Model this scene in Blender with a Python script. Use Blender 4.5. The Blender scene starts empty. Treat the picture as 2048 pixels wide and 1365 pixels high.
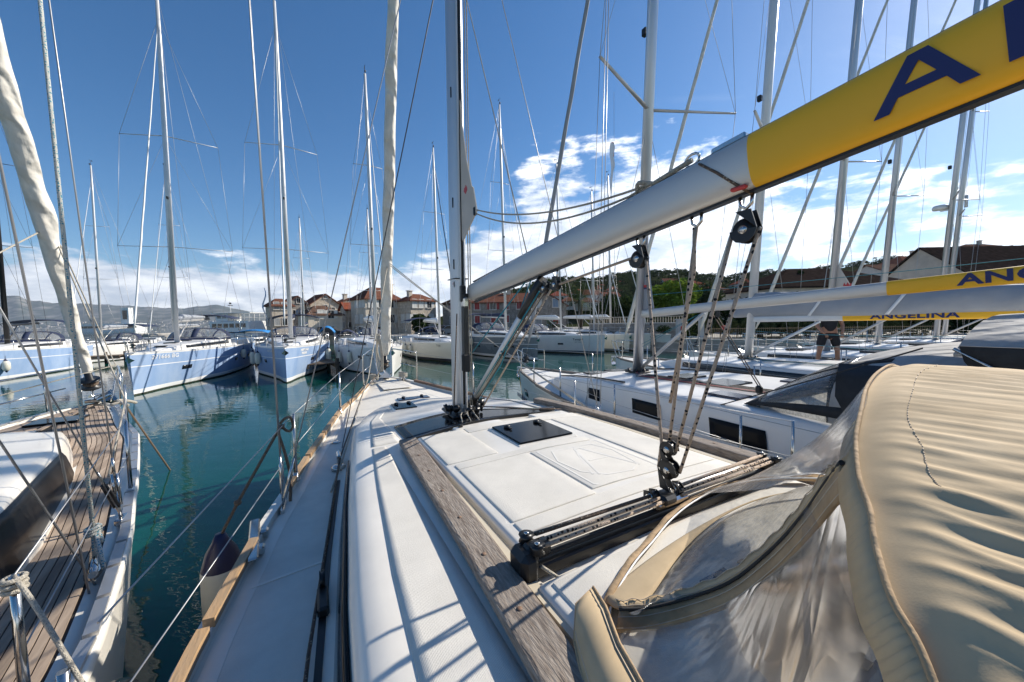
import bpy, math, random
from mathutils import Vector, Matrix
random.seed(7)
SC = bpy.context.scene
COL = SC.collection
rad = math.radians
F = 730.0; HC = 2.9; PITCH = math.atan(40/730); ROLL = rad(1.05)
# ---------------- camera
cd = bpy.data.cameras.new('camera'); cam = bpy.data.objects.new('camera', cd); COL.objects.link(cam)
SC.camera = cam
cd.sensor_width = 36.0; cd.lens = 36.0*F/2048; cd.clip_start = 0.02; cd.clip_end = 20000
cam.matrix_world = Matrix.Translation((0, 0, HC)) @ Matrix.Rotation(math.pi/2-PITCH, 4, 'X') @ Matrix.Rotation(-ROLL, 4, 'Z')
# ---------------- light
SUN_AZ = rad(60); SUN_EL = rad(33)     # azimuth clockwise from +Y (view direction)
sd = bpy.data.lights.new('sun', 'SUN'); sd.energy = 4.3; sd.angle = rad(0.53); sd.color = (1.0, 0.93, 0.82)
sun = bpy.data.objects.new('sun', sd); COL.objects.link(sun)
sdir = Vector((math.sin(SUN_AZ)*math.cos(SUN_EL), math.cos(SUN_AZ)*math.cos(SUN_EL), math.sin(SUN_EL)))
sun.rotation_euler = sdir.to_track_quat('Z', 'Y').to_euler()
W = bpy.data.worlds.new('World'); SC.world = W; W.use_nodes = True
SC.view_settings.view_transform = 'Standard'; SC.view_settings.look = 'None'
SC.view_settings.gamma = 1; SC.view_settings.use_curve_mapping = False
SC.view_settings.exposure = 0.64
SC.cycles.use_denoising = True
SC.cycles.max_bounces = 8; SC.cycles.transparent_max_bounces = 16; SC.cycles.volume_bounces = 0
SC.cycles.caustics_reflective = False; SC.cycles.caustics_refractive = False

def build_sky():
    nt = W.node_tree; N = nt.nodes; L = nt.links
    for n in list(N): N.remove(n)
    out = N.new('ShaderNodeOutputWorld'); bg = N.new('ShaderNodeBackground')
    sky = N.new('ShaderNodeTexSky'); sky.sky_type = 'NISHITA'; sky.sun_disc = False
    sky.sun_elevation = SUN_EL; sky.sun_rotation = SUN_AZ
    sky.air_density = 1.0; sky.dust_density = 0.3; sky.ozone_density = 4.0; sky.altitude = 10
    bg.inputs['Strength'].default_value = 0.084
    tc = N.new('ShaderNodeTexCoord'); sep = N.new('ShaderNodeSeparateXYZ'); L.new(tc.outputs['Generated'], sep.inputs[0])
    def m(op, a, b=None, c=None, clamp=False):
        n = N.new('ShaderNodeMath'); n.operation = op; n.use_clamp = clamp
        for i, v in enumerate((a, b, c)):
            if v is None: continue
            if isinstance(v, (int, float)): n.inputs[i].default_value = v
            else: L.new(v, n.inputs[i])
        return n.outputs[0]
    def mr(v, a, b, c, d, smooth=True):
        n = N.new('ShaderNodeMapRange'); n.interpolation_type = 'SMOOTHSTEP' if smooth else 'LINEAR'
        L.new(v, n.inputs['Value'])
        for k, x in zip(('From Min', 'From Max', 'To Min', 'To Max'), (a, b, c, d)): n.inputs[k].default_value = x
        return n.outputs[0]
    x, y, z = sep.outputs
    az = m('ARCTAN2', x, y)
    el = m('ARCSINE', z)
    # cloud layer coordinates: a plane far above, seen obliquely
    den = m('ADD', m('MAXIMUM', z, 0.0), 0.16)
    cx = m('DIVIDE', x, den); cy = m('DIVIDE', y, den)
    comb = N.new('ShaderNodeCombineXYZ'); L.new(cx, comb.inputs[0]); L.new(cy, comb.inputs[1]); comb.inputs[2].default_value = 3.7
    n1 = N.new('ShaderNodeTexNoise'); n1.inputs['Scale'].default_value = 1.15; n1.inputs['Detail'].default_value = 9; n1.inputs['Roughness'].default_value = 0.56; n1.inputs['Distortion'].default_value = 0.25
    L.new(comb.outputs[0], n1.inputs['Vector'])
    comb2 = N.new('ShaderNodeCombineXYZ'); L.new(m('MULTIPLY', az, 3.0), comb2.inputs[0]); L.new(m('MULTIPLY', el, 9.0), comb2.inputs[1])
    n2 = N.new('ShaderNodeTexNoise'); n2.inputs['Scale'].default_value = 2.3; n2.inputs['Detail'].default_value = 10; n2.inputs['Roughness'].default_value = 0.6; n2.inputs['Distortion'].default_value = 0.15
    L.new(comb2.outputs[0], n2.inputs['Vector'])
    nn = m('ADD', m('MULTIPLY', n1.outputs[0], 0.35), m('MULTIPLY', n2.outputs[0], 0.65))
    # top of the cloud bank: about 9 degrees to the left, 20 degrees ahead and to the right
    top = m('ADD', m('ADD', 0.17, mr(az, -0.34, 0.0, 0.0, 0.20)), m('MULTIPLY', mr(az, -0.05, 0.10, 0.0, 0.13), mr(az, 0.40, 0.95, 1.0, 0.2)))
    rel = m('DIVIDE', el, top)
    bias = mr(rel, 0.35, 1.25, 0.16, -0.22)
    low = mr(rel, 0.0, 0.35, -0.07, 0.0)
    gap = m('MULTIPLY', mr(az, 0.25, 0.85, 0.0, -0.15), 1.0)
    dens = m('ADD', m('ADD', m('ADD', nn, bias), low), gap)
    c = mr(dens, 0.45, 0.56, 0.0, 1.0)
    fade = mr(el, -0.02, 0.05, 0.55, 1.0)
    c = m('MULTIPLY', m('MULTIPLY', c, fade), 0.93)
    # faint high wisps to the right
    wn = N.new('ShaderNodeTexNoise'); wn.inputs['Scale'].default_value = 2.2; wn.inputs['Detail'].default_value = 12; wn.inputs['Roughness'].default_value = 0.66; wn.inputs['Distortion'].default_value = 0.9
    mp = N.new('ShaderNodeMapping'); mp.inputs['Scale'].default_value = (0.6, 1.7, 1); mp.inputs['Rotation'].default_value = (0, 0, 0.7); L.new(comb.outputs[0], mp.inputs[0]); L.new(mp.outputs[0], wn.inputs['Vector'])
    wis = m('MULTIPLY', mr(wn.outputs[0], 0.55, 0.78, 0.0, 0.55), m('MULTIPLY', mr(az, 0.25, 0.6, 0.0, 1.0), mr(el, 0.55, 0.3, 0.0, 1.0)))
    c = m('MAXIMUM', c, wis)
    # cloud colour: brighter toward the sun, greyer bases
    mix = N.new('ShaderNodeMix'); mix.data_type = 'RGBA'
    L.new(c, mix.inputs['Factor'])
    hs = N.new('ShaderNodeHueSaturation'); hs.inputs['Saturation'].default_value = 1.25; hs.inputs['Value'].default_value = 1.0
    L.new(sky.outputs[0], hs.inputs['Color'])
    L.new(hs.outputs[0], mix.inputs['A'])
    cb = N.new('ShaderNodeMix'); cb.data_type = 'RGBA'
    L.new(mr(nn, 0.42, 0.62, 0.0, 1.0), cb.inputs['Factor'])
    cb.inputs['A'].default_value = (5.6, 6.3, 7.4, 1); cb.inputs['B'].default_value = (11.0, 11.2, 11.5, 1)
    vm = N.new('ShaderNodeVectorMath'); vm.operation = 'SCALE'
    L.new(cb.outputs['Result'], vm.inputs[0]); L.new(mr(az, -0.9, 0.9, 0.86, 1.25), vm.inputs['Scale'])
    L.new(vm.outputs[0], mix.inputs['B'])
    L.new(mix.outputs['Result'], bg.inputs['Color']); L.new(bg.outputs[0], out.inputs[0])
build_sky()

# ---------------- measuring helpers: a photo pixel (2048 wide) at a known depth or height -> a place in the world
def ray(x, y):
    u = (x-1024)/F; v = (682.5-y)/F
    c, s = math.cos(ROLL), math.sin(ROLL)
    u2 = u*c+v*s; v2 = -u*s+v*c
    cp, sp = math.cos(PITCH), math.sin(PITCH)
    return Vector((u2, cp+v2*sp, -sp+v2*cp))
def at(x, y, d):
    r = ray(x, y); return Vector((0, 0, HC)) + r*(d/r.y)
def atz(x, y, z):
    r = ray(x, y); return Vector((0, 0, HC)) + r*((z-HC)/r.z)

# ---------------- object helpers
def interp(T, x):
    if x >= T[0][0] if T[0][0] > T[-1][0] else x <= T[0][0]: return T[0][1]
    for (a, b), (c, d) in zip(T, T[1:]):
        if min(a, c) <= x <= max(a, c):
            return b + (d-b)*(x-a)/(c-a)
    return T[-1][1]
def lerp(a, b, t): return a+(b-a)*t
def sst(a, b, x):
    t = max(0, min(1, (x-a)/(b-a))); return t*t*(3-2*t)

def empty(name, loc=(0, 0, 0), rz=0, label=None, cat=None, group=None):
    o = bpy.data.objects.new(name, None); COL.objects.link(o)
    o.location = loc; o.rotation_euler = (0, 0, rz); o.empty_display_size = .2
    tag(o, label, cat, group); return o
def tag(o, label=None, cat=None, group=None, kind=None):
    if label: o['label'] = label
    if cat: o['category'] = cat
    if group: o['group'] = group
    if kind: o['kind'] = kind
    return o
def copy_tree(o, parent=None):
    c = o.copy(); COL.objects.link(c); c.parent = parent
    for ch in o.children: copy_tree(ch, c)
    return c

class MB:
    def __init__(s): s.v = []; s.f = []; s.m = []; s.sm = []
    def add(s, V, Fc, mi=0, sm=False):
        b = len(s.v); s.v += [tuple(p) for p in V]
        for f in Fc: s.f.append(tuple(b+i for i in f)); s.m.append(mi); s.sm.append(sm)
    def box(s, c, size, rz=0, mi=0, R=None, taper=1.0, bev=0):
        x, y, z = size[0]/2, size[1]/2, size[2]/2
        V = []
        R = R or Matrix.Rotation(rz, 3, 'Z')
        if bev > 0:
            # chamfered: 3 sets
            pts = []
            for sx in (-1, 1):
                for sy in (-1, 1):
                    for sz in (-1, 1):
                        k = taper if sz > 0 else 1
                        a = Vector((sx*(x*k-bev), sy*(y*k-bev), sz*z)); b_ = Vector((sx*x*k, sy*(y*k-bev), sz*(z-bev))); c_ = Vector((sx*(x*k-bev), sy*y*k, sz*(z-bev)))
                        pts += [a, b_, c_]
            def ix(sx, sy, sz, k): return ((sx > 0)*4+(sy > 0)*2+(sz > 0))*3+k
            Fc = []
            for sz in (-1, 1):
                q = [ix(-1, -1, sz, 0), ix(1, -1, sz, 0), ix(1, 1, sz, 0), ix(-1, 1, sz, 0)]; Fc.append(q if sz > 0 else q[::-1])
                for sx in (-1, 1):
                    q = [ix(sx, -1, sz, 0), ix(sx, -1, sz, 1), ix(sx, 1, sz, 1), ix(sx, 1, sz, 0)]; Fc.append(q if sx*sz > 0 else q[::-1])
                for sy in (-1, 1):
                    q = [ix(-1, sy, sz, 0), ix(-1, sy, sz, 2), ix(1, sy, sz, 2), ix(1, sy, sz, 0)]; Fc.append(q if sy*sz < 0 else q[::-1])
            for sx in (-1, 1):
                q = [ix(sx, -1, -1, 1), ix(sx, 1, -1, 1), ix(sx, 1, 1, 1), ix(sx, -1, 1, 1)]; Fc.append(q if sx > 0 else q[::-1])
            for sy in (-1, 1):
                q = [ix(-1, sy, -1, 2), ix(1, sy, -1, 2), ix(1, sy, 1, 2), ix(-1, sy, 1, 2)]; Fc.append(q if sy < 0 else q[::-1])
            for sx in (-1, 1):
                for sy in (-1, 1):
                    q = [ix(sx, sy, -1, 1), ix(sx, sy, -1, 2), ix(sx, sy, 1, 2), ix(sx, sy, 1, 1)]; Fc.append(q if sx*sy > 0 else q[::-1])
                    for sz in (-1, 1):
                        q = [ix(sx, sy, sz, 0), ix(sx, sy, sz, 1), ix(sx, sy, sz, 2)]; Fc.append(q if sx*sy*sz > 0 else q[::-1])
            s.add([R @ p + Vector(c) for p in pts], Fc, mi); return
        for sz in (-1, 1):
            k = taper if sz > 0 else 1
            for sx, sy in ((-1, -1), (1, -1), (1, 1), (-1, 1)):
                V.append(R @ Vector((sx*x*k, sy*y*k, sz*z)) + Vector(c))
        s.add(V, [(3, 2, 1, 0), (4, 5, 6, 7), (0, 1, 5, 4), (1, 2, 6, 5), (2, 3, 7, 6), (3, 0, 4, 7)], mi)
    def tube(s, pts, r, n=8, mi=0, caps=True, ell=1.0, sm=True):
        pts = [Vector(p) for p in pts]; k = len(pts)
        R = r if isinstance(r, (list, tuple)) else [r]*k
        b = len(s.v); up = None
        for i, p in enumerate(pts):
            t = (pts[min(i+1, k-1)]-pts[max(i-1, 0)])
            if t.length < 1e-9: t = Vector((0, 0, 1))
            t.normalize()
            if up is None:
                ref = Vector((1, 0, 0)) if abs(t.x) < .9 else Vector((0, 1, 0))
                up = (ref - t*ref.dot(t)).normalized()
            else:
                up = (up - t*up.dot(t))
                up = up.normalized() if up.length > 1e-6 else Vector((1, 0, 0))
            w = t.cross(up)
            for j in range(n):
                a = 2*math.pi*j/n
                s.v.append(tuple(p + up*math.cos(a)*R[i] + w*math.sin(a)*R[i]*ell))
        for i in range(k-1):
            for j in range(n):
                j2 = (j+1) % n
                s.f.append((b+i*n+j, b+i*n+j2, b+(i+1)*n+j2, b+(i+1)*n+j)); s.m.append(mi); s.sm.append(sm)
        if caps:
            s.f.append(tuple(b+j for j in reversed(range(n)))); s.m.append(mi); s.sm.append(False)
            s.f.append(tuple(b+(k-1)*n+j for j in range(n))); s.m.append(mi); s.sm.append(False)
    def grid(s, P, mi=0, sm=True, close=False, mfun=None):
        # P[i][j] points
        b = len(s.v); n = len(P[0])
        for row in P:
            for p in row: s.v.append(tuple(p))
        for i in range(len(P)-1):
            for j in range(n if close else n-1):
                j2 = (j+1) % n
                s.f.append((b+i*n+j, b+i*n+j2, b+(i+1)*n+j2, b+(i+1)*n+j)); s.m.append(mfun(i, j) if mfun else mi); s.sm.append(sm)
    def prism(s, poly, a, b, axis='z', mi=0):
        # poly of 2d points extruded between a and b on the axis
        def P(p, t):
            return {'z': (p[0], p[1], t), 'y': (p[0], t, p[1]), 'x': (t, p[0], p[1])}[axis]
        n = len(poly)
        V = [P(p, a) for p in poly]+[P(p, b) for p in poly]
        s.add(V, [tuple(range(n))[::-1], tuple(range(n, 2*n))]+[(i, (i+1) % n, n+(i+1) % n, n+i) for i in range(n)], mi)
    def lathe(s, prof, n=12, c=(0, 0, 0), R=None, mi=0, mfun=None):
        c = Vector(c); R = R or Matrix.Identity(3)
        P = [[R @ Vector((r*math.cos(2*math.pi*j/n), r*math.sin(2*math.pi*j/n), z)) + c for j in range(n)] for r, z in prof]
        s.grid(P, mi, True, True, mfun)
    def build(s, name, mat, parent=None, kind=None, fix=True):
        me = bpy.data.meshes.new(name); me.from_pydata(s.v, [], s.f)
        mats = mat if isinstance(mat, (list, tuple)) else [mat]
        for m in mats: me.materials.append(m)
        me.polygons.foreach_set('material_index', s.m); me.polygons.foreach_set('use_smooth', s.sm)
        me.update()
        o = bpy.data.objects.new(name, me); COL.objects.link(o)
        if parent is not None: o.parent = parent
        if kind: o['kind'] = kind
        return o
def tube(name, pts, r, mat, parent, n=8, ell=1.0, kind=None):
    b = MB(); b.tube(pts, r, n, ell=ell); return b.build(name, mat, parent, kind)
def box(name, c, size, mat, parent, rz=0, bev=0, R=None, taper=1.0):
    b = MB(); b.box(c, size, rz, bev=bev, R=R, taper=taper); return b.build(name, mat, parent)
def solidify(o, t, off=0):
    m = o.modifiers.new('t', 'SOLIDIFY'); m.thickness = t; m.offset = off; return o
def subsurf(o, k=1):
    m = o.modifiers.new('s', 'SUBSURF'); m.levels = k; m.render_levels = k; return o
def curve(pts, n=8):
    # catmull-rom through pts
    P = [Vector(p) for p in pts]; P = [P[0]*2-P[1]]+P+[P[-1]*2-P[-2]]
    out = []
    for i in range(1, len(P)-2):
        for k in range(n):
            t = k/n
            a, b, c, d = P[i-1], P[i], P[i+1], P[i+2]
            out.append(.5*((2*b)+(c-a)*t+(2*a-5*b+4*c-d)*t*t+(3*b-a-3*c+d)*t**3))
    out.append(P[-2]); return out
def sag(a, b, s, n=10):
    a, b = Vector(a), Vector(b)
    return [a.lerp(b, i/n) - Vector((0, 0, s*4*(i/n)*(1-i/n))) for i in range(n+1)]

# ---------------- materials
def pbr(name, col, rough=.5, metal=0, var=.08, vscale=3.0, bump=0, bscale=30, col2=None, cscale=None, coat=0, det=5, objrand=0, spec=.5, trans=None, stretch=None, lo=.35, hi=.65):
    m = bpy.data.materials.new(name); m.use_nodes = True; N = m.node_tree.nodes; L = m.node_tree.links
    b = N['Principled BSDF']; b.inputs['Roughness'].default_value = rough; b.inputs['Metallic'].default_value = metal
    b.inputs['Specular IOR Level'].default_value = spec
    if coat: b.inputs['Coat Weight'].default_value = coat; b.inputs['Coat Roughness'].default_value = .08
    tc = N.new('ShaderNodeTexCoord'); src = tc.outputs['Object']
    if stretch:
        mp = N.new('ShaderNodeMapping'); mp.inputs['Scale'].default_value = stretch; L.new(src, mp.inputs[0]); src = mp.outputs[0]
    no = N.new('ShaderNodeTexNoise'); no.inputs['Scale'].default_value = vscale; no.inputs['Detail'].default_value = det; no.inputs['Roughness'].default_value = .6
    L.new(src, no.inputs['Vector'])
    rp = N.new('ShaderNodeMapRange'); rp.inputs['From Min'].default_value = lo; rp.inputs['From Max'].default_value = hi
    L.new(no.outputs[0], rp.inputs['Value'])
    mx = N.new('ShaderNodeMix'); mx.data_type = 'RGBA'; L.new(rp.outputs[0], mx.inputs['Factor'])
    c2 = col2 or tuple(max(0, c*(1-2*var)) for c in col)
    mx.inputs['A'].default_value = (*c2, 1); mx.inputs['B'].default_value = (*col, 1)
    colout = mx.outputs['Result']
    if objrand:
        oi = N.new('ShaderNodeObjectInfo'); hs = N.new('ShaderNodeHueSaturation')
        mr = N.new('ShaderNodeMapRange'); mr.inputs['To Min'].default_value = 1-objrand; mr.inputs['To Max'].default_value = 1+objrand
        L.new(oi.outputs['Random'], mr.inputs['Value']); L.new(mr.outputs[0], hs.inputs['Value']); L.new(colout, hs.inputs['Color']); colout = hs.outputs[0]
    L.new(colout, b.inputs['Base Color'])
    rr = N.new('ShaderNodeMapRange'); rr.inputs['To Min'].default_value = min(1, rough*1.25+.03); rr.inputs['To Max'].default_value = rough*.85
    L.new(no.outputs[0], rr.inputs['Value']); L.new(rr.outputs[0], b.inputs['Roughness'])
    if bump:
        n2 = N.new('ShaderNodeTexNoise'); n2.inputs['Scale'].default_value = bscale; n2.inputs['Detail'].default_value = 4; L.new(src, n2.inputs['Vector'])
        bp = N.new('ShaderNodeBump'); bp.inputs['Strength'].default_value = bump; bp.inputs['Distance'].default_value = .02
        L.new(n2.outputs[0], bp.inputs['Height']); L.new(bp.outputs[0], b.inputs['Normal'])
    return m
def add_wave_bump(m, axis='X', scale=60, strength=.3, dist=.003):
    N = m.node_tree.nodes; L = m.node_tree.links; b = N['Principled BSDF']
    tc = N.new('ShaderNodeTexCoord'); w = N.new('ShaderNodeTexWave'); w.bands_direction = axis; w.inputs['Scale'].default_value = scale
    L.new(tc.outputs['Object'], w.inputs['Vector'])
    bp = N.new('ShaderNodeBump'); bp.inputs['Strength'].default_value = strength; bp.inputs['Distance'].default_value = dist
    L.new(w.outputs[0], bp.inputs['Height'])
    old = b.inputs['Normal'].links
    if old: L.new(old[0].from_socket, bp.inputs['Normal'])
    L.new(bp.outputs[0], b.inputs['Normal']); return m

M = {}
M['gel'] = pbr('gelcoat', (.82, .775, .69), .30, var=.045, vscale=3.5, det=10, bump=.02, bscale=6, coat=.25)
M['gel_grey'] = pbr('grey_gelcoat', (.62, .62, .615), .3, var=.03, vscale=1.0, coat=.2)
M['nonskid'] = add_wave_bump(pbr('nonskid', (.76, .72, .64), .6, var=.06, vscale=5.0, bump=.12, bscale=220, det=10), 'X', 85, .22, .002)
M['nonskid_far'] = pbr('nonskid_far', (.74, .72, .67), .6, var=.06, vscale=2.0)
M['gelfar'] = pbr('gelcoat_far', (.80, .78, .74), .3, var=.04, vscale=1.2)
M['cream'] = pbr('cream_gelcoat', (.66, .58, .44), .4, var=.05)
M['creamhull'] = pbr('cream_hull', (.78, .74, .62), .3, var=.03, vscale=.6)
M['blue'] = pbr('faded_blue_hull', (.24, .36, .57), .42, var=.10, vscale=1.6, det=8, col2=(.33, .44, .62), stretch=(1, 1, .5))
M['stripe'] = pbr('white_stripe', (.8, .8, .8), .4, var=.02)
M['slate'] = pbr('slate_hull', (.16, .20, .23), .25, var=.08, vscale=.7)
M['navy'] = pbr('navy_canvas', (.018, .03, .075), .8, var=.15, bump=.2, bscale=10)
M['antifoul'] = pbr('antifouling', (.05, .055, .03), .8, var=.3, vscale=6)
M['teak'] = pbr('weathered_teak', (.42, .33, .25), .7, var=.25, vscale=14, stretch=(1, .12, 1), col2=(.24, .18, .135), objrand=.22, bump=.15, bscale=60)
M['caulk'] = pbr('black_caulking', (.02, .018, .016), .7)
M['greyteak'] = pbr('grey_weathered_teak', (.34, .295, .25), .9, vscale=95, stretch=(1, .16, 1), col2=(.15, .115, .09), bump=.35, bscale=160, lo=.3, hi=.7)
M['varnish'] = pbr('bright_teak', (.50, .31, .15), .5, vscale=16, stretch=(1, .2, 1), col2=(.40, .28, .17), bump=.2, bscale=60)
M['brownteak'] = pbr('brown_teak', (.25, .15, .09), .6, vscale=14, stretch=(1, .2, 1), col2=(.15, .09, .06))
M['alu'] = pbr('anodised_aluminium', (.60, .60, .60), .36, metal=.8, var=.05, vscale=1.5, stretch=(1, 1, .15))
M['alu_boom'] = pbr('boom_aluminium', (.62, .60, .565), .42, metal=.6, var=.05, vscale=1.2, stretch=(1, .2, 1))
M['alu_white'] = pbr('pale_aluminium', (.70, .70, .69), .4, metal=.35, var=.03)
M['steel'] = pbr('stainless_steel', (.62, .60, .57), .16, metal=1, var=.08, vscale=8)
M['wire'] = pbr('wire_rope', (.42, .42, .42), .4, metal=.7, var=.05)
M['darkwire'] = pbr('dark_wire', (.08, .08, .09), .5, metal=.2)
M['black'] = pbr('black_plastic', (.012, .012, .013), .35, var=.1, bump=.02)
M['rubber'] = pbr('black_rubber', (.02, .02, .02), .7)
M['glass'] = pbr('smoked_glass', (.010, .011, .013), .10, var=.1, spec=.10)
M['glassblue'] = pbr('blue_smoked_hatch', (.02, .022, .05), .12, var=.1, spec=.6)
M['blackwin'] = pbr('black_window', (.012, .012, .013), .3, var=.1, spec=.12)
M['darkwin'] = pbr('dark_window', (.02, .024, .03), .15, var=.1)
M['yellow'] = pbr('yellow_vinyl', (.90, .48, .015), .45, var=.05, vscale=.8, bump=.04, bscale=3)
M['blueprint'] = pbr('blue_lettering', (.012, .022, .12), .5, var=.03)
M['blackprint'] = pbr('black_lettering', (.03, .03, .04), .5)
M['whiteprint'] = pbr('white_lettering', (.8, .8, .8), .5)
M['redprint'] = pbr('red_print', (.6, .06, .06), .5)
M['tan'] = pbr('tan_canvas', (.60, .455, .275), .9, var=.09, vscale=7, bump=.035, bscale=420, det=10)
M['tandark'] = pbr('tan_binding', (.50, .345, .195), .85, var=.10, vscale=12, bump=.35, bscale=30)
M['thread'] = pbr('stitching', (.62, .52, .40), .8)
M['sail'] = pbr('sailcloth', (.78, .74, .66), .75, var=.10, vscale=5, bump=.9, bscale=7, stretch=(1, 1, .6))
M['sailpatch'] = pbr('grey_beige_sailcloth', (.60, .54, .47), .8, var=.05, vscale=5, bump=.1, bscale=10)
M['greysail'] = pbr('grey_sail_cover', (.33, .35, .38), .75, var=.06, vscale=1.4, bump=.25, bscale=4)
M['greycanvas'] = pbr('grey_canvas', (.40, .39, .375), .85, var=.06, vscale=4, bump=.25, bscale=8)
M['charcoal'] = pbr('charcoal_canvas', (.028, .031, .036), .85, var=.12, vscale=6, bump=.2, bscale=30)
M['brownrope'] = pbr('brown_rope', (.12, .085, .06), .9, vscale=90, col2=(.25, .18, .12), bump=.8, bscale=160)
M['whiterope'] = pbr('white_rope', (.58, .53, .44), .9, vscale=90, var=.15, bump=.8, bscale=160)
M['tealrope'] = pbr('teal_rope', (.03, .26, .33), .85, vscale=80, var=.2)
M['fender'] = pbr('fender_vinyl', (.70, .67, .56), .5, var=.06, vscale=3)
M['fendertop'] = pbr('navy_fender_end', (.015, .015, .06), .35)
M['red'] = pbr('red_paint', (.55, .03, .025), .5)
M['skin'] = pbr('skin', (.42, .22, .14), .6, var=.06)
M['clothblack'] = pbr('black_cloth', (.02, .02, .025), .9)
M['bluerag'] = pbr('blue_white_rag', (.08, .25, .45), .8, vscale=30, col2=(.6, .65, .7))
M['shoe'] = pbr('grey_shoe', (.35, .35, .33), .8)
M['woodpier'] = pbr('pier_wood', (.20, .14, .09), .8, var=.25, vscale=8, stretch=(1, .2, 1), objrand=.2)
M['bluetarp'] = pbr('bright_blue_tarp', (.02, .22, .55), .6, var=.1)
M['whitepaint'] = pbr('white_paint', (.78, .78, .76), .45, var=.03)
def add_folds(m, scale, strength, dist):
    N = m.node_tree.nodes; L = m.node_tree.links; b = N['Principled BSDF']
    tc = N.new('ShaderNodeTexCoord'); w = N.new('ShaderNodeTexWave'); w.bands_direction = 'DIAGONAL'; w.inputs['Scale'].default_value = scale; w.inputs['Distortion'].default_value = 7; w.inputs['Detail'].default_value = 3; w.inputs['Detail Scale'].default_value = 1.3
    L.new(tc.outputs['Object'], w.inputs['Vector']); bp = N.new('ShaderNodeBump'); bp.inputs['Strength'].default_value = strength; bp.inputs['Distance'].default_value = dist
    L.new(w.outputs[0], bp.inputs['Height']); old = b.inputs['Normal'].links
    if old: L.new(old[0].from_socket, bp.inputs['Normal'])
    L.new(bp.outputs[0], b.inputs['Normal'])
add_folds(M['sail'], 1.6, .9, .03); add_folds(M['greycanvas'], 2.2, .5, .02); add_folds(M['greysail'], .8, .5, .03)
def flecked(name, base, fleck, scale=22, thr=.16):
    m = pbr(name, base, .9, var=.1, vscale=60, bump=.7, bscale=180); N = m.node_tree.nodes; L = m.node_tree.links; b = N['Principled BSDF']
    old = b.inputs['Base Color'].links[0].from_socket
    tc = N.new('ShaderNodeTexCoord'); v = N.new('ShaderNodeTexVoronoi'); v.inputs['Scale'].default_value = scale; v.inputs['Randomness'].default_value = .55
    L.new(tc.outputs['Object'], v.inputs['Vector'])
    lt = N.new('ShaderNodeMath'); lt.operation = 'LESS_THAN'; lt.inputs[1].default_value = thr; L.new(v.outputs['Distance'], lt.inputs[0])
    mx = N.new('ShaderNodeMix'); mx.data_type = 'RGBA'; L.new(lt.outputs[0], mx.inputs['Factor']); L.new(old, mx.inputs['A']); mx.inputs['B'].default_value = (*fleck, 1)
    L.new(mx.outputs['Result'], b.inputs['Base Color']); return m
M['sheet'] = flecked('flecked_mainsheet', (.60, .47, .36), (.015, .015, .02), 48, .30)
M['brownsheet'] = flecked('brown_flecked_rope', (.16, .11, .08), (.45, .36, .26), 70, .25)
M['bluefleck'] = flecked('blue_flecked_rope', (.66, .66, .60), (.05, .28, .38), 75, .34)
def vinyl():
    m = bpy.data.materials.new('clear_vinyl'); m.use_nodes = True; N = m.node_tree.nodes; L = m.node_tree.links
    N.remove(N['Principled BSDF']); out = N['Material Output']
    tr = N.new('ShaderNodeBsdfTransparent'); tr.inputs[0].default_value = (.93, .93, .92, 1)
    gl = N.new('ShaderNodeBsdfGlossy'); gl.inputs['Roughness'].default_value = .14; gl.inputs['Color'].default_value = (.9, .9, .9, 1)
    df = N.new('ShaderNodeBsdfDiffuse'); df.inputs['Color'].default_value = (.55, .54, .52, 1)
    tc = N.new('ShaderNodeTexCoord'); n = N.new('ShaderNodeTexNoise'); n.inputs['Scale'].default_value = 5; n.inputs['Detail'].default_value = 1.5; n.inputs['Distortion'].default_value = .8
    mp = N.new('ShaderNodeMapping'); mp.inputs['Scale'].default_value = (1, 2.2, .7); L.new(tc.outputs['Object'], mp.inputs[0]); L.new(mp.outputs[0], n.inputs['Vector'])
    bp = N.new('ShaderNodeBump'); bp.inputs['Strength'].default_value = .22; bp.inputs['Distance'].default_value = .02
    ab = N.new('ShaderNodeMath'); ab.operation = 'SUBTRACT'; L.new(n.outputs[0], ab.inputs[0]); ab.inputs[1].default_value = .5; ab2 = N.new('ShaderNodeMath'); ab2.operation = 'ABSOLUTE'; L.new(ab.outputs[0], ab2.inputs[0]); L.new(ab2.outputs[0], bp.inputs['Height'])
    L.new(bp.outputs[0], gl.inputs['Normal'])
    fr = N.new('ShaderNodeLayerWeight'); fr.inputs['Blend'].default_value = .08
    n2 = N.new('ShaderNodeTexNoise'); n2.inputs['Scale'].default_value = 35; n2.inputs['Detail'].default_value = 8; L.new(tc.outputs['Object'], n2.inputs['Vector'])
    mr = N.new('ShaderNodeMapRange'); mr.inputs['From Min'].default_value = .4; mr.inputs['From Max'].default_value = .75; mr.inputs['To Min'].default_value = .08; mr.inputs['To Max'].default_value = .34; L.new(n2.outputs[0], mr.inputs['Value'])
    m1 = N.new('ShaderNodeMixShader'); L.new(mr.outputs[0], m1.inputs[0]); L.new(tr.outputs[0], m1.inputs[1]); L.new(df.outputs[0], m1.inputs[2])
    ad = N.new('ShaderNodeMath'); ad.operation = 'ADD'; ad.use_clamp = True; ad.inputs[1].default_value = .035; L.new(fr.outputs['Fresnel'], ad.inputs[0])
    m2 = N.new('ShaderNodeMixShader'); L.new(ad.outputs[0], m2.inputs[0]); L.new(m1.outputs[0], m2.inputs[1]); L.new(gl.outputs[0], m2.inputs[2])
    L.new(m2.outputs[0], out.inputs[0]); return m
M['vinyl'] = vinyl()
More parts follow.
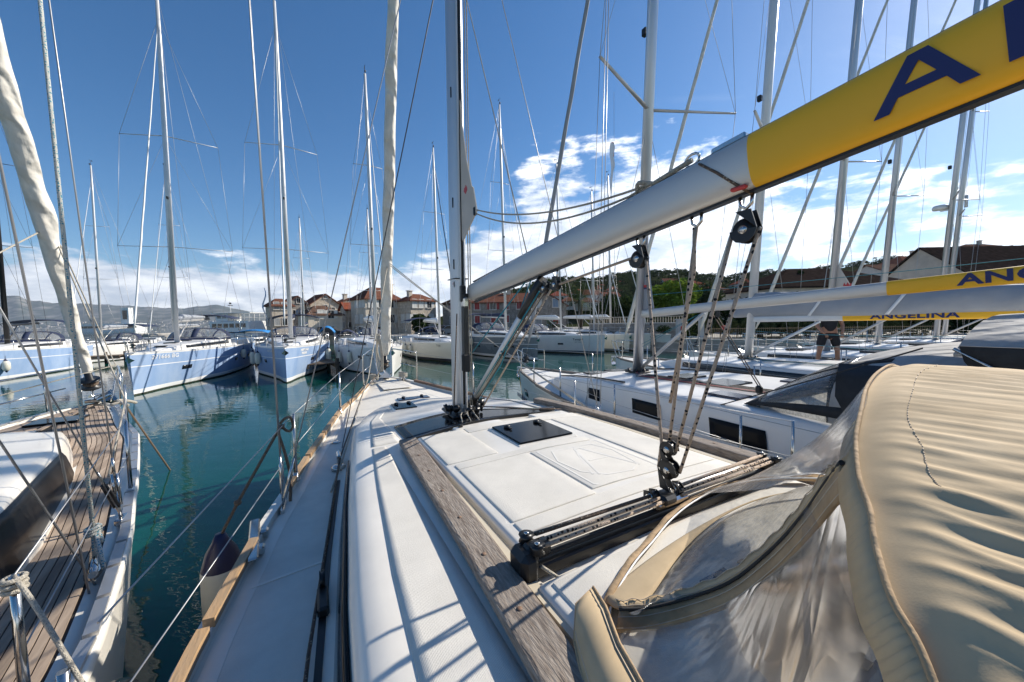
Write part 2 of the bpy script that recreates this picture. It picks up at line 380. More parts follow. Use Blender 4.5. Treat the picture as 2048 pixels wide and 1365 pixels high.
def water_mat():
    m = bpy.data.materials.new('sea_water'); m.use_nodes = True; N = m.node_tree.nodes; L = m.node_tree.links; b = N['Principled BSDF']
    b.inputs['Base Color'].default_value = (.0035, .085, .092, 1); b.inputs['Roughness'].default_value = .02; b.inputs['IOR'].default_value = 1.33
    tc = N.new('ShaderNodeTexCoord')
    n0 = N.new('ShaderNodeTexNoise'); n0.inputs['Scale'].default_value = .35; n0.inputs['Detail'].default_value = 3; L.new(tc.outputs['Object'], n0.inputs['Vector'])
    mx = N.new('ShaderNodeMix'); mx.data_type = 'RGBA'; L.new(n0.outputs[0], mx.inputs['Factor']); mx.inputs['A'].default_value = (.001, .030, .028, 1); mx.inputs['B'].default_value = (.004, .072, .058, 1)
    L.new(mx.outputs['Result'], b.inputs['Base Color'])
    mp = N.new('ShaderNodeMapping'); mp.inputs['Scale'].default_value = (.8, 1.6, 1); mp.inputs['Rotation'].default_value = (0, 0, .3); L.new(tc.outputs['Object'], mp.inputs[0])
    n1 = N.new('ShaderNodeTexNoise'); n1.inputs['Scale'].default_value = 1.9; n1.inputs['Detail'].default_value = 3; n1.inputs['Roughness'].default_value = .5; L.new(mp.outputs[0], n1.inputs['Vector'])
    n2 = N.new('ShaderNodeTexNoise'); n2.inputs['Scale'].default_value = 7; n2.inputs['Detail'].default_value = 2; L.new(mp.outputs[0], n2.inputs['Vector'])
    a = N.new('ShaderNodeMath'); a.operation = 'MULTIPLY_ADD'; L.new(n2.outputs[0], a.inputs[0]); a.inputs[1].default_value = .08; L.new(n1.outputs[0], a.inputs[2])
    bp = N.new('ShaderNodeBump'); bp.inputs['Strength'].default_value = 1; bp.inputs['Distance'].default_value = .0075; L.new(a.outputs[0], bp.inputs['Height']); L.new(bp.outputs[0], b.inputs['Normal'])
    return m
M['water'] = water_mat()
# ---------------- yachts. Local axes: x to starboard, y to the bow, z up from the waterline; origin under the mast.
HBT = [(0, 0), (.011, .04), (.03, .15), (.082, .27), (.138, .39), (.194, .53), (.257, .63), (.316, .72), (.353, .77), (.40, .84), (.448, .89), (.478, .92), (.6, .97), (.75, 1.0), (1.0, .88)]
class Hull:
    def __init__(s, jb, L, B, fb, fa):
        s.jb, s.L, s.B, s.fb, s.fa = jb, L, B, fb, fa
    def hb(s, y): return interp(HBT, max(0, min(1, (s.jb-y)/s.L)))*s.B/2
    def sheer(s, y):
        u = max(0, min(1, (s.jb-y)/s.L)); return s.fa + (s.fb-s.fa)*(1-u)**2.2
    def stations(s, n=34): return [s.jb - s.L*((i/n)**1.35) for i in range(n+1)]
    def pt(s, y, k):      # point on the starboard side; k = height fraction of the sheer
        u = (s.jb-y)/s.L; hb = s.hb(y); z = s.sheer(y)*k
        bow = 1-sst(0, .45, u); kk = max(0, min(1, k))
        wl = lerp(.93, .42, bow); x = hb*(wl+(1-wl)*kk**.8)
        if k < 0: x = hb*wl*(1+k*1.6)
        return Vector((x, y-(1-kk)*.10*bow, z))
    def deckz(s, x, y):
        hb = max(s.hb(y), .05); return s.sheer(y)-.035+.05*(1-min(1, (x/hb)**2))
def build_hull(H, root, mats, rows, name='hull'):
    """rows: list of (z spec, material below it); z spec ('s', dz) below the sheer or ('w', z) above the water"""
    ys = H.stations()
    b = MB(); P = []
    for y in ys:
        sh = H.sheer(y); ks = [((sh-r[0][1]) if r[0][0] == 's' else r[0][1])/sh for r in rows]
        st_ = [H.pt(y, k) for k in ks]
        P.append([Vector((-p.x, p.y, p.z)) for p in reversed(st_)]+st_)
    n = len(rows)
    def mf(i, j): return rows[(n-2-j) if j < n-1 else (j-n if j >= n else n-1)][1]
    # j == n-1 joins the two keel points at the bottom? rows run sheer -> keel on starboard, reversed on port
    P = []
    for y in ys:
        sh = H.sheer(y); ks = [((sh-r[0][1]) if r[0][0] == 's' else r[0][1])/sh for r in rows]
        st_ = [H.pt(y, k) for k in ks]
        P.append(st_+[Vector((-p.x, p.y, p.z)) for p in reversed(st_)])
    b.grid(P, mfun=lambda i, j: rows[j][1] if j < n-1 else (rows[n-1][1] if j == n-1 else rows[2*n-2-j][1]))
    k0 = (len(ys)-1)*2*n
    last = P[-1]; b.add(last, [tuple(range(len(last)))[::-1]], rows[1][1])
    return b.build(name, mats, root)
def build_deck(H, root, mat, inset=.03, name='deck', y0=None, y1=None):
    b = MB(); P = []
    for y in H.stations():
        hb = max(H.hb(y)-inset, .002); P.append([(hb*t, y, H.deckz(hb*t, y)) for t in (-1, -.8, -.5, -.2, 0, .2, .5, .8, 1)])
    b.grid(P); return b.build(name, mat, root)
def edge(H, off, dz, y0, y1, side, n=20, x=None):
    out = []
    for i in range(n+1):
        y = lerp(y0, y1, i/n); out.append(Vector((side*max(0, H.hb(y)-off), y, H.sheer(y)+dz)))
    return out
def ribbon(b, pts, w, h, mi=0):
    """a bar of width w and height h along pts, section upright"""
    P = []
    for i, p in enumerate(pts):
        t = (pts[min(i+1, len(pts)-1)]-pts[max(i-1, 0)]).normalized(); s_ = Vector((t.y, -t.x, 0)).normalized()*(w/2)
        P.append([p-s_, p+s_, p+s_+Vector((0, 0, h)), p-s_+Vector((0, 0, h))])
    b.grid(P, mi, False, True)
    k = len(b.v)
    b.f.append((k-4, k-3, k-2, k-1)); b.m.append(mi); b.sm.append(False)
    s0 = k-4*len(pts); b.f.append((s0+3, s0+2, s0+1, s0)); b.m.append(mi); b.sm.append(False)
class Roof:
    """coachroof given by half width WT and top height HT tables (by y, falling)"""
    def __init__(s, H, WT, HT, camber=.03): s.H, s.WT, s.HT, s.c = H, WT, HT, camber
    def W(s, y): return interp(s.WT, y)
    def top(s, y): return interp(s.HT, y)
    def sec(s, y):
        W_, T = s.W(y), s.top(y); zd = s.H.deckz(W_, y)-.02; h = T-zd
        r = [(W_+.07, zd), (W_+.055, zd+.3*h), (W_+.035, zd+.62*h), (W_+.02, zd+.82*h), (W_-.0, zd+.93*h), (W_-.035, zd+.98*h), (W_-.09, T), (W_-.12, T+s.c*(1-(W_-.12)/max(.02, W_-.09)) if W_ > .3 else T), (W_*.5, T+s.c*(1-W_*.5/max(.02, W_-.09)) if W_ > .2 else T), (0, T+s.c)]
        return [(max(0, x), z) for x, z in r]
    def side(s, y, k, off=.012):   # k 0..1 from foot to the shoulder on the side
        S_ = s.sec(y)[:5]; q = k*4; i = min(3, int(q)); a, b = S_[i], S_[i+1]; f = q-i
        return (lerp(a[0], b[0], f)+off, lerp(a[1], b[1], f))
    def z(s, x, y):
        T = s.top(y); W_ = s.W(y)-.09; return T+s.c*(1-min(1, abs(x)/max(W_, .01)))
    def build(s, root, mat, ys, name='coachroof'):
        b = MB(); P = []
        for y in ys:
            r = s.sec(y); P.append([(x, y, z) for x, z in r]+[(-x, y, z) for x, z in reversed(r[:-1])])
        b.grid(P); m = P[-1]; b.add(m, [tuple(range(len(m)))], 0)
        return b.build(name, mat, root)
    def window(s, root, y0, y1, k0, k1, side, mat, name='window', n=10, slant=0, parent=None):
        b = MB(); P = []
        for i in range(n+1):
            row = []
            for j in range(4):
                k = lerp(k0, k1, j/3); y = lerp(y0, y1, i/n)+slant*(k-k0); x, z = s.side(y, k); row.append((side*x, y, z))
            P.append(row)
        b.grid(P); o = b.build(name, mat, root); return solidify(o, .008)
def panel(name, R_, poly, mat, root, h=.02, off=.0, n=6):
    """raised panel following a roof: poly = (x0,x1,y0,y1) with rounded look"""
    x0, x1, y0, y1 = poly; b = MB(); P = []
    for i in range(n+1):
        y = lerp(y0, y1, i/n); row = []
        for j in range(9):
            x = lerp(x0, x1, j/8); row.append((x, y, R_.z(x, y)+off+h))
        P.append(row)
    b.grid(P)
    o = b.build(name, mat, root); solidify(o, h+.02, -1 if False else 1)
    m = o.modifiers.new('bv', 'BEVEL'); m.width = .008; m.segments = 2; m.limit_method = 'ANGLE'
    return o
def fix_solid(o):
    return o
def mast_part(root, H, base, h, rx=.075, ry=.11, rake=rad(3), mat=None, spreaders=(.38, .68), sw=(1.15, .8), sweep=.35, lights=True, wire=None, wr=.005, lod=1, jib=None, forey=None, jr=.05, backstay=True, name='mast', jibtop=.93, chain_y=-.35, furl=True, sprmat=None, vert=True, windex=True):
    mat = mat or M['alu_white']; wire = wire or M['wire']; sprmat = sprmat or mat
    base = Vector(base); dv = Vector((0, -math.sin(rake), math.cos(rake)))
    def up(z): return base+dv*(z/math.cos(rake))
    b = MB(); n = 14 if lod else 8
    b.tube([up(0), up(h*.5), up(h*.85), up(h)], [ry, ry, ry*.9, ry*.62], n, ell=rx/ry)
    # align ellipse: first axis x -> swap by using rx for x
    m = b.build(name, mat, root)
    tips = []
    for f, w in zip(spreaders, sw):
        for s_ in (-1, 1):
            p = up(h*f); q = p+Vector((s_*w, -w*sweep, .06))
            sp = MB(); sp.tube([p, q], [.045 if lod else .04, .028], 6, ell=.5); sp.build('spreader', sprmat, m); tips.append((s_, f, q))
    if lights and windex:
        t = up(h); w = MB(); w.tube([t, t+Vector((0, 0, .45))], .012, 4); w.tube([t+Vector((0, -.18, .42)), t+Vector((0, .18, .42))], .012, 4)
        w.box(t+Vector((0, -.18, .44)), (.01, .12, .1)); w.lathe([(0, .0), (.05, .02), (.05, .12), (0, .14)], 8, t+Vector((0, .12, 0)))
        w.build('wind_vane', M['black'], m)
        l = up(h*.42)+Vector((0, ry+.05, 0)); box('deck_light', l, (.09, .1, .14), M['black'], m, bev=.015)
    yc = chain_y; hbx = H.hb(yc)*.94; zc = H.deckz(hbx, yc)
    for s_ in (-1, 1):
        mine = [t[2] for t in tips if t[0] == s_]
        c0 = Vector((s_*hbx, yc, zc)); top = up(h*jibtop)
        path = [c0]+mine+[top]
        for a, b_ in zip(path, path[1:]): tube('shroud', [a, b_], wr, wire, root, 5)
        tube('shroud', [c0+Vector((0, .08, 0)), up(h*spreaders[0]-.15)], wr, wire, root, 5)
        if len(mine) > 1:
            for i in range(len(mine)-1):
                tube('shroud', [mine[i], up(h*spreaders[i+1]-.1)], wr*.8, wire, root, 5)
    fy = forey if forey is not None else H.jb-.25
    f0 = Vector((0, fy, H.sheer(fy)+.12)); f1 = up(h*jibtop)
    if jib:
        g = MB(); N_ = 26; pts = []; rs = []
        for i in range(N_+1):
            t = i/N_; tt = .05+t*.90; pts.append(f0.lerp(f1, tt)+Vector((math.sin(i*1.7)*.004, math.cos(i*2.3)*.004, 0)))
            rs.append(jr*(.35 if i in (0,) else 1)*(1.0-.55*t)*(1+.06*math.sin(i*2.1)) if t < .98 else jr*.2)
        g.tube(pts, rs, 10); g.build('furled_genoa', jib, root)
        if furl:
            d = (f1-f0).normalized(); R = d.to_track_quat('Z', 'Y').to_matrix()
            k = MB(); k.lathe([(0, 0), (.10, .0), (.10, .02), (.05, .04), (.05, .10), (.10, .12), (.10, .14), (.02, .2), (.02, .3)], 14, f0+d*.12, R); k.build('furling_drum', M['black'], root)
    tube('forestay', [f0, f1], wr*1.2, wire, root, 5)
    if backstay:
        yb = H.jb-H.L+.25
        for s_ in (-1, 1): tube('backstay', [(s_*H.hb(yb)*.8, yb, H.sheer(yb)), up(h)], wr, wire, root, 5)
    return m, up, tips
def rails(root, H, ys, h=.6, r=.012, mat=None, wr=.004, pulpit=True, lod=1, wmat=None, tilt=.0, inset=.06):
    mat = mat or M['steel']; wmat = wmat or M['wire']
    for s_ in (-1, 1):
        tops = []
        for y in ys:
            x = H.hb(y)-inset; z = H.sheer(y)
            tube('stanchion', [(s_*x, y, z-.03), (s_*(x+tilt), y, z+h)], [r*1.25, r*.85], mat, root, 8 if lod else 5)
            if lod: box('stanchion_base', (s_*x, y, z-.01), (.05, .07, .04), mat, root, bev=.008)
            tops.append(Vector((s_*(x+tilt), y, z+h)))
        a = Vector((s_*max(.12, H.hb(H.jb-.75)-.04), H.jb-.75, H.sheer(H.jb-.75)+h))
        tops = [a]+tops
        for p, q in zip(tops, tops[1:]):
            tube('lifeline', [p, q], wr, wmat, root, 5)
            tube('lifeline', [p-Vector((0, 0, h*.48)), q-Vector((0, 0, h*.48))], wr, wmat, root, 5)
    if pulpit:
        b = MB(); j = H.jb
        for s_ in (-1, 1):
            y0 = j-.75; x0 = max(.12, H.hb(y0)-.04); z0 = H.sheer(y0)
            b.tube(curve([(s_*x0, y0, z0-.02), (s_*x0, y0, z0+h-.06), (s_*(x0-.02), y0+.05, z0+h), (s_*max(.12, x0*.6), j-.15, z0+h+.02), (s_*.10, j+.06, z0+h+.0), (s_*.09, j-.05, H.sheer(j)+.3), (s_*.08, j-.2, H.sheer(j))], 5), .0125, 8)
            b.tube([(s_*x0, y0, z0+.3), (s_*max(.1, x0*.55), j-.2, z0+.33)], .01, 6)
        b.build('pulpit', mat, root)
def boom_part(root, base, L, lift=rad(2), h=.15, w=.1, mat=None, bag=None, vang=True, vbase=None, name='boom', bagh=.35, yaw=0):
    mat = mat or M['alu_boom']; base = Vector(base); d = Vector((math.sin(yaw)*math.cos(lift), -math.cos(yaw)*math.cos(lift), math.sin(lift)))
    R = Matrix((d.cross(Vector((0, 0, 1))).normalized(), d, Vector((0, 0, 1)))).transposed()
    b = MB(); n = 20; P = []
    for t in (0, .02, .5, 1):
        row = []
        for j in range(n):
            a = 2*math.pi*j/n; ca, sa = math.cos(a), math.sin(a)
            x = math.copysign(abs(ca)**.6, ca)*w/2; z = math.copysign(abs(sa)**.8, sa)*h/2
            row.append(base+R @ Vector((x, t*L, z)))
        P.append(row)
    b.grid(P, 0, True, True); b.add(P[0], [tuple(range(n))], 0); b.add(P[-1], [tuple(reversed(range(n)))], 0)
    o = b.build(name, mat, root)
    if bag:
        g = MB(); P = []
        for i in range(21):
            t = i/20; hh = bagh*(1-.55*t)*(min(1, t*8+.25))*(min(1, (1-t)*10+.3)); ww = .16*(1-.4*t)
            c = base+R @ Vector((0, .1+t*(L-.2), h*.3)); row = []
            for j in range(12):
                a = 2*math.pi*j/12
                row.append(c+Vector(R @ Vector((math.sin(a)*ww*(1 if math.cos(a) < .3 else .6)*(1+.08*math.sin(i*2.3+j)), 0, (hh*.5-math.cos(a)*hh*.55)))))
            P.append(row)
        g.grid(P, 0, True, True); g.add(P[0], [tuple(range(12))], 0); g.add(P[-1], [tuple(reversed(range(12)))], 0); g.build('sail_cover', bag, o)
    if vang and vbase is not None:
        q = base+R @ Vector((0, L*.28, -h*.55))
        tube('vang', [vbase, q], [.035, .028], mat, root, 10)
    return o, (lambda s_, u, v: base+R @ Vector((s_, u, v))), R
def sprayhood(root, y0, y1, zb, zt, w, canvas, roofz, vs=.52, lod=1, dark=None, openw=True, wrinkle=.0):
    """y0 = front foot, y1 = aft edge"""
    def P(v, a):   # v 0 front foot .. 1 aft edge ; a 0..pi across
        e = v**.75; y = lerp(y0, y1, v); cz = zb+(zt-zb)*math.sin(min(1, v*1.5)*math.pi/2)**.8
        ca, sa = math.cos(a), math.sin(a); ww = w*lerp(.86, 1, min(1, v*2))
        x = -math.copysign(abs(ca)**.72, ca)*ww; z = zb+(cz-zb)*abs(sa)**.62
        z += wrinkle*math.sin(y*26+a*2)*max(0, v-.3)
        return Vector((x, y-(.25*(1-abs(ca)**2)-.25) * (1-v)*(-1)*0, z))
    n, k = 22, 18
    def part(v0, v1, mat, name, parent, a0=0, a1=math.pi, off=0):
        b = MB(); b.grid([[P(lerp(v0, v1, i/8), lerp(a0, a1, j/n))*1.0 + Vector((0, 0, off)) for j in range(n+1)] for i in range(9)])
        return solidify(b.build(name, mat, parent), .006)
    top = part(vs, 1, canvas, 'sprayhood', root)
    part(0.0, .09, dark or canvas, 'hood_skirt', top)
    part(.07, vs, M['vinyl'], 'hood_window', top)
    for a in (.02, .28, .5, .72, .98):
        aa = a*math.pi; b = MB(); b.grid([[P(lerp(.0, .55, i/6), aa+d) + Vector((0, 0, .006)) for d in (-.045, .045)] for i in range(7)]); solidify(b.build('hood_seam', dark or canvas, top), .004)
    return top
def bimini(root, y0, y1, z, w, canvas, sag_=.1, leg=True):
    b = MB(); b.grid([[(-math.cos(a)*w if False else lerp(-w, w, j/12), lerp(y0, y1, i/8), z-.28*abs(lerp(-1, 1, j/12))**2.6-.06*abs(lerp(-1, 1, i/8))**2) for j, a in enumerate([0]*13)] for i in range(9)])
    o = solidify(b.build('bimini', canvas, root), .02)
    if leg:
        for s_ in (-1, 1):
            for yy in (y0, (y0+y1)/2, y1): tube('bimini_bow', [(s_*w*.98, (y0+y1)/2, z-1.2), (s_*w, yy, z-.29)], .014, M['steel'], o, 6)
    return o
def text(body, size, mat, parent, mtx, name='lettering', bold=.0, sx=1.25, align='CENTER', ext=.0015, space=1.05):
    c = bpy.data.curves.new(name, 'FONT'); c.body = body; c.size = size; c.align_x = align; c.align_y = 'CENTER'; c.extrude = ext; c.offset = bold; c.space_character = space; c.resolution_u = 3
    t_ = bpy.data.objects.new('t', c); me = bpy.data.meshes.new_from_object(t_); me.name = name; bpy.data.objects.remove(t_)
    o = bpy.data.objects.new(name, me); COL.objects.link(o); o.parent = parent; me.materials.clear(); me.materials.append(mat)
    o.matrix_local = mtx @ Matrix.Diagonal((sx, 1, 1, 1)); return o
def frame_mtx(o, xdir, ydir):
    x = Vector(xdir).normalized(); y = Vector(ydir); y = (y-x*y.dot(x)).normalized(); z = x.cross(y)
    m = Matrix((x, y, z)).transposed().to_4x4(); m.translation = o; return m
def hull_text(H, root, body, y, k, side, size, mat, bold=.0, off=.015, sx=1.2):
    p = H.pt(y, k); q = H.pt(y-.4, k); u = H.pt(y, k+.08)
    p = Vector((side*p.x, p.y, p.z)); q = Vector((side*q.x, q.y, q.z)); u = Vector((side*u.x, u.y, u.z))
    xd = (q-p)*(1 if side > 0 else -1)*-1 if side > 0 else (q-p)
    # text must read left to right seen from outside: starboard side runs from stern(left) to bow(right)
    xd = (p-q) if side > 0 else (q-p)
    m = frame_mtx(p, xd, u-p); m.translation = p + m.to_3x3() @ Vector((0, 0, off)); return text(body, size, mat, root, m, 'hull_lettering', bold, sx)
def port_window(H, root, y, k, side, w, h, mat=None):
    b = MB(); P = []
    for i in range(4):
        row = []
        for j in range(3):
            p = H.pt(y-w/2+w*i/3, k+(j/2-.5)*h/H.sheer(y)); row.append((side*(p.x+.012), p.y, p.z))
        P.append(row)
    b.grid(P); return solidify(b.build('hull_window', mat or M['darkwin'], root), .006)
def fender(world, label, r=.13, L=.7, group='fenders hanging from the yachts', rope=1.0, mat=None, tilt=0):
    o = empty('fender', world, random.random()*6, label, 'fender', group); o.rotation_euler.x = tilt
    b = MB(); h = L/2
    b.lathe([(0, -h-.08), (.03, -h-.08), (.05, -h-.02), (r*.6, -h+.03), (r, -h+.15), (r, h-.15), (r*.6, h-.03), (.05, h+.02), (.03, h+.08), (0, h+.08)], 16, mfun=lambda i, j: 1 if i < 3 or i > 5 else 0)
    b.build('fender_body', [mat or M['fender'], M['fendertop']], o)
    if rope: tube('fender_rope', [(0, 0, h+.06), (0, 0, h+.06+rope)], .008, M['brownrope'], o, 6)
    return o

CR_W = [(2.6, .12), (2.3, .30), (1.9, .48), (1.48, .64), (.5, .90), (-.77, 1.08), (-2.26, 1.22), (-4.0, 1.3)]
def yacht(label, pos, th, L=13.4, B=4.2, jb=4.8, fb=1.7, fa=1.45, hullc='gelfar', stripe=None, roofh=.34, mast_h=17.0, canvas='navy', deckm='nonskid_far', roofm='gelfar', jib='sail', group='sailing yachts moored in the harbour', lod=0, bag='greysail', hood=True, bim=True, boomz=1.15, mr=(.085, .12), rake=rad(1.0), spreaders=(.36, .66), wr=.0075, texts=(), winside=(), boom=True, jr=.07, cockpit=True, name='sailing_yacht', bootc='stripe', boomL=5.0, wire=None, spr=None, sw=(1.2, .85), mastmat=None, windows=True, radar=False, wscale=1.0, stanch=None, windlass=True, roof_tables=None, boommat=None, boomlift=rad(2), chain_y=-.35, backstay=True):
    root = empty(name, (pos[0], pos[1], 0), th, label, 'sailing yacht', group)
    H = Hull(jb, L, B, fb, fa)
    hm = [M['gelfar'], M[hullc], M[stripe or hullc], M[bootc], M['antifoul']]
    rows = [(('s', 0), 0), (('s', .06), 1), (('s', fa*.33), 2 if stripe else 1), (('s', fa*.33+.04), 1), (('w', .24), 3), (('w', .14), 3), (('w', .06), 4), (('w', -.45), 4)]
    build_hull(H, root, hm, rows)
    build_deck(H, root, M[deckm])
    b = MB()
    for s_ in (-1, 1): ribbon(b, edge(H, .02, -.02, jb-.15, jb-L+.05, s_, 26), .04, .06)
    b.build('toe_rail', M['greyteak'] if lod else M['alu_white'], root)
    if roof_tables: WT, HT = roof_tables
    else:
        k = L/13.4; dz = lambda y: H.deckz(0, y)
        WT = [(y*k, w*B/4.0*wscale) for y, w in CR_W]
        f = [(2.6, .02), (2.3, .10), (1.9, .2), (1.48, .27), (.5, .34), (-.77, .38), (-2.26, .42), (-4.0, .46)]
        HT = [(y*k, H.sheer(y*k)+h*roofh/.34) for y, h in f]
    R_ = Roof(H, WT, HT)
    nr = 90 if lod else 26; ys = [lerp(WT[0][0], WT[-1][0], i/nr) for i in range(nr+1)]
    R_.build(root, M[roofm], ys)
    if windows:
        for s_ in (-1, 1):
            R_.window(root, WT[0][0]-1.3, WT[-1][0]+.5, .3, .72, s_, M['darkwin'], 'coachroof_window')
    for yy, ww, ll in ((2.0, .42, .3), (.75, .5, .5), (-1.1, .5, .5)):
        z = R_.z(0, yy) if yy < WT[0][0]-.3 else H.deckz(0, yy)
        if not lod: box('hatch', (0, yy, z+.015), (ww, ll, .05), M['darkwin'], root, bev=.01)
    zc = H.sheer(-5)
    if cockpit:
        for s_ in (-1, 1): box('cockpit_coaming', (s_*(B*.30), -5.9*L/13.4, zc+.12), (B*.2, 3.8*L/13.4, .5), M[roofm], root, bev=.08, taper=.85)
        tube('steering_wheel', [(math.cos(a/12*math.pi)*.5, -7.2*L/13.4, zc+.75+math.sin(a/12*math.pi)*.5) for a in range(25)], .015, M['steel'], root, 5)
    zr = R_.top(0)
    mb = (0, 0, zr+.02)
    m, up, tips = mast_part(root, H, mb, mast_h-zr, mr[0], mr[1], rake, M[mastmat or 'alu_white'], spreaders, sw, wr=wr, lod=lod, jib=M[jib] if jib else None, wire=M[wire] if wire else None, jr=jr, chain_y=chain_y, backstay=backstay, sprmat=M[spr] if spr else None)
    if boom:
        bo, bf, bR = boom_part(root, (0, -.12, zr+boomz), boomL, boomlift, bag=M[bag] if bag else None, vbase=Vector((0, -.12, zr+.15)), mat=M[boommat] if boommat else None)
    if hood: sprayhood(root, -2.2*L/13.4, -4.1*L/13.4, R_.top(-2.3)-.05, R_.top(-2.3)+.72, B*.33, M[canvas], None)
    if bim: bimini(root, -4.3*L/13.4, -7.6*L/13.4, zc+2.05, B*.36, M[canvas])
    rails(root, H, stanch or [jb-L*a for a in (.17, .30, .44, .58, .72, .86)], lod=lod, wr=wr*.8, r=.014)
    b = MB(); b.tube(edge(H, .1, .6, jb-L*.86, jb-L+.1, 1, 4)+[Vector((0.4, jb-L+.1, H.sheer(jb-L)+.6))], .014, 6); b.tube(edge(H, .1, .6, jb-L*.86, jb-L+.1, -1, 4)+[Vector((-.4, jb-L+.1, H.sheer(jb-L)+.6))], .014, 6)
    for s_ in (-1, 1): b.tube([(s_*(B*.4), jb-L+.1, H.sheer(jb-L)), (s_*B*.4, jb-L+.1, H.sheer(jb-L)+.6)], .014, 6)
    b.build('pushpit', M['steel'], root)
    if windlass:
        b = MB(); y = jb-.1; z = H.sheer(y)
        b.box((0, y+.02, z+.0), (.10, .5, .07), bev=.01); b.tube([(0, y+.28, z+.02), (0, y+.25, z-.22)], .025, 6); b.add([(-.16, y+.12, z-.28), (.16, y+.12, z-.28), (0, y+.34, z-.12), (0, y+.24, z-.40)], [(0, 1, 2), (0, 3, 1), (0, 2, 3), (1, 3, 2)])
        b.build('bow_anchor', M['steel'], root)
    # hull windows, names
    for (y, k, side, w, h) in winside: port_window(H, root, y, k, side, w, h)
    for (body, y, k, side, size, mt, bold) in texts: hull_text(H, root, body, y, k, side, size, M[mt], bold)
    if radar:
        p = up(5.2)+Vector((0, .3, 0)); b = MB(); b.lathe([(0, 0), (.22, .02), (.24, .1), (.2, .18), (0, .2)], 16, p); b.box(p+Vector((0, -.15, -.03)), (.1, .3, .05)); b.build('radar', M['whitepaint'], m)
    return root, H, R_, up
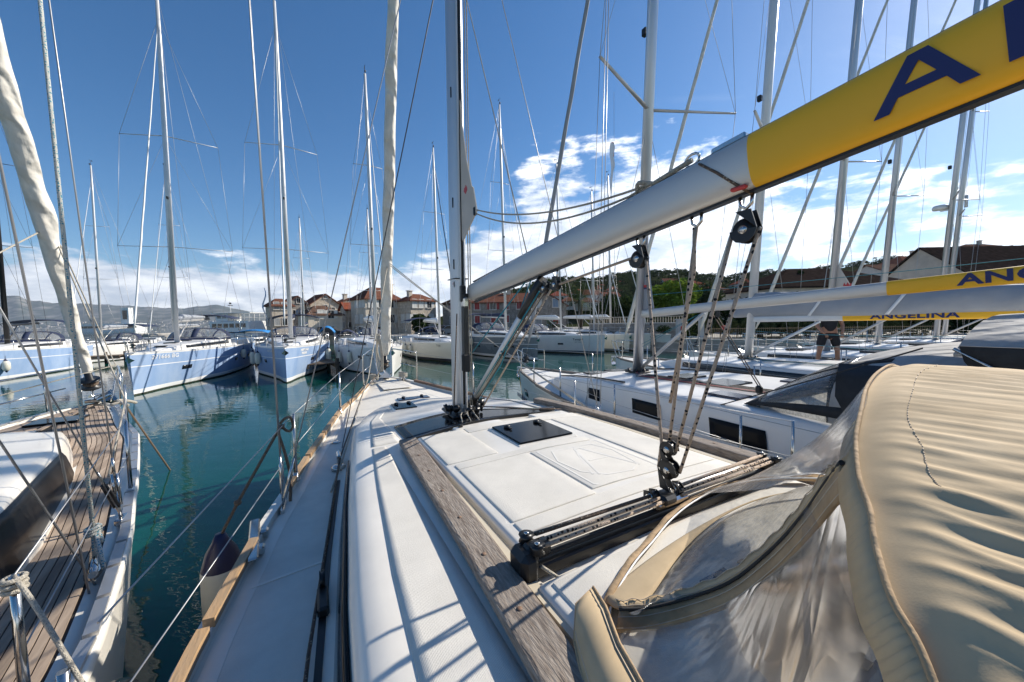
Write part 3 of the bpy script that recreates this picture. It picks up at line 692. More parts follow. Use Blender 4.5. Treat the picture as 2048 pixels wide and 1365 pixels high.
# ================= setting
def noise2(x, y, s=0):
    return math.sin(x*1.3+s)*.5+math.sin(x*2.9+y*1.7+s*2)*.27+math.sin(x*6.1-y*2.3+s*3)*.14+math.sin(x*13.3+y*5+s)*.07
def build_setting():
    b = MB(); R0 = 5200; P = []
    for i in range(2):
        P.append([(-R0+2*R0*i, -R0+2*R0*j, 0) for j in range(2)])
    b.add([(-R0, -200, 0), (R0, -200, 0), (R0, R0, 0), (-R0, R0, 0)], [(0, 1, 2, 3)]); b.build('sea_water', M['water'], kind='structure')
    b = MB(); b.add([(-R0, -200, -6), (R0, -200, -6), (R0, R0, -6), (-R0, R0, -6)], [(0, 1, 2, 3)]); b.build('sea_bed', pbr('sea_bed', (.05, .07, .06), .9), kind='structure')
    # far mountain ridge across the bay, left
    mt = pbr('karst_mountain', (.20, .19, .16), .9, var=.3, vscale=.006, det=12, col2=(.045, .06, .04), lo=.47, hi=.62, stretch=(1, 1, 2.2))
    ridge = [(-500, 600), (0, 590), (40, 592), (60, 600), (110, 606), (180, 608), (260, 612), (330, 616), (370, 617), (400, 613), (430, 610), (455, 613), (480, 620), (520, 626), (600, 636), (700, 645)]
    D0 = 3600
    b = MB(); P = []; n = 150
    for j in range(15):
        v = j/14; row = []
        for i in range(n+1):
            px = lerp(-500, 700, i/n); ry = interp(ridge, px); d = D0+v*1500
            top = at(px, ry, D0+1500).z*1.0
            z = top*(v**1.15)*(1+.10*noise2(px*.03, v*4)*(1-v))+ (top*.03*noise2(px*.11, v*9, 2))*v
            p = at(px, 650, d); row.append((p.x, p.y, max(-2, z-3 if j == 0 else z)))
        P.append(row)
    for i in range(n+1): pass
    b.grid(P); b.build('mountains', mt, kind='structure')
    # pale scatter of a far town at the foot of the mountains
    b = MB(); rnd = random.Random(3)
    for i in range(420):
        px = rnd.uniform(-100, 520); d = D0+rnd.uniform(20, 380); p = at(px, 650, d); s_ = rnd.uniform(6, 16)
        topz = at(px, interp(ridge, px), D0+1500).z*(((d-D0)/1500)**1.15)
        b.box((p.x, p.y, topz+s_*.25), (s_*1.6, s_, s_*.7), rz=rnd.random())
    b.build('far_town', pbr('far_walls', (.55, .50, .44), .8), kind='stuff')
    # quay and the land behind it
    stone = pbr('quay_stone', (.42, .39, .34), .85, var=.15, vscale=1.2, bump=.2, bscale=12)
    edge_ = [(-47, 62), (-38, 56), (-8, 49), (5, 41), (14, 30.5), (20, 27), (34, 24), (60, 22)]
    back = [(200, 60), (200, 420), (-30, 420), (-62, 110)]
    b = MB(); b.prism(edge_+back, -3, 1.05, 'z'); b.build('quay', stone, kind='structure')
    b = MB(); pts = [Vector((x, y+.25, 1.05)) for x, y in edge_]; ribbon(b, pts, .5, .10); b.build('quay_edge', pbr('quay_kerb', (.5, .47, .41), .8, var=.1), kind='structure')
    # breakwater
    b = MB(); p, q = at(265, 668, 90), at(335, 668, 84)
    for t in range(12):
        c = p.lerp(q, t/11); b.box((c.x, c.y, .5), (4.5, 3, 1.6+.5*math.sin(t)), rz=t, bev=.2)
    o = b.build('breakwater', stone); tag(o, 'low stone breakwater lying across open water behind the first blue yacht', 'breakwater')
    # hill behind the town
    ridge = [(560, 650), (860, 640), (960, 612), (1040, 588), (1080, 573), (1120, 566), (1160, 567), (1190, 570), (1230, 560), (1290, 556), (1340, 553), (1370, 551), (1400, 560), (1450, 565), (1500, 556), (1545, 553), (1620, 548), (1750, 530), (1900, 512), (2100, 500), (2500, 500)]
    b = MB(); P = []; n = 110
    for j in range(13):
        v = j/12; row = []
        for i in range(n+1):
            px = lerp(560, 2500, i/n); d = 95+v*165; top = at(px, interp(ridge, px), 260).z
            z = 1.0+(top-1.0)*sst(0, 1, v)**.9+1.2*noise2(px*.02, v*6)*v*(1-v)*2
            p = at(px, 650, d); row.append((p.x, p.y, z))
        P.append(row)
    # drop behind the crest
    P.append([(x*1.25, y*1.25, 0) for x, y, z in P[-1]])
    b.grid(P); b.build('hillside', pbr('dry_hillside', (.045, .05, .022), 1, var=.3, vscale=.05, col2=(.02, .027, .012), spec=0), kind='structure')
    def hz(px, d):
        v = (d-95)/165; top = at(px, interp(ridge, px), 260).z; return 1.0+(top-1.0)*sst(0, 1, max(0, min(1, v)))**.9
    return hz
hill_z = build_setting()

# ---------------- foliage
def leafmat(name, c1, c2):
    m = pbr(name, c1, .7, vscale=1.2, col2=c2, det=6, lo=.3, hi=.7); b = m.node_tree.nodes['Principled BSDF']; b.inputs['Specular IOR Level'].default_value = 0
    return m
M['pine'] = leafmat('pine_leaves', (.22, .30, .04), (.07, .12, .02))
M['dark'] = leafmat('dark_leaves', (.045, .065, .022), (.014, .026, .010))
M['olive'] = leafmat('olive_leaves', (.10, .12, .05), (.035, .05, .02))
M['palm'] = leafmat('palm_leaves', (.10, .14, .06), (.035, .06, .025))
M['hillwood'] = leafmat('hill_pine_leaves', (.055, .075, .028), (.02, .032, .012))
M['bark'] = pbr('bark', (.10, .075, .05), .9, var=.3, vscale=8, bump=.5, bscale=20)
def leafcloud(b, c, r, n, ls, rnd, flat=.8, clumps=26):
    cs = []
    for k in range(clumps):
        a = rnd.uniform(0, 6.28); t = rnd.random()**.5; h = rnd.uniform(-.9, 1)
        cs.append((Vector((math.cos(a)*t*r[0]*.8, math.sin(a)*t*r[1]*.8, h*r[2]*.75*(1-.35*t))), rnd.uniform(.28, .48)))
    for i in range(n):
        cc, cr = cs[rnd.randrange(len(cs))]
        d = Vector((rnd.gauss(0, 1), rnd.gauss(0, 1), rnd.gauss(0, 1))); d = d.normalized()*(rnd.random()**.4)
        p = Vector(c)+cc+Vector((d.x*r[0]*cr, d.y*r[1]*cr, d.z*r[2]*cr*flat))
        u = Vector((rnd.gauss(0, 1), rnd.gauss(0, 1), rnd.gauss(0, 1))).normalized(); w = u.orthogonal().normalized(); s_ = ls*rnd.uniform(.6, 1.4)
        k = len(b.v); b.v += [tuple(p-u*s_), tuple(p+w*s_*.5), tuple(p+u*s_), tuple(p-w*s_*.5)]; b.f.append((k, k+1, k+2, k+3)); b.m.append(0); b.sm.append(False)
def tree(label, c, r, h0, mat, n=2600, ls=.22, cat='tree', group='trees behind the quay', seed=1):
    rnd = random.Random(seed); o = empty('leafy_tree', (c[0], c[1], h0), 0, label, cat, group)
    H_ = c[2]-h0
    b = MB(); b.tube([(0, 0, -.2), (.1, .05, H_*.5), (.05, .1, H_)], [.22, .17, .10], 8)
    for k in range(5):
        a = k*1.3; b.tube([(0.08, .05, H_*.6), (math.cos(a)*r[0]*.55, math.sin(a)*r[1]*.55, H_+r[2]*.2)], [.09, .03], 5)
    b.build('trunk', M['bark'], o)
    b = MB(); leafcloud(b, (0, 0, H_), r, int(n*1.6), ls*1.1, rnd); b.build('crown', mat, o); return o
def px_tree(label, px, pyt, pyb, d, wpx, mat, n=2600, ls=.2, seed=1, group='trees behind the quay'):
    c = at(px, (pyt+pyb)/2, d); rz = (pyb-pyt)/2*d/F; rx = wpx/2*d/F*1.05
    return tree(label, c, (rx, rx, rz), 1.05, mat, n, ls, seed=seed, group=group)
px_tree('bright green bushy pine rising right of the second mast', 1343, 552, 650, 40, 92, M['pine'], 5200, .17, 2)
px_tree('dark dense tree left of the bright green pine, behind the grey mast', 1225, 580, 690, 42, 80, M['dark'], 4200, .2, 3)
px_tree('dark tree between palm and dark dense tree, with yellowish lower leaves', 1278, 575, 690, 46, 80, M['dark'], 3600, .2, 8)
px_tree('grey-green olive-like tree right of the bright green pine', 1400, 560, 660, 44, 70, M['olive'], 3800, .17, 4)
px_tree('dark tree in shade directly below the bright green pine', 1330, 620, 690, 37, 130, M['dark'], 4200, .19, 5)
px_tree('dark green tree behind the mast carrying blue ropes', 1460, 590, 690, 46, 90, M['dark'], 3200, .2, 6)
px_tree('low round dark tree in front of the long stone house', 842, 625, 668, 56, 34, M['dark'], 1500, .22, 7)
px_tree('small conifer sticking up over the long dark tiled roof', 1601, 538, 566, 46, 10, M['dark'], 300, .2, 9)
def palm(label, px, pyt, pyb, d, rp, seed=0, group='palms on the quay'):
    rnd = random.Random(seed); c = at(px, (pyt+pyb)/2, d); R_ = rp*d/F
    o = empty('palm_tree', (c.x, c.y, 1.05), 0, label, 'palm tree', group); h = c.z-1.05
    b = MB(); b.tube([(0, 0, -.1), (.05, 0, h*.5), (0, 0, h)], [.30, .26, .30], 10); b.build('trunk', M['bark'], o)
    b = MB()
    for k in range(46):
        a = rnd.uniform(0, 6.28); e = rnd.uniform(-.5, 1.35); L = R_*rnd.uniform(.8, 1.1); pts = []
        for i in range(8):
            t = i/7; ang = e-t*t*1.3
            pts.append((pts[-1] if pts else Vector((0, 0, h)))+Vector((math.cos(a)*math.cos(ang), math.sin(a)*math.cos(ang), math.sin(ang)))*L/7)
        sd_ = Vector((-math.sin(a), math.cos(a), 0))
        for i in range(1, 8):
            for s_ in (-1, 1):
                for q in (0, .5):
                    p = pts[i-1].lerp(pts[i], q); w = .42*math.sin((i+q)/8.2*3.1)*R_*.6+.05; dirn = (pts[i]-pts[i-1]).normalized()
                    b.add([p, p+dirn*.05, p+sd_*s_*w+dirn*w*.5-Vector((0, 0, w*.35))], [(0, 1, 2)])
    b.build('fronds', M['palm'], o); return o
palm('large date palm with arching fronds beside the grey gabled house', 1160, 560, 640, 46, 42, 1)
palm('small palm low in front of the grey gabled house', 1103, 640, 668, 44, 18, 2)
def hillwood():
    rnd = random.Random(11); b = MB()
    for i in range(1150):
        px = rnd.uniform(1000, 1560) if i < 900 else rnd.uniform(1560, 2300); d = rnd.uniform(120, 262); p = at(px, 650, d); z = hill_z(px, d)
        r = rnd.uniform(2.0, 4.0); leafcloud(b, (p.x, p.y, z+r*.55), (r, r, r*.62), 130, .45, rnd, clumps=5)
    b.build('hillside_woods', M['hillwood'], kind='stuff')
hillwood()

# ---------------- houses
def stonemat(name, c, c2, sc=3.0):
    m = pbr(name, c, .9, vscale=2.0, col2=c2, det=8, bump=.3, bscale=6)
    N = m.node_tree.nodes; L = m.node_tree.links; b = N['Principled BSDF']; old = b.inputs['Base Color'].links[0].from_socket
    tc = N.new('ShaderNodeTexCoord'); br = N.new('ShaderNodeTexBrick'); br.inputs['Scale'].default_value = sc; br.inputs['Color1'].default_value = (1, 1, 1, 1); br.inputs['Color2'].default_value = (.72, .70, .68, 1); br.inputs['Mortar'].default_value = (.55, .53, .5, 1); br.inputs['Mortar Size'].default_value = .03
    mp = N.new('ShaderNodeMapping'); mp.inputs['Rotation'].default_value = (rad(90), 0, 0); L.new(tc.outputs['Object'], mp.inputs[0]); L.new(mp.outputs[0], br.inputs['Vector'])
    mx = N.new('ShaderNodeMix'); mx.data_type = 'RGBA'; mx.blend_type = 'MULTIPLY'; mx.inputs['Factor'].default_value = .8; L.new(old, mx.inputs['A']); L.new(br.outputs[0], mx.inputs['B']); L.new(mx.outputs['Result'], b.inputs['Base Color'])
    return m
M['stone1'] = stonemat('pale_limestone_wall', (.66, .58, .47), (.46, .39, .31), 1.6)
M['stone2'] = stonemat('grey_limestone_wall', (.36, .335, .30), (.24, .215, .19), 1.8)
M['plaster'] = pbr('warm_plaster', (.64, .56, .45), .9, var=.12, vscale=.8, det=8)
M['plaster2'] = pbr('pale_plaster', (.60, .57, .52), .9, var=.08, vscale=.8)
def tilemat(name, c, c2):
    m = pbr(name, c, .85, vscale=2.2, col2=c2, det=8, bump=.2, spec=0); add_wave_bump(m, 'X', 2.2, .5, .05); return m
M['tile'] = tilemat('terracotta_tiles', (.20, .088, .058), (.12, .06, .045))
M['tilered'] = tilemat('red_terracotta_tiles', (.28, .085, .05), (.17, .065, .045))
M['tiledark'] = tilemat('dark_brown_tiles', (.045, .032, .027), (.024, .018, .015))
M['tileold'] = tilemat('old_brown_tiles', (.17, .10, .07), (.09, .06, .05))
M['shutw'] = pbr('pale_shutter', (.62, .62, .58), .6); M['shutr'] = pbr('red_shutter', (.30, .035, .03), .6); M['shutb'] = pbr('blue_shutter', (.22, .30, .40), .6); M['shutg'] = pbr('grey_shutter', (.30, .31, .31), .6)
M['pane'] = pbr('house_pane', (.03, .035, .04), .1)
def house(label, px0, px1, ye, yr, d, wall, roof, kind='gable', wins=(), depth=8, base=1.05, rz=0, group='houses along the quay', over=.35, chimney=(), zbase=None, name='stone_house'):
    """front wall from px0 to px1 at depth d; ye eaves row, yr ridge row of the photo; wins: (u, v, w, h, shutter, open)"""
    a = at(px0, 650, d); c = at(px1, 650, d); z0 = base if zbase is None else zbase; mid = (px0+px1)/2
    w = c.x-a.x
    if rz: w *= .88; depth = w*.68
    hz_ = at(mid, ye, d).z-z0; 
    hr = at(mid, yr, d+(depth/2 if kind != 'gablefront' else 0)).z-z0
    o = empty(name, ((a.x+c.x)/2, d, z0), rz, label, 'house', group); W2 = w/2; dp = depth
    b = MB()
    if kind == 'gablefront':
        b.prism([(-W2, -.5), (W2, -.5), (W2, hz_), (0, hr), (-W2, hz_)], 0, dp, 'y')
    elif kind == 'gable':
        b.prism([(0, -.5), (0, hz_), (dp/2, hr), (dp, hz_), (dp, -.5)], -W2, W2, 'x')
    else:
        b.box((0, dp/2, (hz_-.5)/2), (w, dp, hz_+.5))
    b.build('wall', wall, o)
    t = .16; b = MB(); e = over
    if kind == 'gablefront':
        sl = (hr-hz_)/W2
        for s_ in (-1, 1):
            b.add([(s_*(W2+e), -e, hz_-sl*e+.05), (0, -e, hr+.05), (0, dp+e, hr+.05), (s_*(W2+e), dp+e, hz_-sl*e+.05), (s_*(W2+e), -e, hz_-sl*e+.05+t), (0, -e, hr+.05+t), (0, dp+e, hr+.05+t), (s_*(W2+e), dp+e, hz_-sl*e+.05+t)], [(0, 1, 2, 3), (4, 7, 6, 5), (0, 4, 5, 1), (2, 6, 7, 3), (0, 3, 7, 4)])
    elif kind == 'gable':
        sl = (hr-hz_)/(dp/2)
        for y0, y1 in ((-e, dp/2), (dp+e, dp/2)):
            zA = hz_-sl*e+.05; V = [(-W2-e, y0, zA), (W2+e, y0, zA), (W2+e, y1, hr+.05), (-W2-e, y1, hr+.05)]
            b.add(V+[(x, y, z+t) for x, y, z in V], [(0, 1, 2, 3), (7, 6, 5, 4), (0, 4, 5, 1), (1, 5, 6, 2), (3, 7, 4, 0)])
    else:
        hip = min(W2*.9, dp/2); zA = hz_+.02
        V = [(-W2-e, -e, zA), (W2+e, -e, zA), (W2+e, dp+e, zA), (-W2-e, dp+e, zA), (-W2+hip, dp/2, hr), (W2-hip, dp/2, hr)]
        V += [(x, y, z-t) for x, y, z in V[:4]]
        b.add(V, [(0, 1, 5, 4), (1, 2, 5), (2, 3, 4, 5), (3, 0, 4), (6, 7, 1, 0), (7, 8, 2, 1), (8, 9, 3, 2), (9, 6, 0, 3), (9, 8, 7, 6)])
    r = b.build('roof', roof, o)
    for cx, ch in chimney:
        c_ = MB(); c_.box((cx*W2, dp*.45, hr+ch/2-1.2), (.7, .6, ch+2.4)); c_.box((cx*W2, dp*.45, hr+ch+.05), (.9, .8, .12)); c_.build('chimney', M['plaster'], r)
    sets = [(o, wins, None)]
    if rz:
        sd = [(u, v, a_, b_, s_, 0) for (u, v, a_, b_, s_, q_) in wins if v < hz_-.6 and .2 < u < .9]
        sets.append((o, sd, Matrix.Translation((-W2, depth/2, 0)) @ Matrix.Rotation(rad(-90), 4, 'Z')))
    for o_, wl_, mtx in sets:
      W2 = w/2 if mtx is None else depth/2
      for wn in wl_:
        u, v, ww, wh, sh, op = wn
        x = lerp(-W2, W2, u); z = v
        f = MB(); 
        for s_ in (-1, 1): f.box((x+s_*(ww/2+.05), -.04, z), (.10, .12, wh+.2)); 
        f.box((x, -.04, z+wh/2+.06), (ww, .12, .12)); f.box((x, -.07, z-wh/2-.06), (ww+.3, .2, .12)); f.box((x, -.015, z), (.04, .03, wh))
        fo = f.build('window', M['plaster2'], o)
        if mtx is not None: fo.matrix_local = mtx
        box('pane', (x, -.004, z), (ww, .02, wh), M['pane'], fo)
        if sh:
            for s_ in (-1, 1):
                if op: box('shutter', (x+s_*(ww*.77+.08), -.07, z), (ww*.5, .06, wh), sh, fo)
                else: box('shutter', (x+s_*ww*.25, -.05, z), (ww*.5-.02, .05, wh), sh, fo)
    return o
Q = lambda px, d: 0
W_, R_s, B_s, G_ = M['shutw'], M['shutr'], M['shutb'], M['shutg']
house('pale stone house with hipped brown roof at the left end of the row', 543, 588, 612, 598, 60, M['stone1'], M['tile'], 'hip', [(.25, 5, .7, 1.1, G_, 0), (.6, 5, .7, 1.1, G_, 0), (.25, 2.4, .7, 1.1, G_, 0), (.6, 2.4, .7, 1.1, None, 0)], 9, rz=rad(52))
house('stone gable house with small attic window behind the second blue yacht', 572, 622, 610, 594, 66, M['stone2'], M['tile'], 'gablefront', [(.55, 6.2, .6, .8, None, 0), (.3, 4, .7, 1, B_s, 1), (.75, 4, .7, 1, B_s, 1)], 9, rz=rad(52))
house('tall stone gable house with tiny windows and brown roof', 620, 686, 610, 590, 68, M['stone1'], M['tile'], 'gablefront', [(.5, 7.0, .6, .6, None, 0), (.5, 5.0, .6, .8, None, 0), (.75, 4.6, .6, .8, None, 0), (.25, 4.4, .6, .8, None, 0)], 10, rz=rad(52))
house('low stone house with hipped old brown roof and white shutters', 614, 690, 630, 612, 56, M['plaster'], M['tileold'], 'hip', [(.36, 3.4, .9, 1.2, W_, 0), (.66, 3.4, .9, 1.2, W_, 1), (.66, .9, .8, 1.2, None, 0), (.3, .9, .8, 1.2, None, 0)], 7, rz=rad(52))
house('narrow stone house with bright red roof and two small windows', 690, 726, 619, 608, 62, M['stone1'], M['tilered'], 'gable', [(.6, 4.1, .8, 1, G_, 0), (.62, 1.7, .8, 1, G_, 0), (.25, 1.7, .6, .9, None, 0)], 8, rz=rad(52))
house('stone house with square chimney behind the bright red roof', 683, 722, 606, 598, 74, M['stone1'], M['tile'], 'gablefront', [(.5, 6, .6, .8, None, 0)], 8, chimney=[(-.3, .9)], rz=rad(52))
house('large plastered house with high pyramid roof behind the furled sail', 724, 815, 599, 576, 60, M['plaster'], M['tile'], 'hip', [(.15, 5.1, .9, 1.3, W_, 0), (.42, 5.1, .9, 1.3, W_, 1), (.70, 5.1, .9, 1.3, W_, 1), (.15, 2.6, .9, 1.3, W_, 1), (.42, 2.6, .9, 1.3, W_, 0), (.72, 2.6, .9, 1.3, W_, 1), (.88, 5.1, .7, 1.3, W_, 0), (.3, .5, .9, 1.6, None, 0), (.62, .5, .9, 1.6, None, 0)], 10, chimney=[(.8, .6)], rz=rad(52))
house('long pale stone house with dark red roof and white shutters', 813, 884, 602, 589, 61.5, M['stone1'], M['tile'], 'hip', [(.15, 5.0, .9, 1.3, W_, 0), (.40, 5.0, .9, 1.3, W_, 0), (.72, 5.0, .9, 1.3, W_, 1), (.15, 2.6, .9, 1.3, W_, 1), (.42, 2.6, .9, 1.3, W_, 0), (.8, 2.6, .9, 1.3, W_, 0)], 9, chimney=[(-.6, .4)], rz=rad(52))
house('small brown stone house partly hidden by the big mast', 886, 925, 608, 596, 64, M['stone2'], M['tiledark'], 'hip', [(.5, 4.6, .9, 1.2, R_s, 0), (.5, 2.2, .9, 1.2, G_, 0)], 8)
house('long stone row with red shutters and orange-brown roof right of the big mast', 926, 1058, 606, 590, 58, M['stone2'], M['tile'], 'gable', [(.08, 4.3, .8, 1.1, R_s, 0), (.22, 4.3, .8, 1.1, R_s, 0), (.46, 4.3, .9, 1.1, R_s, 1), (.66, 4.3, .8, 1.1, R_s, 0), (.86, 4.3, .8, 1.1, R_s, 0), (.22, 2.2, .8, 1.1, R_s, 0), (.46, 2.2, .8, 1.1, R_s, 0), (.66, 2.2, .8, 1.1, R_s, 0), (.86, 2.2, .8, 1.1, G_, 0)], 9, chimney=[(.4, .7), (-.5, .6)])
house('grey stone gable house with blue shutters beside the date palm', 1056, 1133, 612, 588, 54, M['stone2'], M['tile'], 'gablefront', [(.28, 4.4, .8, 1.2, W_, 0), (.72, 4.4, .8, 1.2, B_s, 0), (.5, 6.3, .5, .6, None, 0), (.28, 1.6, .8, 1.3, G_, 0), (.72, 1.6, .8, 1.4, R_s, 0)], 10)
# houses up the hill
hl = [(1118, 588, 40, 150, 'tilered', 'plaster2'), (1160, 583, 34, 170, 'tilered', 'plaster2'), (1185, 586, 36, 140, 'tile', 'plaster2'), (1208, 574, 40, 190, 'tilered', 'plaster'), (1225, 590, 32, 130, 'tile', 'stone1'), (1245, 566, 46, 200, 'tilered', 'plaster2'), (1230, 578, 38, 165, 'tile', 'plaster2'), (1140, 599, 34, 120, 'tile', 'plaster2'),
      (1345, 563, 28, 185, 'tile', 'plaster2'), (1392, 566, 44, 170, 'tilered', 'plaster2'), (1430, 576, 60, 120, 'tile', 'stone1'), (1500, 563, 44, 180, 'tilered', 'plaster2'), (1180, 600, 40, 112, 'tileold', 'stone1'), (1540, 562, 40, 150, 'tile', 'plaster2')]
names = ['small white house with red roof lowest left on the hill', 'white house with red roof above the date palm', 'white house with brown roof right of the date palm', 'tan house with red roof high on the hill left of the grey stay', 'stone house with brown roof just over the dark trees', 'wide white house with red roof topmost on the hill', 'white house with brown roof below the topmost red roof', 'white house with brown roof close behind the gabled house', 'small pale house with brown roof over the bright green pine', 'white house with wide red roof right of the bright green pine', 'stone house with brown roof seen between the mainsheet ropes', 'white house with red roof right of the mainsheet ropes', 'stone house with old brown roof behind the date palm', 'pale house with brown roof beside the long dark tiled roof']
for (px, y, wp, d, rf, wl), lb in zip(hl, names):
    dd = d; zt = at(px, y, dd).z; hh = 14*dd/F
    house(lb, px-wp/2, px+wp/2, y+4, y-5, dd, M[wl], M[rf], 'gable' if int(px) % 2 else 'hip', [(.25, hh*.55, 1.0, 1.2, W_, 0), (.55, hh*.55, 1.0, 1.2, None, 0), (.8, hh*.55, 1.0, 1.2, W_, 0)], 9, group='houses on the hillside', zbase=at(px, y+18, dd).z)
# right-hand buildings with dark tiled roofs
house('long low building with very dark tiled roof behind the right-hand masts', 1548, 1850, 572, 536, 42, M['plaster'], M['tiledark'], 'hip', [(.2, 2, 1, 1.2, None, 0)], 12, group='dark roofed buildings on the right')
house('building with tall dark tiled roof at the right edge', 1946, 2200, 552, 494, 44, M['plaster'], M['tiledark'], 'gable', [(.2, 2, 1, 1.2, None, 0)], 12, group='dark roofed buildings on the right')
house('pale house with shallow red-brown roof between the two dark roofs', 1806, 1882, 530, 512, 74, M['plaster'], M['tile'], 'hip', [(.3, 7.2, 1, 1, W_, 0), (.7, 7.2, 1, 1, W_, 0)], 9, group='houses on the hillside', chimney=[(.5, .9)])
house('flat pale house with brown eaves above the tall dark roof', 1932, 2040, 498, 488, 90, M['plaster'], M['tileold'], 'hip', [(.3, 15, 1, 1, W_, 0)], 9, group='houses on the hillside', chimney=[(.1, .7)])
house('long ochre house half hidden behind the paired masts', 1780, 1950, 546, 530, 62, M['plaster2'], M['tileold'], 'gable', [(.15, 4.5, 1, 1.2, W_, 0), (.5, 4.5, 1, 1.2, W_, 0)], 9, group='houses on the hillside')
# stone wall with balustrade, pillar, planter, hedge, fence, red boxes
def quay_furniture():
    p, q = at(1180, 690, 36), at(1372, 690, 31.5); d = (q-p); L = math.hypot(d.x, d.y); rz = math.atan2(d.y, d.x)
    w = empty('stone_wall', (p.x, p.y, 1.05), rz, 'low stone wall topped by a small balustrade below the dark trees', 'wall')
    box('wall_body', (L/2, 0, .7), (L, .4, 1.4), M['stone2'], w); box('coping', (L/2, 0, 1.44), (L+.1, .5, .08), M['plaster2'], w)
    for i in range(int(L/.22)): 
        b = MB(); b.lathe([(.05, 0), (.03, .08), (.06, .2), (.03, .42), (.05, .5)], 6, (.15+i*.22, 0, 1.48)); b.build('baluster', M['stone1'], w)
    box('handrail', (L/2, 0, 2.02), (L, .18, .08), M['stone1'], w)
    for i, (px, lb) in enumerate(((1357, 'white square gate pillar beside the planter'), (1402, 'white square gate pillar right of the red post box'))):
        c = at(px, 690, 30.5); o = empty('gate_pillar', (c.x, c.y, 1.05), 0, lb, 'pillar', 'gate pillars on the quay'); box('pillar_shaft', (0, 0, .85), (.34, .34, 1.7), M['plaster2'], o); box('pillar_cap', (0, 0, 1.73), (.44, .44, .08), M['plaster2'], o)
    c = at(1326, 690, 28.5); o = empty('planter', (c.x, c.y, 1.05), 0, 'white square planter with a bushy plant on the quay', 'planter')
    b = MB(); b.box((0, 0, .28), (.75, .75, .56), taper=1.15, bev=.02); b.box((0, 0, .585), (.9, .9, .06)); b.build('planter_box', M['plaster2'], o)
    o2 = empty('potted_bush', (c.x, c.y, 1.6), 0, 'bushy green plant growing in the white planter', 'plant'); b = MB(); leafcloud(b, (0, 0, .38), (.55, .55, .42), 800, .06, random.Random(4)); b.build('leaves', M['dark'], o2); tube('stem', [(0, 0, 0), (0, 0, .4)], .04, M['bark'], o2)
    for px, lb in ((1365, 'small red box on the pillar by the planter'), (1447, 'red barrel-shaped box beside the fence behind the neighbouring mast')):
        c = at(px, 676, 29.5); o = empty('red_box', (c.x, c.y, 1.05), 0, lb, 'box', 'red boxes on the quay'); box('box_body', (0, 0, 1.0), (.26, .22, .36), M['red'], o, bev=.04); tube('box_post', [(0, 0, 0), (0, 0, .8)], .04, M['black'], o)
    # hedge and metal fence
    p, q = at(1410, 690, 30.5), at(1900, 690, 27); d = q-p; L = math.hypot(d.x, d.y); rz = math.atan2(d.y, d.x)
    h = empty('hedge', (p.x, p.y+.9, 1.05), rz, 'long dark clipped hedge behind the metal fence', 'hedge'); b = MB(); rnd = random.Random(8)
    for i in range(26): leafcloud(b, (L*(i+.5)/26, 0, 1.0+.12*math.sin(i)), (L/40, .5, 1.0), 420, .085, rnd, clumps=7)
    b.build('hedge_leaves', M['olive'], h)
    b = MB(); [b.tube([(L*(i+.5)/26, 0, 0), (L*(i+.5)/26+.1, 0, 1.1)], .04, 5) for i in range(26)]; b.build('hedge_stems', M['bark'], h)
    f = empty('fence', (p.x, p.y, 1.05), rz, 'low ochre metal bar fence along the hedge', 'fence'); fm = pbr('ochre_fence_paint', (.28, .20, .10), .6)
    for i in range(int(L/.14)): tube('fence_bar', [(i*.14, 0, .02), (i*.14, 0, .95)], .014, fm, f, 4)
    for z in (.12, .88): box('fence_rail', (L/2, .03, z), (L, .03, .05), fm, f)
    # big mass of trees filling the shade to the right behind the booms
    for i, px in enumerate((1520, 1590, 1660, 1740, 1830, 1930)):
        lab = ['dark round tree behind the hedge, first right of the blue-roped mast', 'dark tree second along the hedge behind the sail cover', 'dark tree third along the hedge behind the person', 'dark tree fourth along the hedge behind the paired booms', 'dark tree fifth along the hedge near the paired masts', 'dark tree last along the hedge at the right'][i]
        px_tree(lab, px, 585, 680, 33, 96, M['dark'], 2600, .18, 20+i, group='trees behind the hedge')
quay_furniture()
def piers():
    for i, (a, c, lb) in enumerate(((at(610, 700, 30), at(645, 748, 21), 'weathered wooden finger pier between the second blue yacht and the white one'), (at(420, 700, 30), at(505, 700, 31), 'wooden pontoon behind the first blue yacht'), (at(120, 712, 29), at(245, 712, 31), 'dark wooden pontoon behind the leftmost blue yacht'))):
        a = Vector((a.x, a.y, 0)); c = Vector((c.x, c.y, 0)); d = c-a; L = d.length; rz = math.atan2(d.y, d.x)
        o = empty('pontoon', a, rz, lb, 'pontoon', 'wooden pontoons'); n = int(L/.35)
        for k in range(n): box('plank', (L*(k+.5)/n, 0, .62), (L/n-.02, 1.6, .05), M['woodpier'], o)
        for s_ in (-1, 1): box('pier_beam', (L/2, s_*.72, .48), (L, .12, .2), M['woodpier'], o)
        for k in range(4): tube('pile', [(L*k/3, .8, -2), (L*k/3, .8, .9)], .11, M['bark'], o, 8)
piers()
def haze():
    b = MB(); b.box((0, 2500, 290), (10900, 5700, 594)); o = b.build('haze', None or bpy.data.materials.new('haze_air')); m = o.data.materials[0]; m.use_nodes = True; N = m.node_tree.nodes; N.remove(N['Principled BSDF'])
    v = N.new('ShaderNodeVolumePrincipled'); v.inputs['Color'].default_value = (.72, .82, 1, 1); v.inputs['Density'].default_value = .00006; v.inputs['Anisotropy'].default_value = .2
    m.node_tree.links.new(v.outputs[0], N['Material Output'].inputs['Volume']); o['kind'] = 'stuff'
USE_HAZE = True
if USE_HAZE: haze()
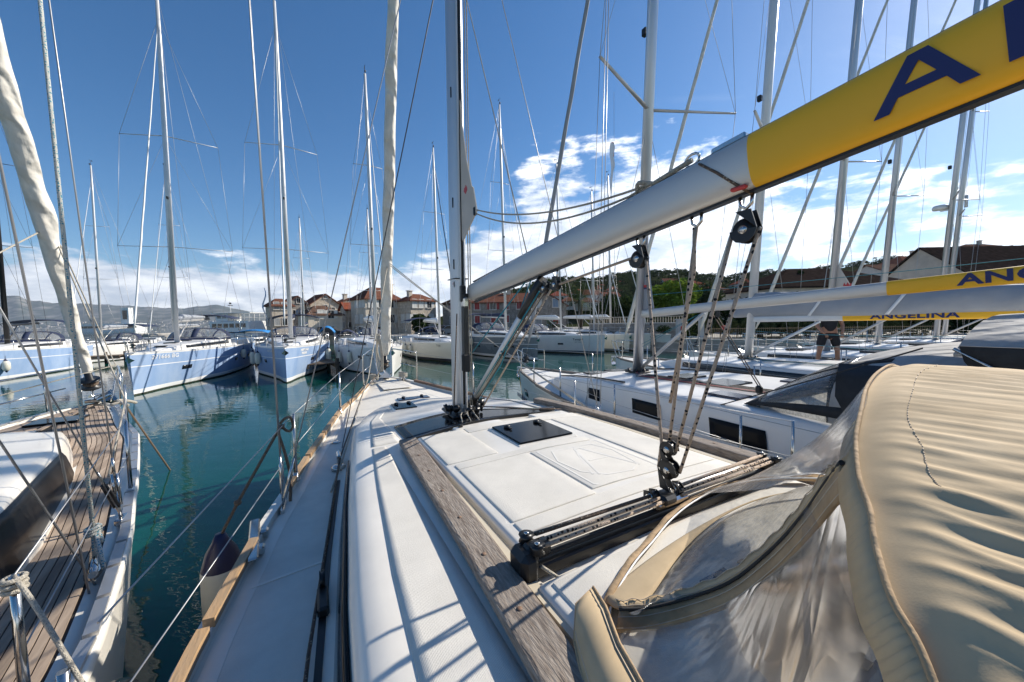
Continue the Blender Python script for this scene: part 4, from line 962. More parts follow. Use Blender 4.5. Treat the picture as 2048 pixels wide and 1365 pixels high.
# ================= the yacht we stand on
OTH = rad(28.5); OM = Vector((-0.449, 3.525, 0))
def own_to_world(p): 
    c, s = math.cos(OTH), math.sin(OTH); return Vector((OM.x+p[0]*c-p[1]*s, OM.y+p[0]*s+p[1]*c, p[2]))
def build_own():
    root = empty('sailing_yacht', OM, OTH, 'white sailing yacht we look along, with tan sprayhood and yellow band on its boom', 'sailing yacht', 'sailing yachts moored in the harbour')
    H = Hull(4.9, 13.4, 3.96, 1.76, 1.49)
    build_hull(H, root, [M['gel'], M['gel'], M['gel'], M['stripe'], M['antifoul']], [(('s', 0), 0), (('s', .06), 0), (('s', .5), 0), (('s', .55), 0), (('w', .2), 3), (('w', .1), 4), (('w', -.45), 4)])
    # deck cut away under the cockpit is not seen: one sheet
    b = MB(); P = []
    for i in range(61):
        y = lerp(4.86, -3.0, i/60); hb = max(H.hb(y)-.035, .002); P.append([(hb*t, y, H.deckz(hb*t, y)) for t in (-1, -.93, -.8, -.5, -.2, 0, .2, .5, .8, .93, 1)])
    b.grid(P); dk = b.build('deck', M['nonskid'], root)
    # gunwale
    b = MB()
    for s_ in (-1, 1): ribbon(b, edge(H, .03, -.03, 4.85, -4.5, s_, 50), .06, .045)
    b.build('gunwale', M['gel'], root)
    # teak toe rail pieces, port side with gaps; starboard ones too
    for s_ in (-1, 1):
        y = 3.95
        while y > -4:
            if s_ < 0 and -.98 < y-.35 < -.30: y -= .62; continue
            ln = .62; b = MB(); ribbon(b, edge(H, .045, .012, y, y-ln, s_, 6), .045, .045)
            b.build('toe_rail_plank', M['varnish'] if s_ < 0 else M['brownteak'], root); y -= ln+(.05 if s_ < 0 else .005)
    # coachroof
    WT = [(2.35, .20), (2.1, .38), (1.8, .52), (1.48, .64), (1.0, .80), (.36, .98), (-.5, 1.08), (-1.2, 1.15), (-2.0, 1.21), (-3.2, 1.26)]
    HT = [(2.35, 1.70), (2.1, 1.745), (1.8, 1.79), (1.48, 1.84), (1.0, 1.90), (.36, 1.955), (-.5, 1.99), (-1.2, 2.00), (-2.0, 2.005), (-3.2, 2.01)]
    R_ = Roof(H, WT, HT, .035)
    ys = [lerp(2.35, -3.1, i/54) for i in range(55)]
    R_.build(root, M['gel'], ys)
    # non-skid panels on the side flats of the roof
    def skid(x0f, x1f, y0, y1, nm='nonskid_panel', h=.004, n=14, mat='nonskid'):
        b = MB(); P = []
        for i in range(n+1):
            y = lerp(y0, y1, i/n); row = []
            xa, xb = x0f(y), x1f(y)
            for j in range(7):
                x = lerp(xa, xb, j/6); row.append((x, y, R_.z(x, y)+h))
            P.append(row)
        b.grid(P); o = b.build(nm, M[mat], root); solidify(o, .006, 1); return o
    for s_ in (-1, 1):
        skid(lambda y: s_*(R_.W(y)-.135), lambda y: s_*.86, -.55, -3.1)
        skid(lambda y: s_*(R_.W(y)-.13), lambda y: s_*min(.74, R_.W(y)-.2), .9, -.50)
    skid(lambda y: -(R_.W(y)-.2), lambda y: (R_.W(y)-.2), 1.95, 1.32)
    # raised centre of the roof, in panels divided by fine joints
    def raised(x0, x1, y0, y1, h, name='roof_panel', mat='nonskid', bev=.012, corner=.05):
        b = MB(); P = []; n = 8
        for i in range(n+1):
            y = lerp(y0, y1, i/n); row = []
            for j in range(9):
                x = lerp(x0(y) if callable(x0) else x0, x1(y) if callable(x1) else x1, j/8); row.append((x, y, R_.z(x, y)+h))
            P.append(row)
        b.grid(P, sm=True); o = b.build(name, M[mat], root); solidify(o, h+.03, -1)
        # make sure thickness goes down
        m = o.modifiers['t']; m.offset = 1 if (Vector(P[1][0])-Vector(P[0][0])).cross(Vector(P[0][1])-Vector(P[0][0])).z > 0 else -1
        bv = o.modifiers.new('bv', 'BEVEL'); bv.width = bev; bv.segments = 3; bv.limit_method = 'ANGLE'
        return o
    raised(-.655, .80, -.63, -2.17, .045, mat='gel', bev=.02)
    raised(-.63, -.30, -.66, -1.28, .052, bev=.006); raised(-.295, .76, -.66, -.775, .052, bev=.006)
    raised(-.60, .36, -1.315, -1.385, .052, bev=.006)
    raised(-.60, -.15, -1.39, -2.02, .052, bev=.006); raised(.45, .76, -.78, -2.02, .052, bev=.006)
    raised(-.60, .76, -2.03, -2.12, .052, bev=.006)
    # engraved emblem square: plate, frame, and the letter outline, all as low relief
    z0 = lambda x, y: R_.z(x, y)+.050
    raised(-.135, .41, -1.40, -1.98, .051, 'emblem_plate', mat='nonskid', bev=.004)
    b = MB()
    def groove(pts, w=.008):
        for p, q in zip(pts, pts[1:]):
            ribbon(b, [Vector((p[0], p[1], z0(*p)+.001)), Vector((q[0], q[1], z0(*q)+.001))], w, .0012)
    fr = [(-.10, -1.42), (.375, -1.42), (.375, -1.955), (-.10, -1.955), (-.10, -1.42)]
    groove(fr, .012)
    groove([(-.08, -1.62), (-.02, -1.47), (.29, -1.47), (.34, -1.62), (.30, -1.86), (.20, -1.92), (.03, -1.90), (-.06, -1.80), (-.08, -1.62)], .010)
    groove([(.0, -1.88), (.13, -1.50), (.17, -1.50), (.30, -1.88)], .014); groove([(.08, -1.70), (.22, -1.70)], .012); groove([(-.03, -1.86), (.1, -1.56)], .010)
    b.build('emblem_relief', M['gel'], root)
    # roof behind the traveller
    raised(-.70, .86, -2.36, -3.0, .045, mat='gel', bev=.02); raised(-.66, .82, -2.39, -3.0, .052, bev=.006)
    # cream upright between teak rail and raised roof + niches at the traveller ends
    for s_, x in ((-1, -.70), (1, .845)):
        b = MB(); ribbon(b, [Vector((x, y, R_.z(x, y)-.02)) for y in (-.62, -1.2, -1.8, -2.3, -3.0)], .035, .052); b.build('roof_step', M['cream'], root)
    # teak grab rails (wide, flat, weathered)
    b = MB(); ribbon(b, [Vector((x, y, R_.z(x, y)+.012)) for x, y in ((-.715, -.62), (-.735, -1.1), (-.755, -1.6), (-.775, -2.1), (-.80, -2.6), (-.83, -3.1))], .125, .042)
    o = b.build('teak_rail', M['greyteak'], root); bv = o.modifiers.new('b', 'BEVEL'); bv.width = .012; bv.segments = 2
    b = MB(); ribbon(b, [Vector((x, y, R_.z(x, y)+.012)) for x, y in ((.90, .15), (.93, -.5), (.96, -1.2), (.99, -2.0), (1.01, -3.0))], .11, .055)
    o = b.build('teak_rail', M['greyteak'], root); bv = o.modifiers.new('b', 'BEVEL'); bv.width = .010; bv.segments = 2
    for i in range(9):
        y = -.75-.28*i
        for s_, x in ((-1, -.715-.047*(-y-.62)), (1, .915+.045*(-y-.15))):
            b = MB(); b.lathe([(0, 0), (.009, 0), (.009, .0016), (0, .0016)], 10, (x, y, R_.z(x, y)+(.0545 if s_ < 0 else .0675))); b.build('teak_plug', M['brownteak'], root)
    # smoked skylight wrapped across the roof in front of the raised part
    b = MB(); P = []
    for i in range(21):
        t = i/20; x = lerp(-.70, .76, t); c = 1-(2*t-1)**2
        yb = lerp(-.55, -.42, t)+.10*c; yf = lerp(-.02, -.30, t**3)+.20*c
        P.append([(x, lerp(yb, yf, j/6), R_.z(x, lerp(yb, yf, j/6))+.012) for j in range(7)])
    b.grid(P); o = b.build('skylight', M['glass'], root); solidify(o, .012, 1)
    b = MB(); ribbon(b, [Vector((p[0][0], p[0][1]-.012, p[0][2]-.008)) for p in P], .03, .022); b.build('skylight_frame', M['black'], root)
    # pads either side, aft of the skylight
    raised(-.33, .10, -.50, -.64, .030, 'moulded_pad', mat='gel'); raised(.42, .80, -.45, -.62, .03, 'moulded_pad', mat='gel')
    # hatches
    def hatch(x0, x1, y0, y1, lift=.06, mat='glass', handles=True, R=R_, zfun=None):
        zf = zfun or R_.z; cx, cy = (x0+x1)/2, (y0+y1)/2; zz = zf(cx, cy)+lift
        h = empty('hatch', (cx, cy, zz)); h.parent = root
        box('hatch_frame', (0, 0, -.012), (x1-x0+.05, abs(y1-y0)+.05, .03), M['gel'], h, bev=.01)
        box('hatch_pane', (0, 0, .010), (x1-x0, abs(y1-y0), .012), M[mat], h, bev=.004)
        if handles:
            for sx in (-1, 1): 
                b = MB(); b.lathe([(0, 0), (.025, 0), (.025, .015), (.015, .022), (0, .022)], 12, ((x1-x0)*.3*sx, abs(y1-y0)*.3, .016)); b.box(((x1-x0)*.3*sx, abs(y1-y0)*.3-.03, .026), (.02, .08, .012), bev=.004); b.build('hatch_handle', M['black'], h)
        return h
    hatch(-.12, .315, -.81, -1.25, lift=.050)
    hatch(-.52, -.28, 1.12, .84, .014, handles=True); hatch(-.28, .16, 2.05, 1.88, .012, 'glassblue')
    hatch(.25, .55, 1.05, .8, .014)
    # long black windows in the port and starboard side
    for s_ in (-1, 1):
        R_.window(root, -.5, -3.05, .22, .84, s_, M['glass'], 'coachroof_window', 16)
        b = MB(); ribbon(b, [Vector((s_*(R_.W(y)+.095), y, H.deckz(1.3, y)-.005)) for y in (.3, -.3, -1, -1.8, -2.6, -3.2)], .05, .03); b.build('window_ledge', M['gel'], root)
    # genoa track and car, port side
    for s_ in (-1, 1):
        xt = lambda y: s_*(R_.W(y)+.135)
        b = MB(); ribbon(b, [Vector((xt(y), y, H.deckz(1.3, y)+.004)) for y in (.0, -.5, -1.0, -1.5, -2.1, -2.8)], .028, .03); tr = b.build('genoa_track', M['black'], root)
        b = MB(); yc = -1.42; b.box((xt(yc)-s_*.0, yc, H.deckz(1.3, yc)+.05), (.05, .17, .05), bev=.01); b.lathe([(0, -.012), (.045, -.012), (.032, 0), (.045, .012), (0, .012)], 14, (xt(yc), yc+.10, H.deckz(1.3, yc)+.09), Matrix.Rotation(rad(90), 3, 'Y')); b.build('genoa_car', M['black'], root)
    # mooring cleat amidships, port: bracket and horns
    for s_ in (-1, 1):
        yc = -.66; xe = s_*(H.hb(yc)-.035); ze = H.sheer(yc)
        b = MB(); b.box((xe, yc, ze+.035), (.055, .50, .02), rz=s_*-.09, bev=.008); b.box((xe-s_*.04, yc-.1, ze+.01), (.05, .06, .05), bev=.01); b.box((xe-s_*.04, yc+.1, ze+.01), (.05, .06, .05), bev=.01); b.build('mooring_cleat', M['steel'], root)
    for s_ in (-1, 1):   # bow cleats
        b = MB(); x = s_*.28; y = 4.25; z = H.sheer(y)+.03; b.tube([(x, y-.13, z+.05), (x, y+.13, z+.05)], .018, 8); b.tube([(x, y-.05, z-.03), (x, y-.05, z+.05)], .018, 8); b.tube([(x, y+.05, z-.03), (x, y+.05, z+.05)], .018, 8); b.build('bow_cleat', M['steel'], root)
        pts = [Vector((x+math.cos(a*.7)*.07, y+math.sin(a*.7)*.10, z+.04+.004*a)) for a in range(26)]; tube('mooring_rope_coil', pts, .022, M['whiterope'], root, 7)
        tube('mooring_rope', curve([(x, y, z+.06), (s_*.36, 4.55, z+.03), (s_*.40, 4.85, z-.15), (s_*.8, 6.2, .3), (s_*1.3, 7.5, -.3)], 5), .02, M['whiterope'], root, 7)
    # smooth gutter beside the toe rail and fine moulded joints across the side decks
    for s_ in (-1, 1):
        b = MB(); ribbon(b, [Vector((s_*(H.hb(y)-.115), y, H.deckz(H.hb(y)-.115, y)+.0005)) for y in [3.6-.25*k for k in range(27)]], .07, .0035); b.build('deck_gutter', M['gel'], root)
        b = MB(); ribbon(b, [Vector((s_*(interp([(2.4, .24), (1.48, .76), (.36, 1.1), (-.5, 1.2), (-3.2, 1.38)], y)), y, H.deckz(interp([(2.4, .24), (1.48, .76), (.36, 1.1), (-.5, 1.2), (-3.2, 1.38)], y), y)+.0005)) for y in [2.2-.25*k for k in range(21)]], .06, .0035); b.build('deck_gutter', M['gel'], root)
        for yy in (1.55, -1.02):
            b = MB(); x0, x1 = R_.W(yy)+.10, H.hb(yy)-.10; ribbon(b, [Vector((s_*lerp(x0, x1, k/4), yy-.03*k/4, H.deckz(lerp(x0, x1, k/4), yy)+.0005)) for k in range(5)], .018, .0035); b.build('deck_joint', M['gel'], root)
    # deck fillers
    for y, x in ((1.09, -1.12), ):
        b = MB(); b.lathe([(0, 0), (.045, 0), (.045, .008), (.03, .012), (0, .012)], 16, (x, y, H.deckz(x, y)+.001)); b.build('deck_filler', M['steel'], root)
    # turning block at the coachroof foot
    b = MB(); zb = H.deckz(1.14, .3); b.lathe([(0, 0), (.06, 0), (.06, .03), (.04, .045), (0, .045)], 16, (-1.14, .30, zb)); b.box((-1.13, .42, zb+.07), (.035, .16, .09), bev=.01); b.build('deck_block', M['steel'], root)
    # bow fittings
    b = MB(); b.box((0, 4.72, 1.80), (.16, .5, .06), bev=.015); b.build('bow_roller', M['steel'], root)
    b = MB(); b.add([(-.17, 4.42, 1.80), (.02, 4.55, 1.79), (.06, 4.30, 1.80), (-.03, 4.36, 1.93)], [(0, 1, 3), (1, 2, 3), (2, 0, 3), (0, 2, 1)]); b.tube([(-.02, 4.45, 1.85), (.0, 4.9, 1.88)], .02, 8); b.build('anchor', M['stripe'], root)
    box('anchor_locker_lid', (0, 3.75, H.sheer(3.75)+.022), (.5, .75, .012), M['nonskid'], root, bev=.005)
    # ---------- mast
    rk = rad(1.6); base = Vector((-.075, 0, 2.03)); dv = Vector((0, -math.sin(rk), math.cos(rk)))
    mt = empty('mast', base); mt.parent = root; mt.rotation_euler = (rk, 0, 0)
    b = MB(); n = 28; P = []
    for z in (0, .02, 3, 8, 14):
        row = []
        for j in range(n):
            a = 2*math.pi*j/n; ca, sa = math.cos(a), math.sin(a)
            row.append((math.copysign(abs(ca)**.75, ca)*.064, math.copysign(abs(sa)**.85, sa)*.105, z))
        P.append(row)
    b.grid(P, 0, True, True); b.build('mast_profile', M['alu'], mt)
    b = MB(); 
    for x in (-.022, .022): b.box((x*.8, -.112, 7), (.008, .03, 13.9))
    b.build('mainsail_slot', M['alu_white'], mt)
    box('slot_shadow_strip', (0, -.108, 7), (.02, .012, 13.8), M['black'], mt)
    box('mast_collar', (0, 0, 1.27), (.136, .218, .008), M['black'], mt, bev=.002)
    box('warning_sticker', (-.060, -.04, 1.22), (.004, .045, .05), M['whiteprint'], mt, rz=-.28)
    box('sticker_print', (-.063, -.041, 1.225), (.003, .035, .018), M['redprint'], mt, rz=-.28)
    for z in (1.40, 1.95, 2.9): box('halyard_exit', (-.057, -.056, z), (.012, .018, .09), M['black'], mt, rz=-.45, bev=.004)
    b = MB(); b.box((-.010, -.15, 1.13), (.05, .05, .15), bev=.01); b.build('gooseneck', M['black'], mt)
    b = MB(); b.box((0, -.16, 1.05), (.05, .10, .09), bev=.012); b.tube([(0, -.15, .98), (0, -.15, 1.2)], .014, 8); b.build('gooseneck_bracket', M['steel'], mt)
    box('furler_cover', (0, -.175, .83), (.045, .045, .60), M['black'], mt, bev=.006); box('furler_bracket', (.0, -.18, .50), (.07, .06, .16), M['rubber'], mt, bev=.01)
    b = MB(); b.box((0, 0, .005), (.26, .36, .03), bev=.01); b.build('mast_step', M['black'], mt)
    for i, (x, y) in enumerate([(-.12, .06), (-.12, -.06), (-.09, -.15), (.10, -.17), (.14, -.10), (.15, 0), (.13, .1), (.02, -.2), (.2, -.05)]):
        b = MB(); b.lathe([(0, -.014), (.034, -.014), (.024, 0), (.034, .014), (0, .014)], 12, (x, y, .05+.015*(i % 3)), Matrix.Rotation(rad(70+i*13), 3, 'Y') @ Matrix.Rotation(i, 3, 'X')); b.box((x, y, .02), (.02, .045, .05), bev=.006); b.build('halyard_block', M['black'], mt)
    for i, x in enumerate((.03, .05)): tube('halyard', [(x, -.19, .03), (x, -.175, 7)], .005, M['whiterope'], mt, 6)
    tube('halyard', [(-.105, -.12, .06), (-.07, -.15, .95)], .006, M['brownsheet'], mt, 6)
    # small red maple marks are printed on the spar
    up = lambda h: base+dv*h
    # ---------- sail clew showing from the mast slot
    tri = [Vector((0, -.175, 4.84)), Vector((0, -.215, 4.6)), Vector((0, -.28, 4.30)), Vector((0, -.37, 4.03)), Vector((0, -.40, 4.01)), Vector((0, -.46, 3.80)), Vector((0, -.36, 3.74)), Vector((0, -.165, 3.62)), Vector((0, -.145, 3.66))]
    b = MB(); b.prism([(p.y-.03-.15*max(0, (-p.y-.2)), p.z) for p in tri], -.079, -.071, 'x'); b.build('mainsail_clew', M['sailpatch'], root)
    b = MB(); fl = [(-.235, 4.04), (-.25, 4.07), (-.26, 4.05), (-.275, 4.085), (-.29, 4.05), (-.305, 4.07), (-.315, 4.03), (-.275, 4.005)]; b.prism([(a_-.02, z_) for a_, z_ in fl], -.0815, -.0795, 'x'); b.build('sail_mark', M['redprint'], root)
    b = MB(); b.box((-.075, -.48, 3.81), (.03, .03, .07), bev=.008); b.build('clew_ring', M['black'], root)
    # ---------- boom
    bl = rad(5.6); bb = Vector((0, -.20, 3.165)); bd = Vector((0, -math.cos(bl), math.sin(bl))); bu = Vector((0, math.sin(bl), math.cos(bl)))
    bm = empty('boom', bb); bm.parent = root
    def bp(x, s_, u): return Vector((x, 0, 0))+bd*s_+bu*u
    n = 28
    def shell(s0, s1, nm, mat, k=1.0, seg=6):
        b = MB(); P = []
        for i in range(seg+1):
            t = lerp(s0, s1, i/seg); kk = .82 if t < .01 and k == 1 else 1
            P.append([bp(math.copysign(abs(math.cos(a))**.62, math.cos(a))*.052*k, t, math.copysign(abs(math.sin(a))**.85, math.sin(a))*.0885*k*kk) for a in [2*math.pi*j/n for j in range(n)]])
        b.grid(P, 0, True, True); b.add(P[0], [tuple(range(n))]); b.add(P[-1], [tuple(reversed(range(n)))]); return b.build(nm, mat, bm)
    shell(0, 4.6, 'boom_profile', M['alu_boom'])
    shell(2.44, 4.55, 'yellow_band', M['yellow'], 1.012, 10)
    b = MB(); b.box(bp(0, 2.3, .090), (.022, 4.5, .008), R=Matrix.Rotation(-bl, 3, 'X')); b.box(bp(0, 2.3, -.091), (.03, 4.5, .010), R=Matrix.Rotation(-bl, 3, 'X')); b.build('boom_track', M['black'], bm)
    # lettering ANGELINA, cut as letter plates lying on the port side of the band (reads towards the stern)
    def glyph(polys, s0, wd, ht=.115, zc=.0):
        b = MB()
        for pl in polys:
            pp = [(s0+u*wd, zc+(v-.5)*ht) for u, v in pl]
            V = [bp(-.0545, s_, u) for s_, u in pp]; V2 = [bp(-.0530, s_, u) for s_, u in pp]; k = len(V)
            b.add(V+V2, [tuple(range(k)), tuple(reversed(range(k, 2*k)))]+[(i, k+i, k+(i+1) % k, (i+1) % k) for i in range(k)])
        return b.build('letter', M['blueprint'], bm)
    A = [[(0, 0), (.17, 0), (.27, .26), (.35, .46), (.5, .82), (.5, 1), (.40, 1)], [(1, 0), (.60, 1), (.5, 1), (.5, .82), (.65, .46), (.73, .26), (.83, 0)], [(.27, .26), (.73, .26), (.65, .46), (.35, .46)]]
    Nn = [[(0, 0), (.2, 0), (.2, 1), (0, 1)], [(.2, .66), (.8, 0), (1, 0), (.8, .34), (.2, 1)], [(.8, 0), (1, 0), (1, 1), (.8, 1)]]
    G = [[(.15, 0), (1, 0), (1, .2), (.2, .2)], [(0, .1), (.15, 0), (.2, .2), (.2, .8), (.15, 1), (0, .9)], [(.15, 1), (.2, .8), (1, .8), (1, 1)], [(.8, .2), (1, .2), (1, .55), (.8, .55)], [(.5, .38), (.8, .38), (.8, .55), (.5, .55)]]
    Eg = [[(0, 0), (.22, 0), (.22, 1), (0, 1)], [(.22, 0), (1, 0), (1, .2), (.22, .2)], [(.22, .4), (.9, .4), (.9, .6), (.22, .6)], [(.22, .8), (1, .8), (1, 1), (.22, 1)]]
    Lg = [[(0, 0), (.22, 0), (.22, 1), (0, 1)], [(.22, 0), (1, 0), (1, .2), (.22, .2)]]
    Ig = [[(0, 0), (1, 0), (1, 1), (0, 1)]]
    for g, s0, wd in ((A, 2.735, .165), (Nn, 2.935, .145), (G, 3.11, .145), (Eg, 3.285, .12), (Lg, 3.435, .115), (Ig, 3.575, .03), (Nn, 3.635, .145), (A, 3.8, .165)):
        glyph(g, s0, wd)
    # fittings under and over the boom
    def block(c, r=.045, tilt=0, nm='block', par=root, L_=1.5):
        b = MB(); c = Vector(c); R = Matrix.Rotation(tilt, 3, 'X')
        b.lathe([(0, -.013), (r*.9, -.013), (r*.7, 0), (r*.9, .013), (0, .013)], 18, c, R @ Matrix.Rotation(rad(90), 3, 'Y'))
        for s_ in (-1, 1):
            o8 = [(r*1.05*math.cos(a), r*1.05*math.sin(a)) for a in [i*math.pi/6 for i in range(13)]]
            pl = [(x, z) for x, z in o8 if z >= -.001]+[(-r*.6, -r*L_), (r*.6, -r*L_)]
            V = [R @ Vector((s_*.019, x, z))+c for x, z in pl]+[R @ Vector((s_*.015, x, z))+c for x, z in pl]; k = len(pl)
            b.add(V, [tuple(range(k)), tuple(reversed(range(k, 2*k)))]+[(i, k+i, k+(i+1) % k, (i+1) % k) for i in range(k)])
        b.lathe([(0, -.022), (.014, -.022), (.014, .022), (0, .022)], 10, c, R @ Matrix.Rotation(rad(90), 3, 'Y'), mi=1)
        return b.build(nm, [M['black'], M['steel']], par)
    def eye(s_, u0=-.095):
        p = bb+bp(0, s_, u0); b = MB(); b.tube([p+Vector((0, .02, .0)), p+Vector((0, .018, -.03)), p+Vector((0, 0, -.045)), p+Vector((0, -.018, -.03)), p+Vector((0, -.02, .0))], .006, 6); b.build('shackle', M['steel'], root); return p+Vector((0, 0, -.045))
    e1 = eye(1.95); e2 = eye(2.22); e3 = eye(2.40); e0 = eye(1.30)
    b1 = e1+Vector((0, .01, -.05)); b3 = e3+Vector((0, 0, -.07))
    block(b1, .040, rad(180)); block(b3, .042, rad(180)); block(e0+Vector((0, 0, -.04)), .032, rad(180))
    box('red_chafe_mark', bb+bp(-.040, 2.40, -.078), (.02, .05, .012), M['redprint'], root, bev=.004)
    # traveller block tower
    c = Vector((0.03, -2.28, 2.0)); tw1 = c+Vector((0, .0, .34)); tw2 = c+Vector((0, 0, .25))
    block(tw1, .034, rad(4), L_=1.6); block(tw2, .044, rad(4), L_=2.0)
    tube('shackle', [c+Vector((0, 0, .09)), c+Vector((0.012, 0, .13)), c+Vector((0, 0, .17)), c+Vector((-.012, 0, .13)), c+Vector((0, 0, .09))], .006, M['steel'], root, 6)
    S_ = M['sheet']; rr = .0068
    tube('mainsheet', [b1+Vector((0, -.04, -.01)), tw1+Vector((-.012, .03, .02)), tw2+Vector((-.012, .045, 0))], rr, S_, root, 8)
    tube('mainsheet', [bb+bp(0, 1.30, -.18)+Vector((0, -.03, 0)), b1+Vector((0, .04, .01))], rr, S_, root, 8)
    tube('mainsheet', [bb+bp(0, 1.30, -.18)+Vector((0, .03, 0)), Vector((.03, -.30, 2.12))], rr, S_, root, 8)
    tube('mainsheet', [e2, tw1+Vector((0.0, .0, .035))], rr, S_, root, 8); tube('mainsheet', [e2+Vector((.004, .012, 0)), e2+Vector((.002, .010, -.16)), tw1+Vector((0.004, .0, .20))], rr, S_, root, 8)
    tube('mainsheet', [b3+Vector((-.006, .04, 0)), tw1+Vector((.004, -.03, 0))], rr, S_, root, 8)
    tube('mainsheet', [b3+Vector((.006, -.04, 0)), tw2+Vector((.008, -.045, 0))], rr, S_, root, 8)
    # outhaul: clew to the eye on top of the boom, two parts, and the lashing
    ce = Vector((-.075, -.495, 3.80)); oe = bb+bp(0, 2.22, .115)
    tube('outhaul', sag(ce+Vector((0, 0, .02)), bb+bp(0, 2.10, .10), .085, 16), .0055, M['brownsheet'] if False else M['whiterope'], root, 7)
    tube('outhaul', sag(ce-Vector((0, 0, .01)), bb+bp(0, 1.9, .105), .10, 16)+[oe], .0055, M['whiterope'], root, 7)
    tube('outhaul', curve([bb+bp(0, 1.95, .10), bb+bp(-.02, 1.98, .13), bb+bp(.01, 2.03, .11), bb+bp(-.01, 2.06, .10), oe], 4), .010, M['whiterope'], root, 7)
    tube('outhaul_shackle', [oe+bd*.03*math.cos(a)+bu*.022*math.sin(a) for a in [i*math.pi/6 for i in range(13)]], .005, M['steel'], root, 6)
    tube('lashing', [bb+bp(-.005, 2.24, .092), bb+bp(-.048, 2.28, .06), bb+bp(-.055, 2.34, 0), bb+bp(-.045, 2.40, -.07), bb+bp(0, 2.42, -.10)], .005, M['brownsheet'], root, 6)
    box('outhaul_car', bb+bp(0, 2.36, .10), (.03, .12, .022), M['steel'], root, R=Matrix.Rotation(-bl, 3, 'X'), bev=.005)
    # rod vang and its tackle
    v0 = Vector((0, -.13, 2.14)); v1 = bb+bp(0, 1.18, -.10)
    vg = tube('vang', [v0.lerp(v1, .06), v0.lerp(v1, .80)], .027, M['alu_white'], root, 14)
    tube('vang_end', [v0.lerp(v1, .76), v0.lerp(v1, .98)], .033, M['black'], root, 12); tube('vang_foot', [v0, v0.lerp(v1, .08)], .03, M['black'], root, 10)
    off = Vector((.0, .03, -.05))
    for k, (mt_, dx) in enumerate(((M['brownsheet'], .0), (M['whiterope'], .02), (M['tealrope'], -.015), (M['darkwire'], .03))):
        tube('vang_line', [v0+off*.6+Vector((dx, .0, .0)), v1+off*1.3+Vector((dx, 0, -.03))], .005, mt_, root, 6)
    block(v0.lerp(v1, .55)+off*1.1, .025, rad(40)); block(v1+Vector((0, .0, -.08)), .03, rad(200))
    tube('teal_line', [bb+bp(0, .95, -.09), Vector((-.02, -.14, 2.58))], .005, M['tealrope'], root, 6); tube('teal_line', [bb+bp(0, 1.02, -.09), v0.lerp(v1, .5)+Vector((0, 0, -.1)), v0.lerp(v1, .1)+Vector((0, -.05, -.05))], .005, M['tealrope'], root, 6)
    # lines led aft over the skylight
    for i, x in enumerate((-.10, -.055, -.01)):
        tube('halyard', [(x*.9, -.13, 2.09), (x-.08+i*.02, -.30, 2.075), (x-.14+i*.03, -.50, 2.075)], .0055, M['whiterope'], root, 6)
    for i in range(6):
        x = .10+.02*i; tube('deck_line', [(x, -.12-.02*i, 2.085), (x+.28, -.20-.03*i, 2.06), (.60+.035*i, -.38-.02*i, 2.045)], .005, (M['tealrope'] if i == 4 else M['brownsheet'] if i % 2 else M['darkwire']), root, 6)
    box('line_organiser', (.66, -.40, 2.045), (.16, .06, .03), M['black'], root, rz=-.3, bev=.01); box('line_guide', (-.27, -.535, 2.05), (.035, .035, .04), M['black'], root, bev=.008)
    # ---------- traveller
    tv = empty('traveller', (0.03, -2.28, 2.06)); tv.parent = root
    box('traveller_beam', (.05, -.008, -.008), (1.56, .045, .045), M['black'], tv, bev=.006)
    box('traveller_track', (.05, 0, .03), (1.50, .022, .016), M['charcoal'], tv, bev=.003)
    b = MB(); b.box((0, 0, .055), (.20, .055, .035), bev=.01); b.build('traveller_car', M['steel'], tv)
    box('car_body', (-.03, .0, .075), (.08, .08, .04), M['black'], tv, bev=.012)
    for s_ in (-1, 1):
        X = .05+s_*.775
        b = MB(); b.box((X, 0, .02), (.07, .11, .11), bev=.02); b.box((X-s_*.05, 0, .06), (.10, .05, .05), bev=.012); b.build('end_stop', M['black'], tv)
        for yy in (-.035, .035):
            b = MB(); b.lathe([(0, -.012), (.028, -.012), (.02, 0), (.028, .012), (0, .012)], 14, (X-s_*.03, yy, .085)); b.lathe([(0, .012), (.010, .012), (.010, .02), (0, .02)], 8, (X-s_*.03, yy, .085), mi=1); b.build('sheave', [M['black'], M['steel']], tv)
        b = MB(); b.box((X-s_*.02, -.075, -.045), (.06, .09, .05), bev=.02); b.build('traveller_foot', M['gel'], tv)
        for k, (yy, zz) in enumerate(((.040, .085), (.022, .095), (-.008, .088), (-.030, .080))):
            tube('control_line', [(X-s_*.06, yy, zz), (s_*.06, yy*.8, zz-.005)], .0072, S_ if k != 1 or s_ > 0 else M['brownsheet'], tv, 8)
        block(Vector((s_*.075, .02, .085)), .024, rad(90), par=tv)
    tube('control_line', curve([(-.69, -.05, .03), (-.63, -.08, -.02), (-.60, -.12, -.045)], 4), .006, M['whiterope'], tv, 6)
    # ---------- standing rigging
    # forestay with the furled genoa
    f0 = Vector((0, 4.72, 1.86)); f1 = up(13.6)
    d = (f1-f0).normalized(); g = MB(); pts = []; rs = []
    for i in range(90):
        t = i/89; pts.append(f0+d*lerp(.42, (f1-f0).length*.97, t)+Vector((math.sin(i*.9)*.006, math.cos(i*.7)*.006, 0))); rs.append((.055 if i == 0 else .088+.012*min(1, i/8)-.045*t)*(1+.04*math.sin(i*.8)))
    b = MB(); nn = 16; P = []
    R = d.to_track_quat('Z', 'Y').to_matrix()
    for i, (p, r) in enumerate(zip(pts, rs)):
        P.append([p+R @ Vector((math.cos(2*math.pi*j/nn), math.sin(2*math.pi*j/nn), 0))*r*(1+.16*max(0, math.cos(2*math.pi*j/nn-i*.30))**8+.05*abs(math.sin(1.5*(2*math.pi*j/nn)-i*.55))) for j in range(nn)])
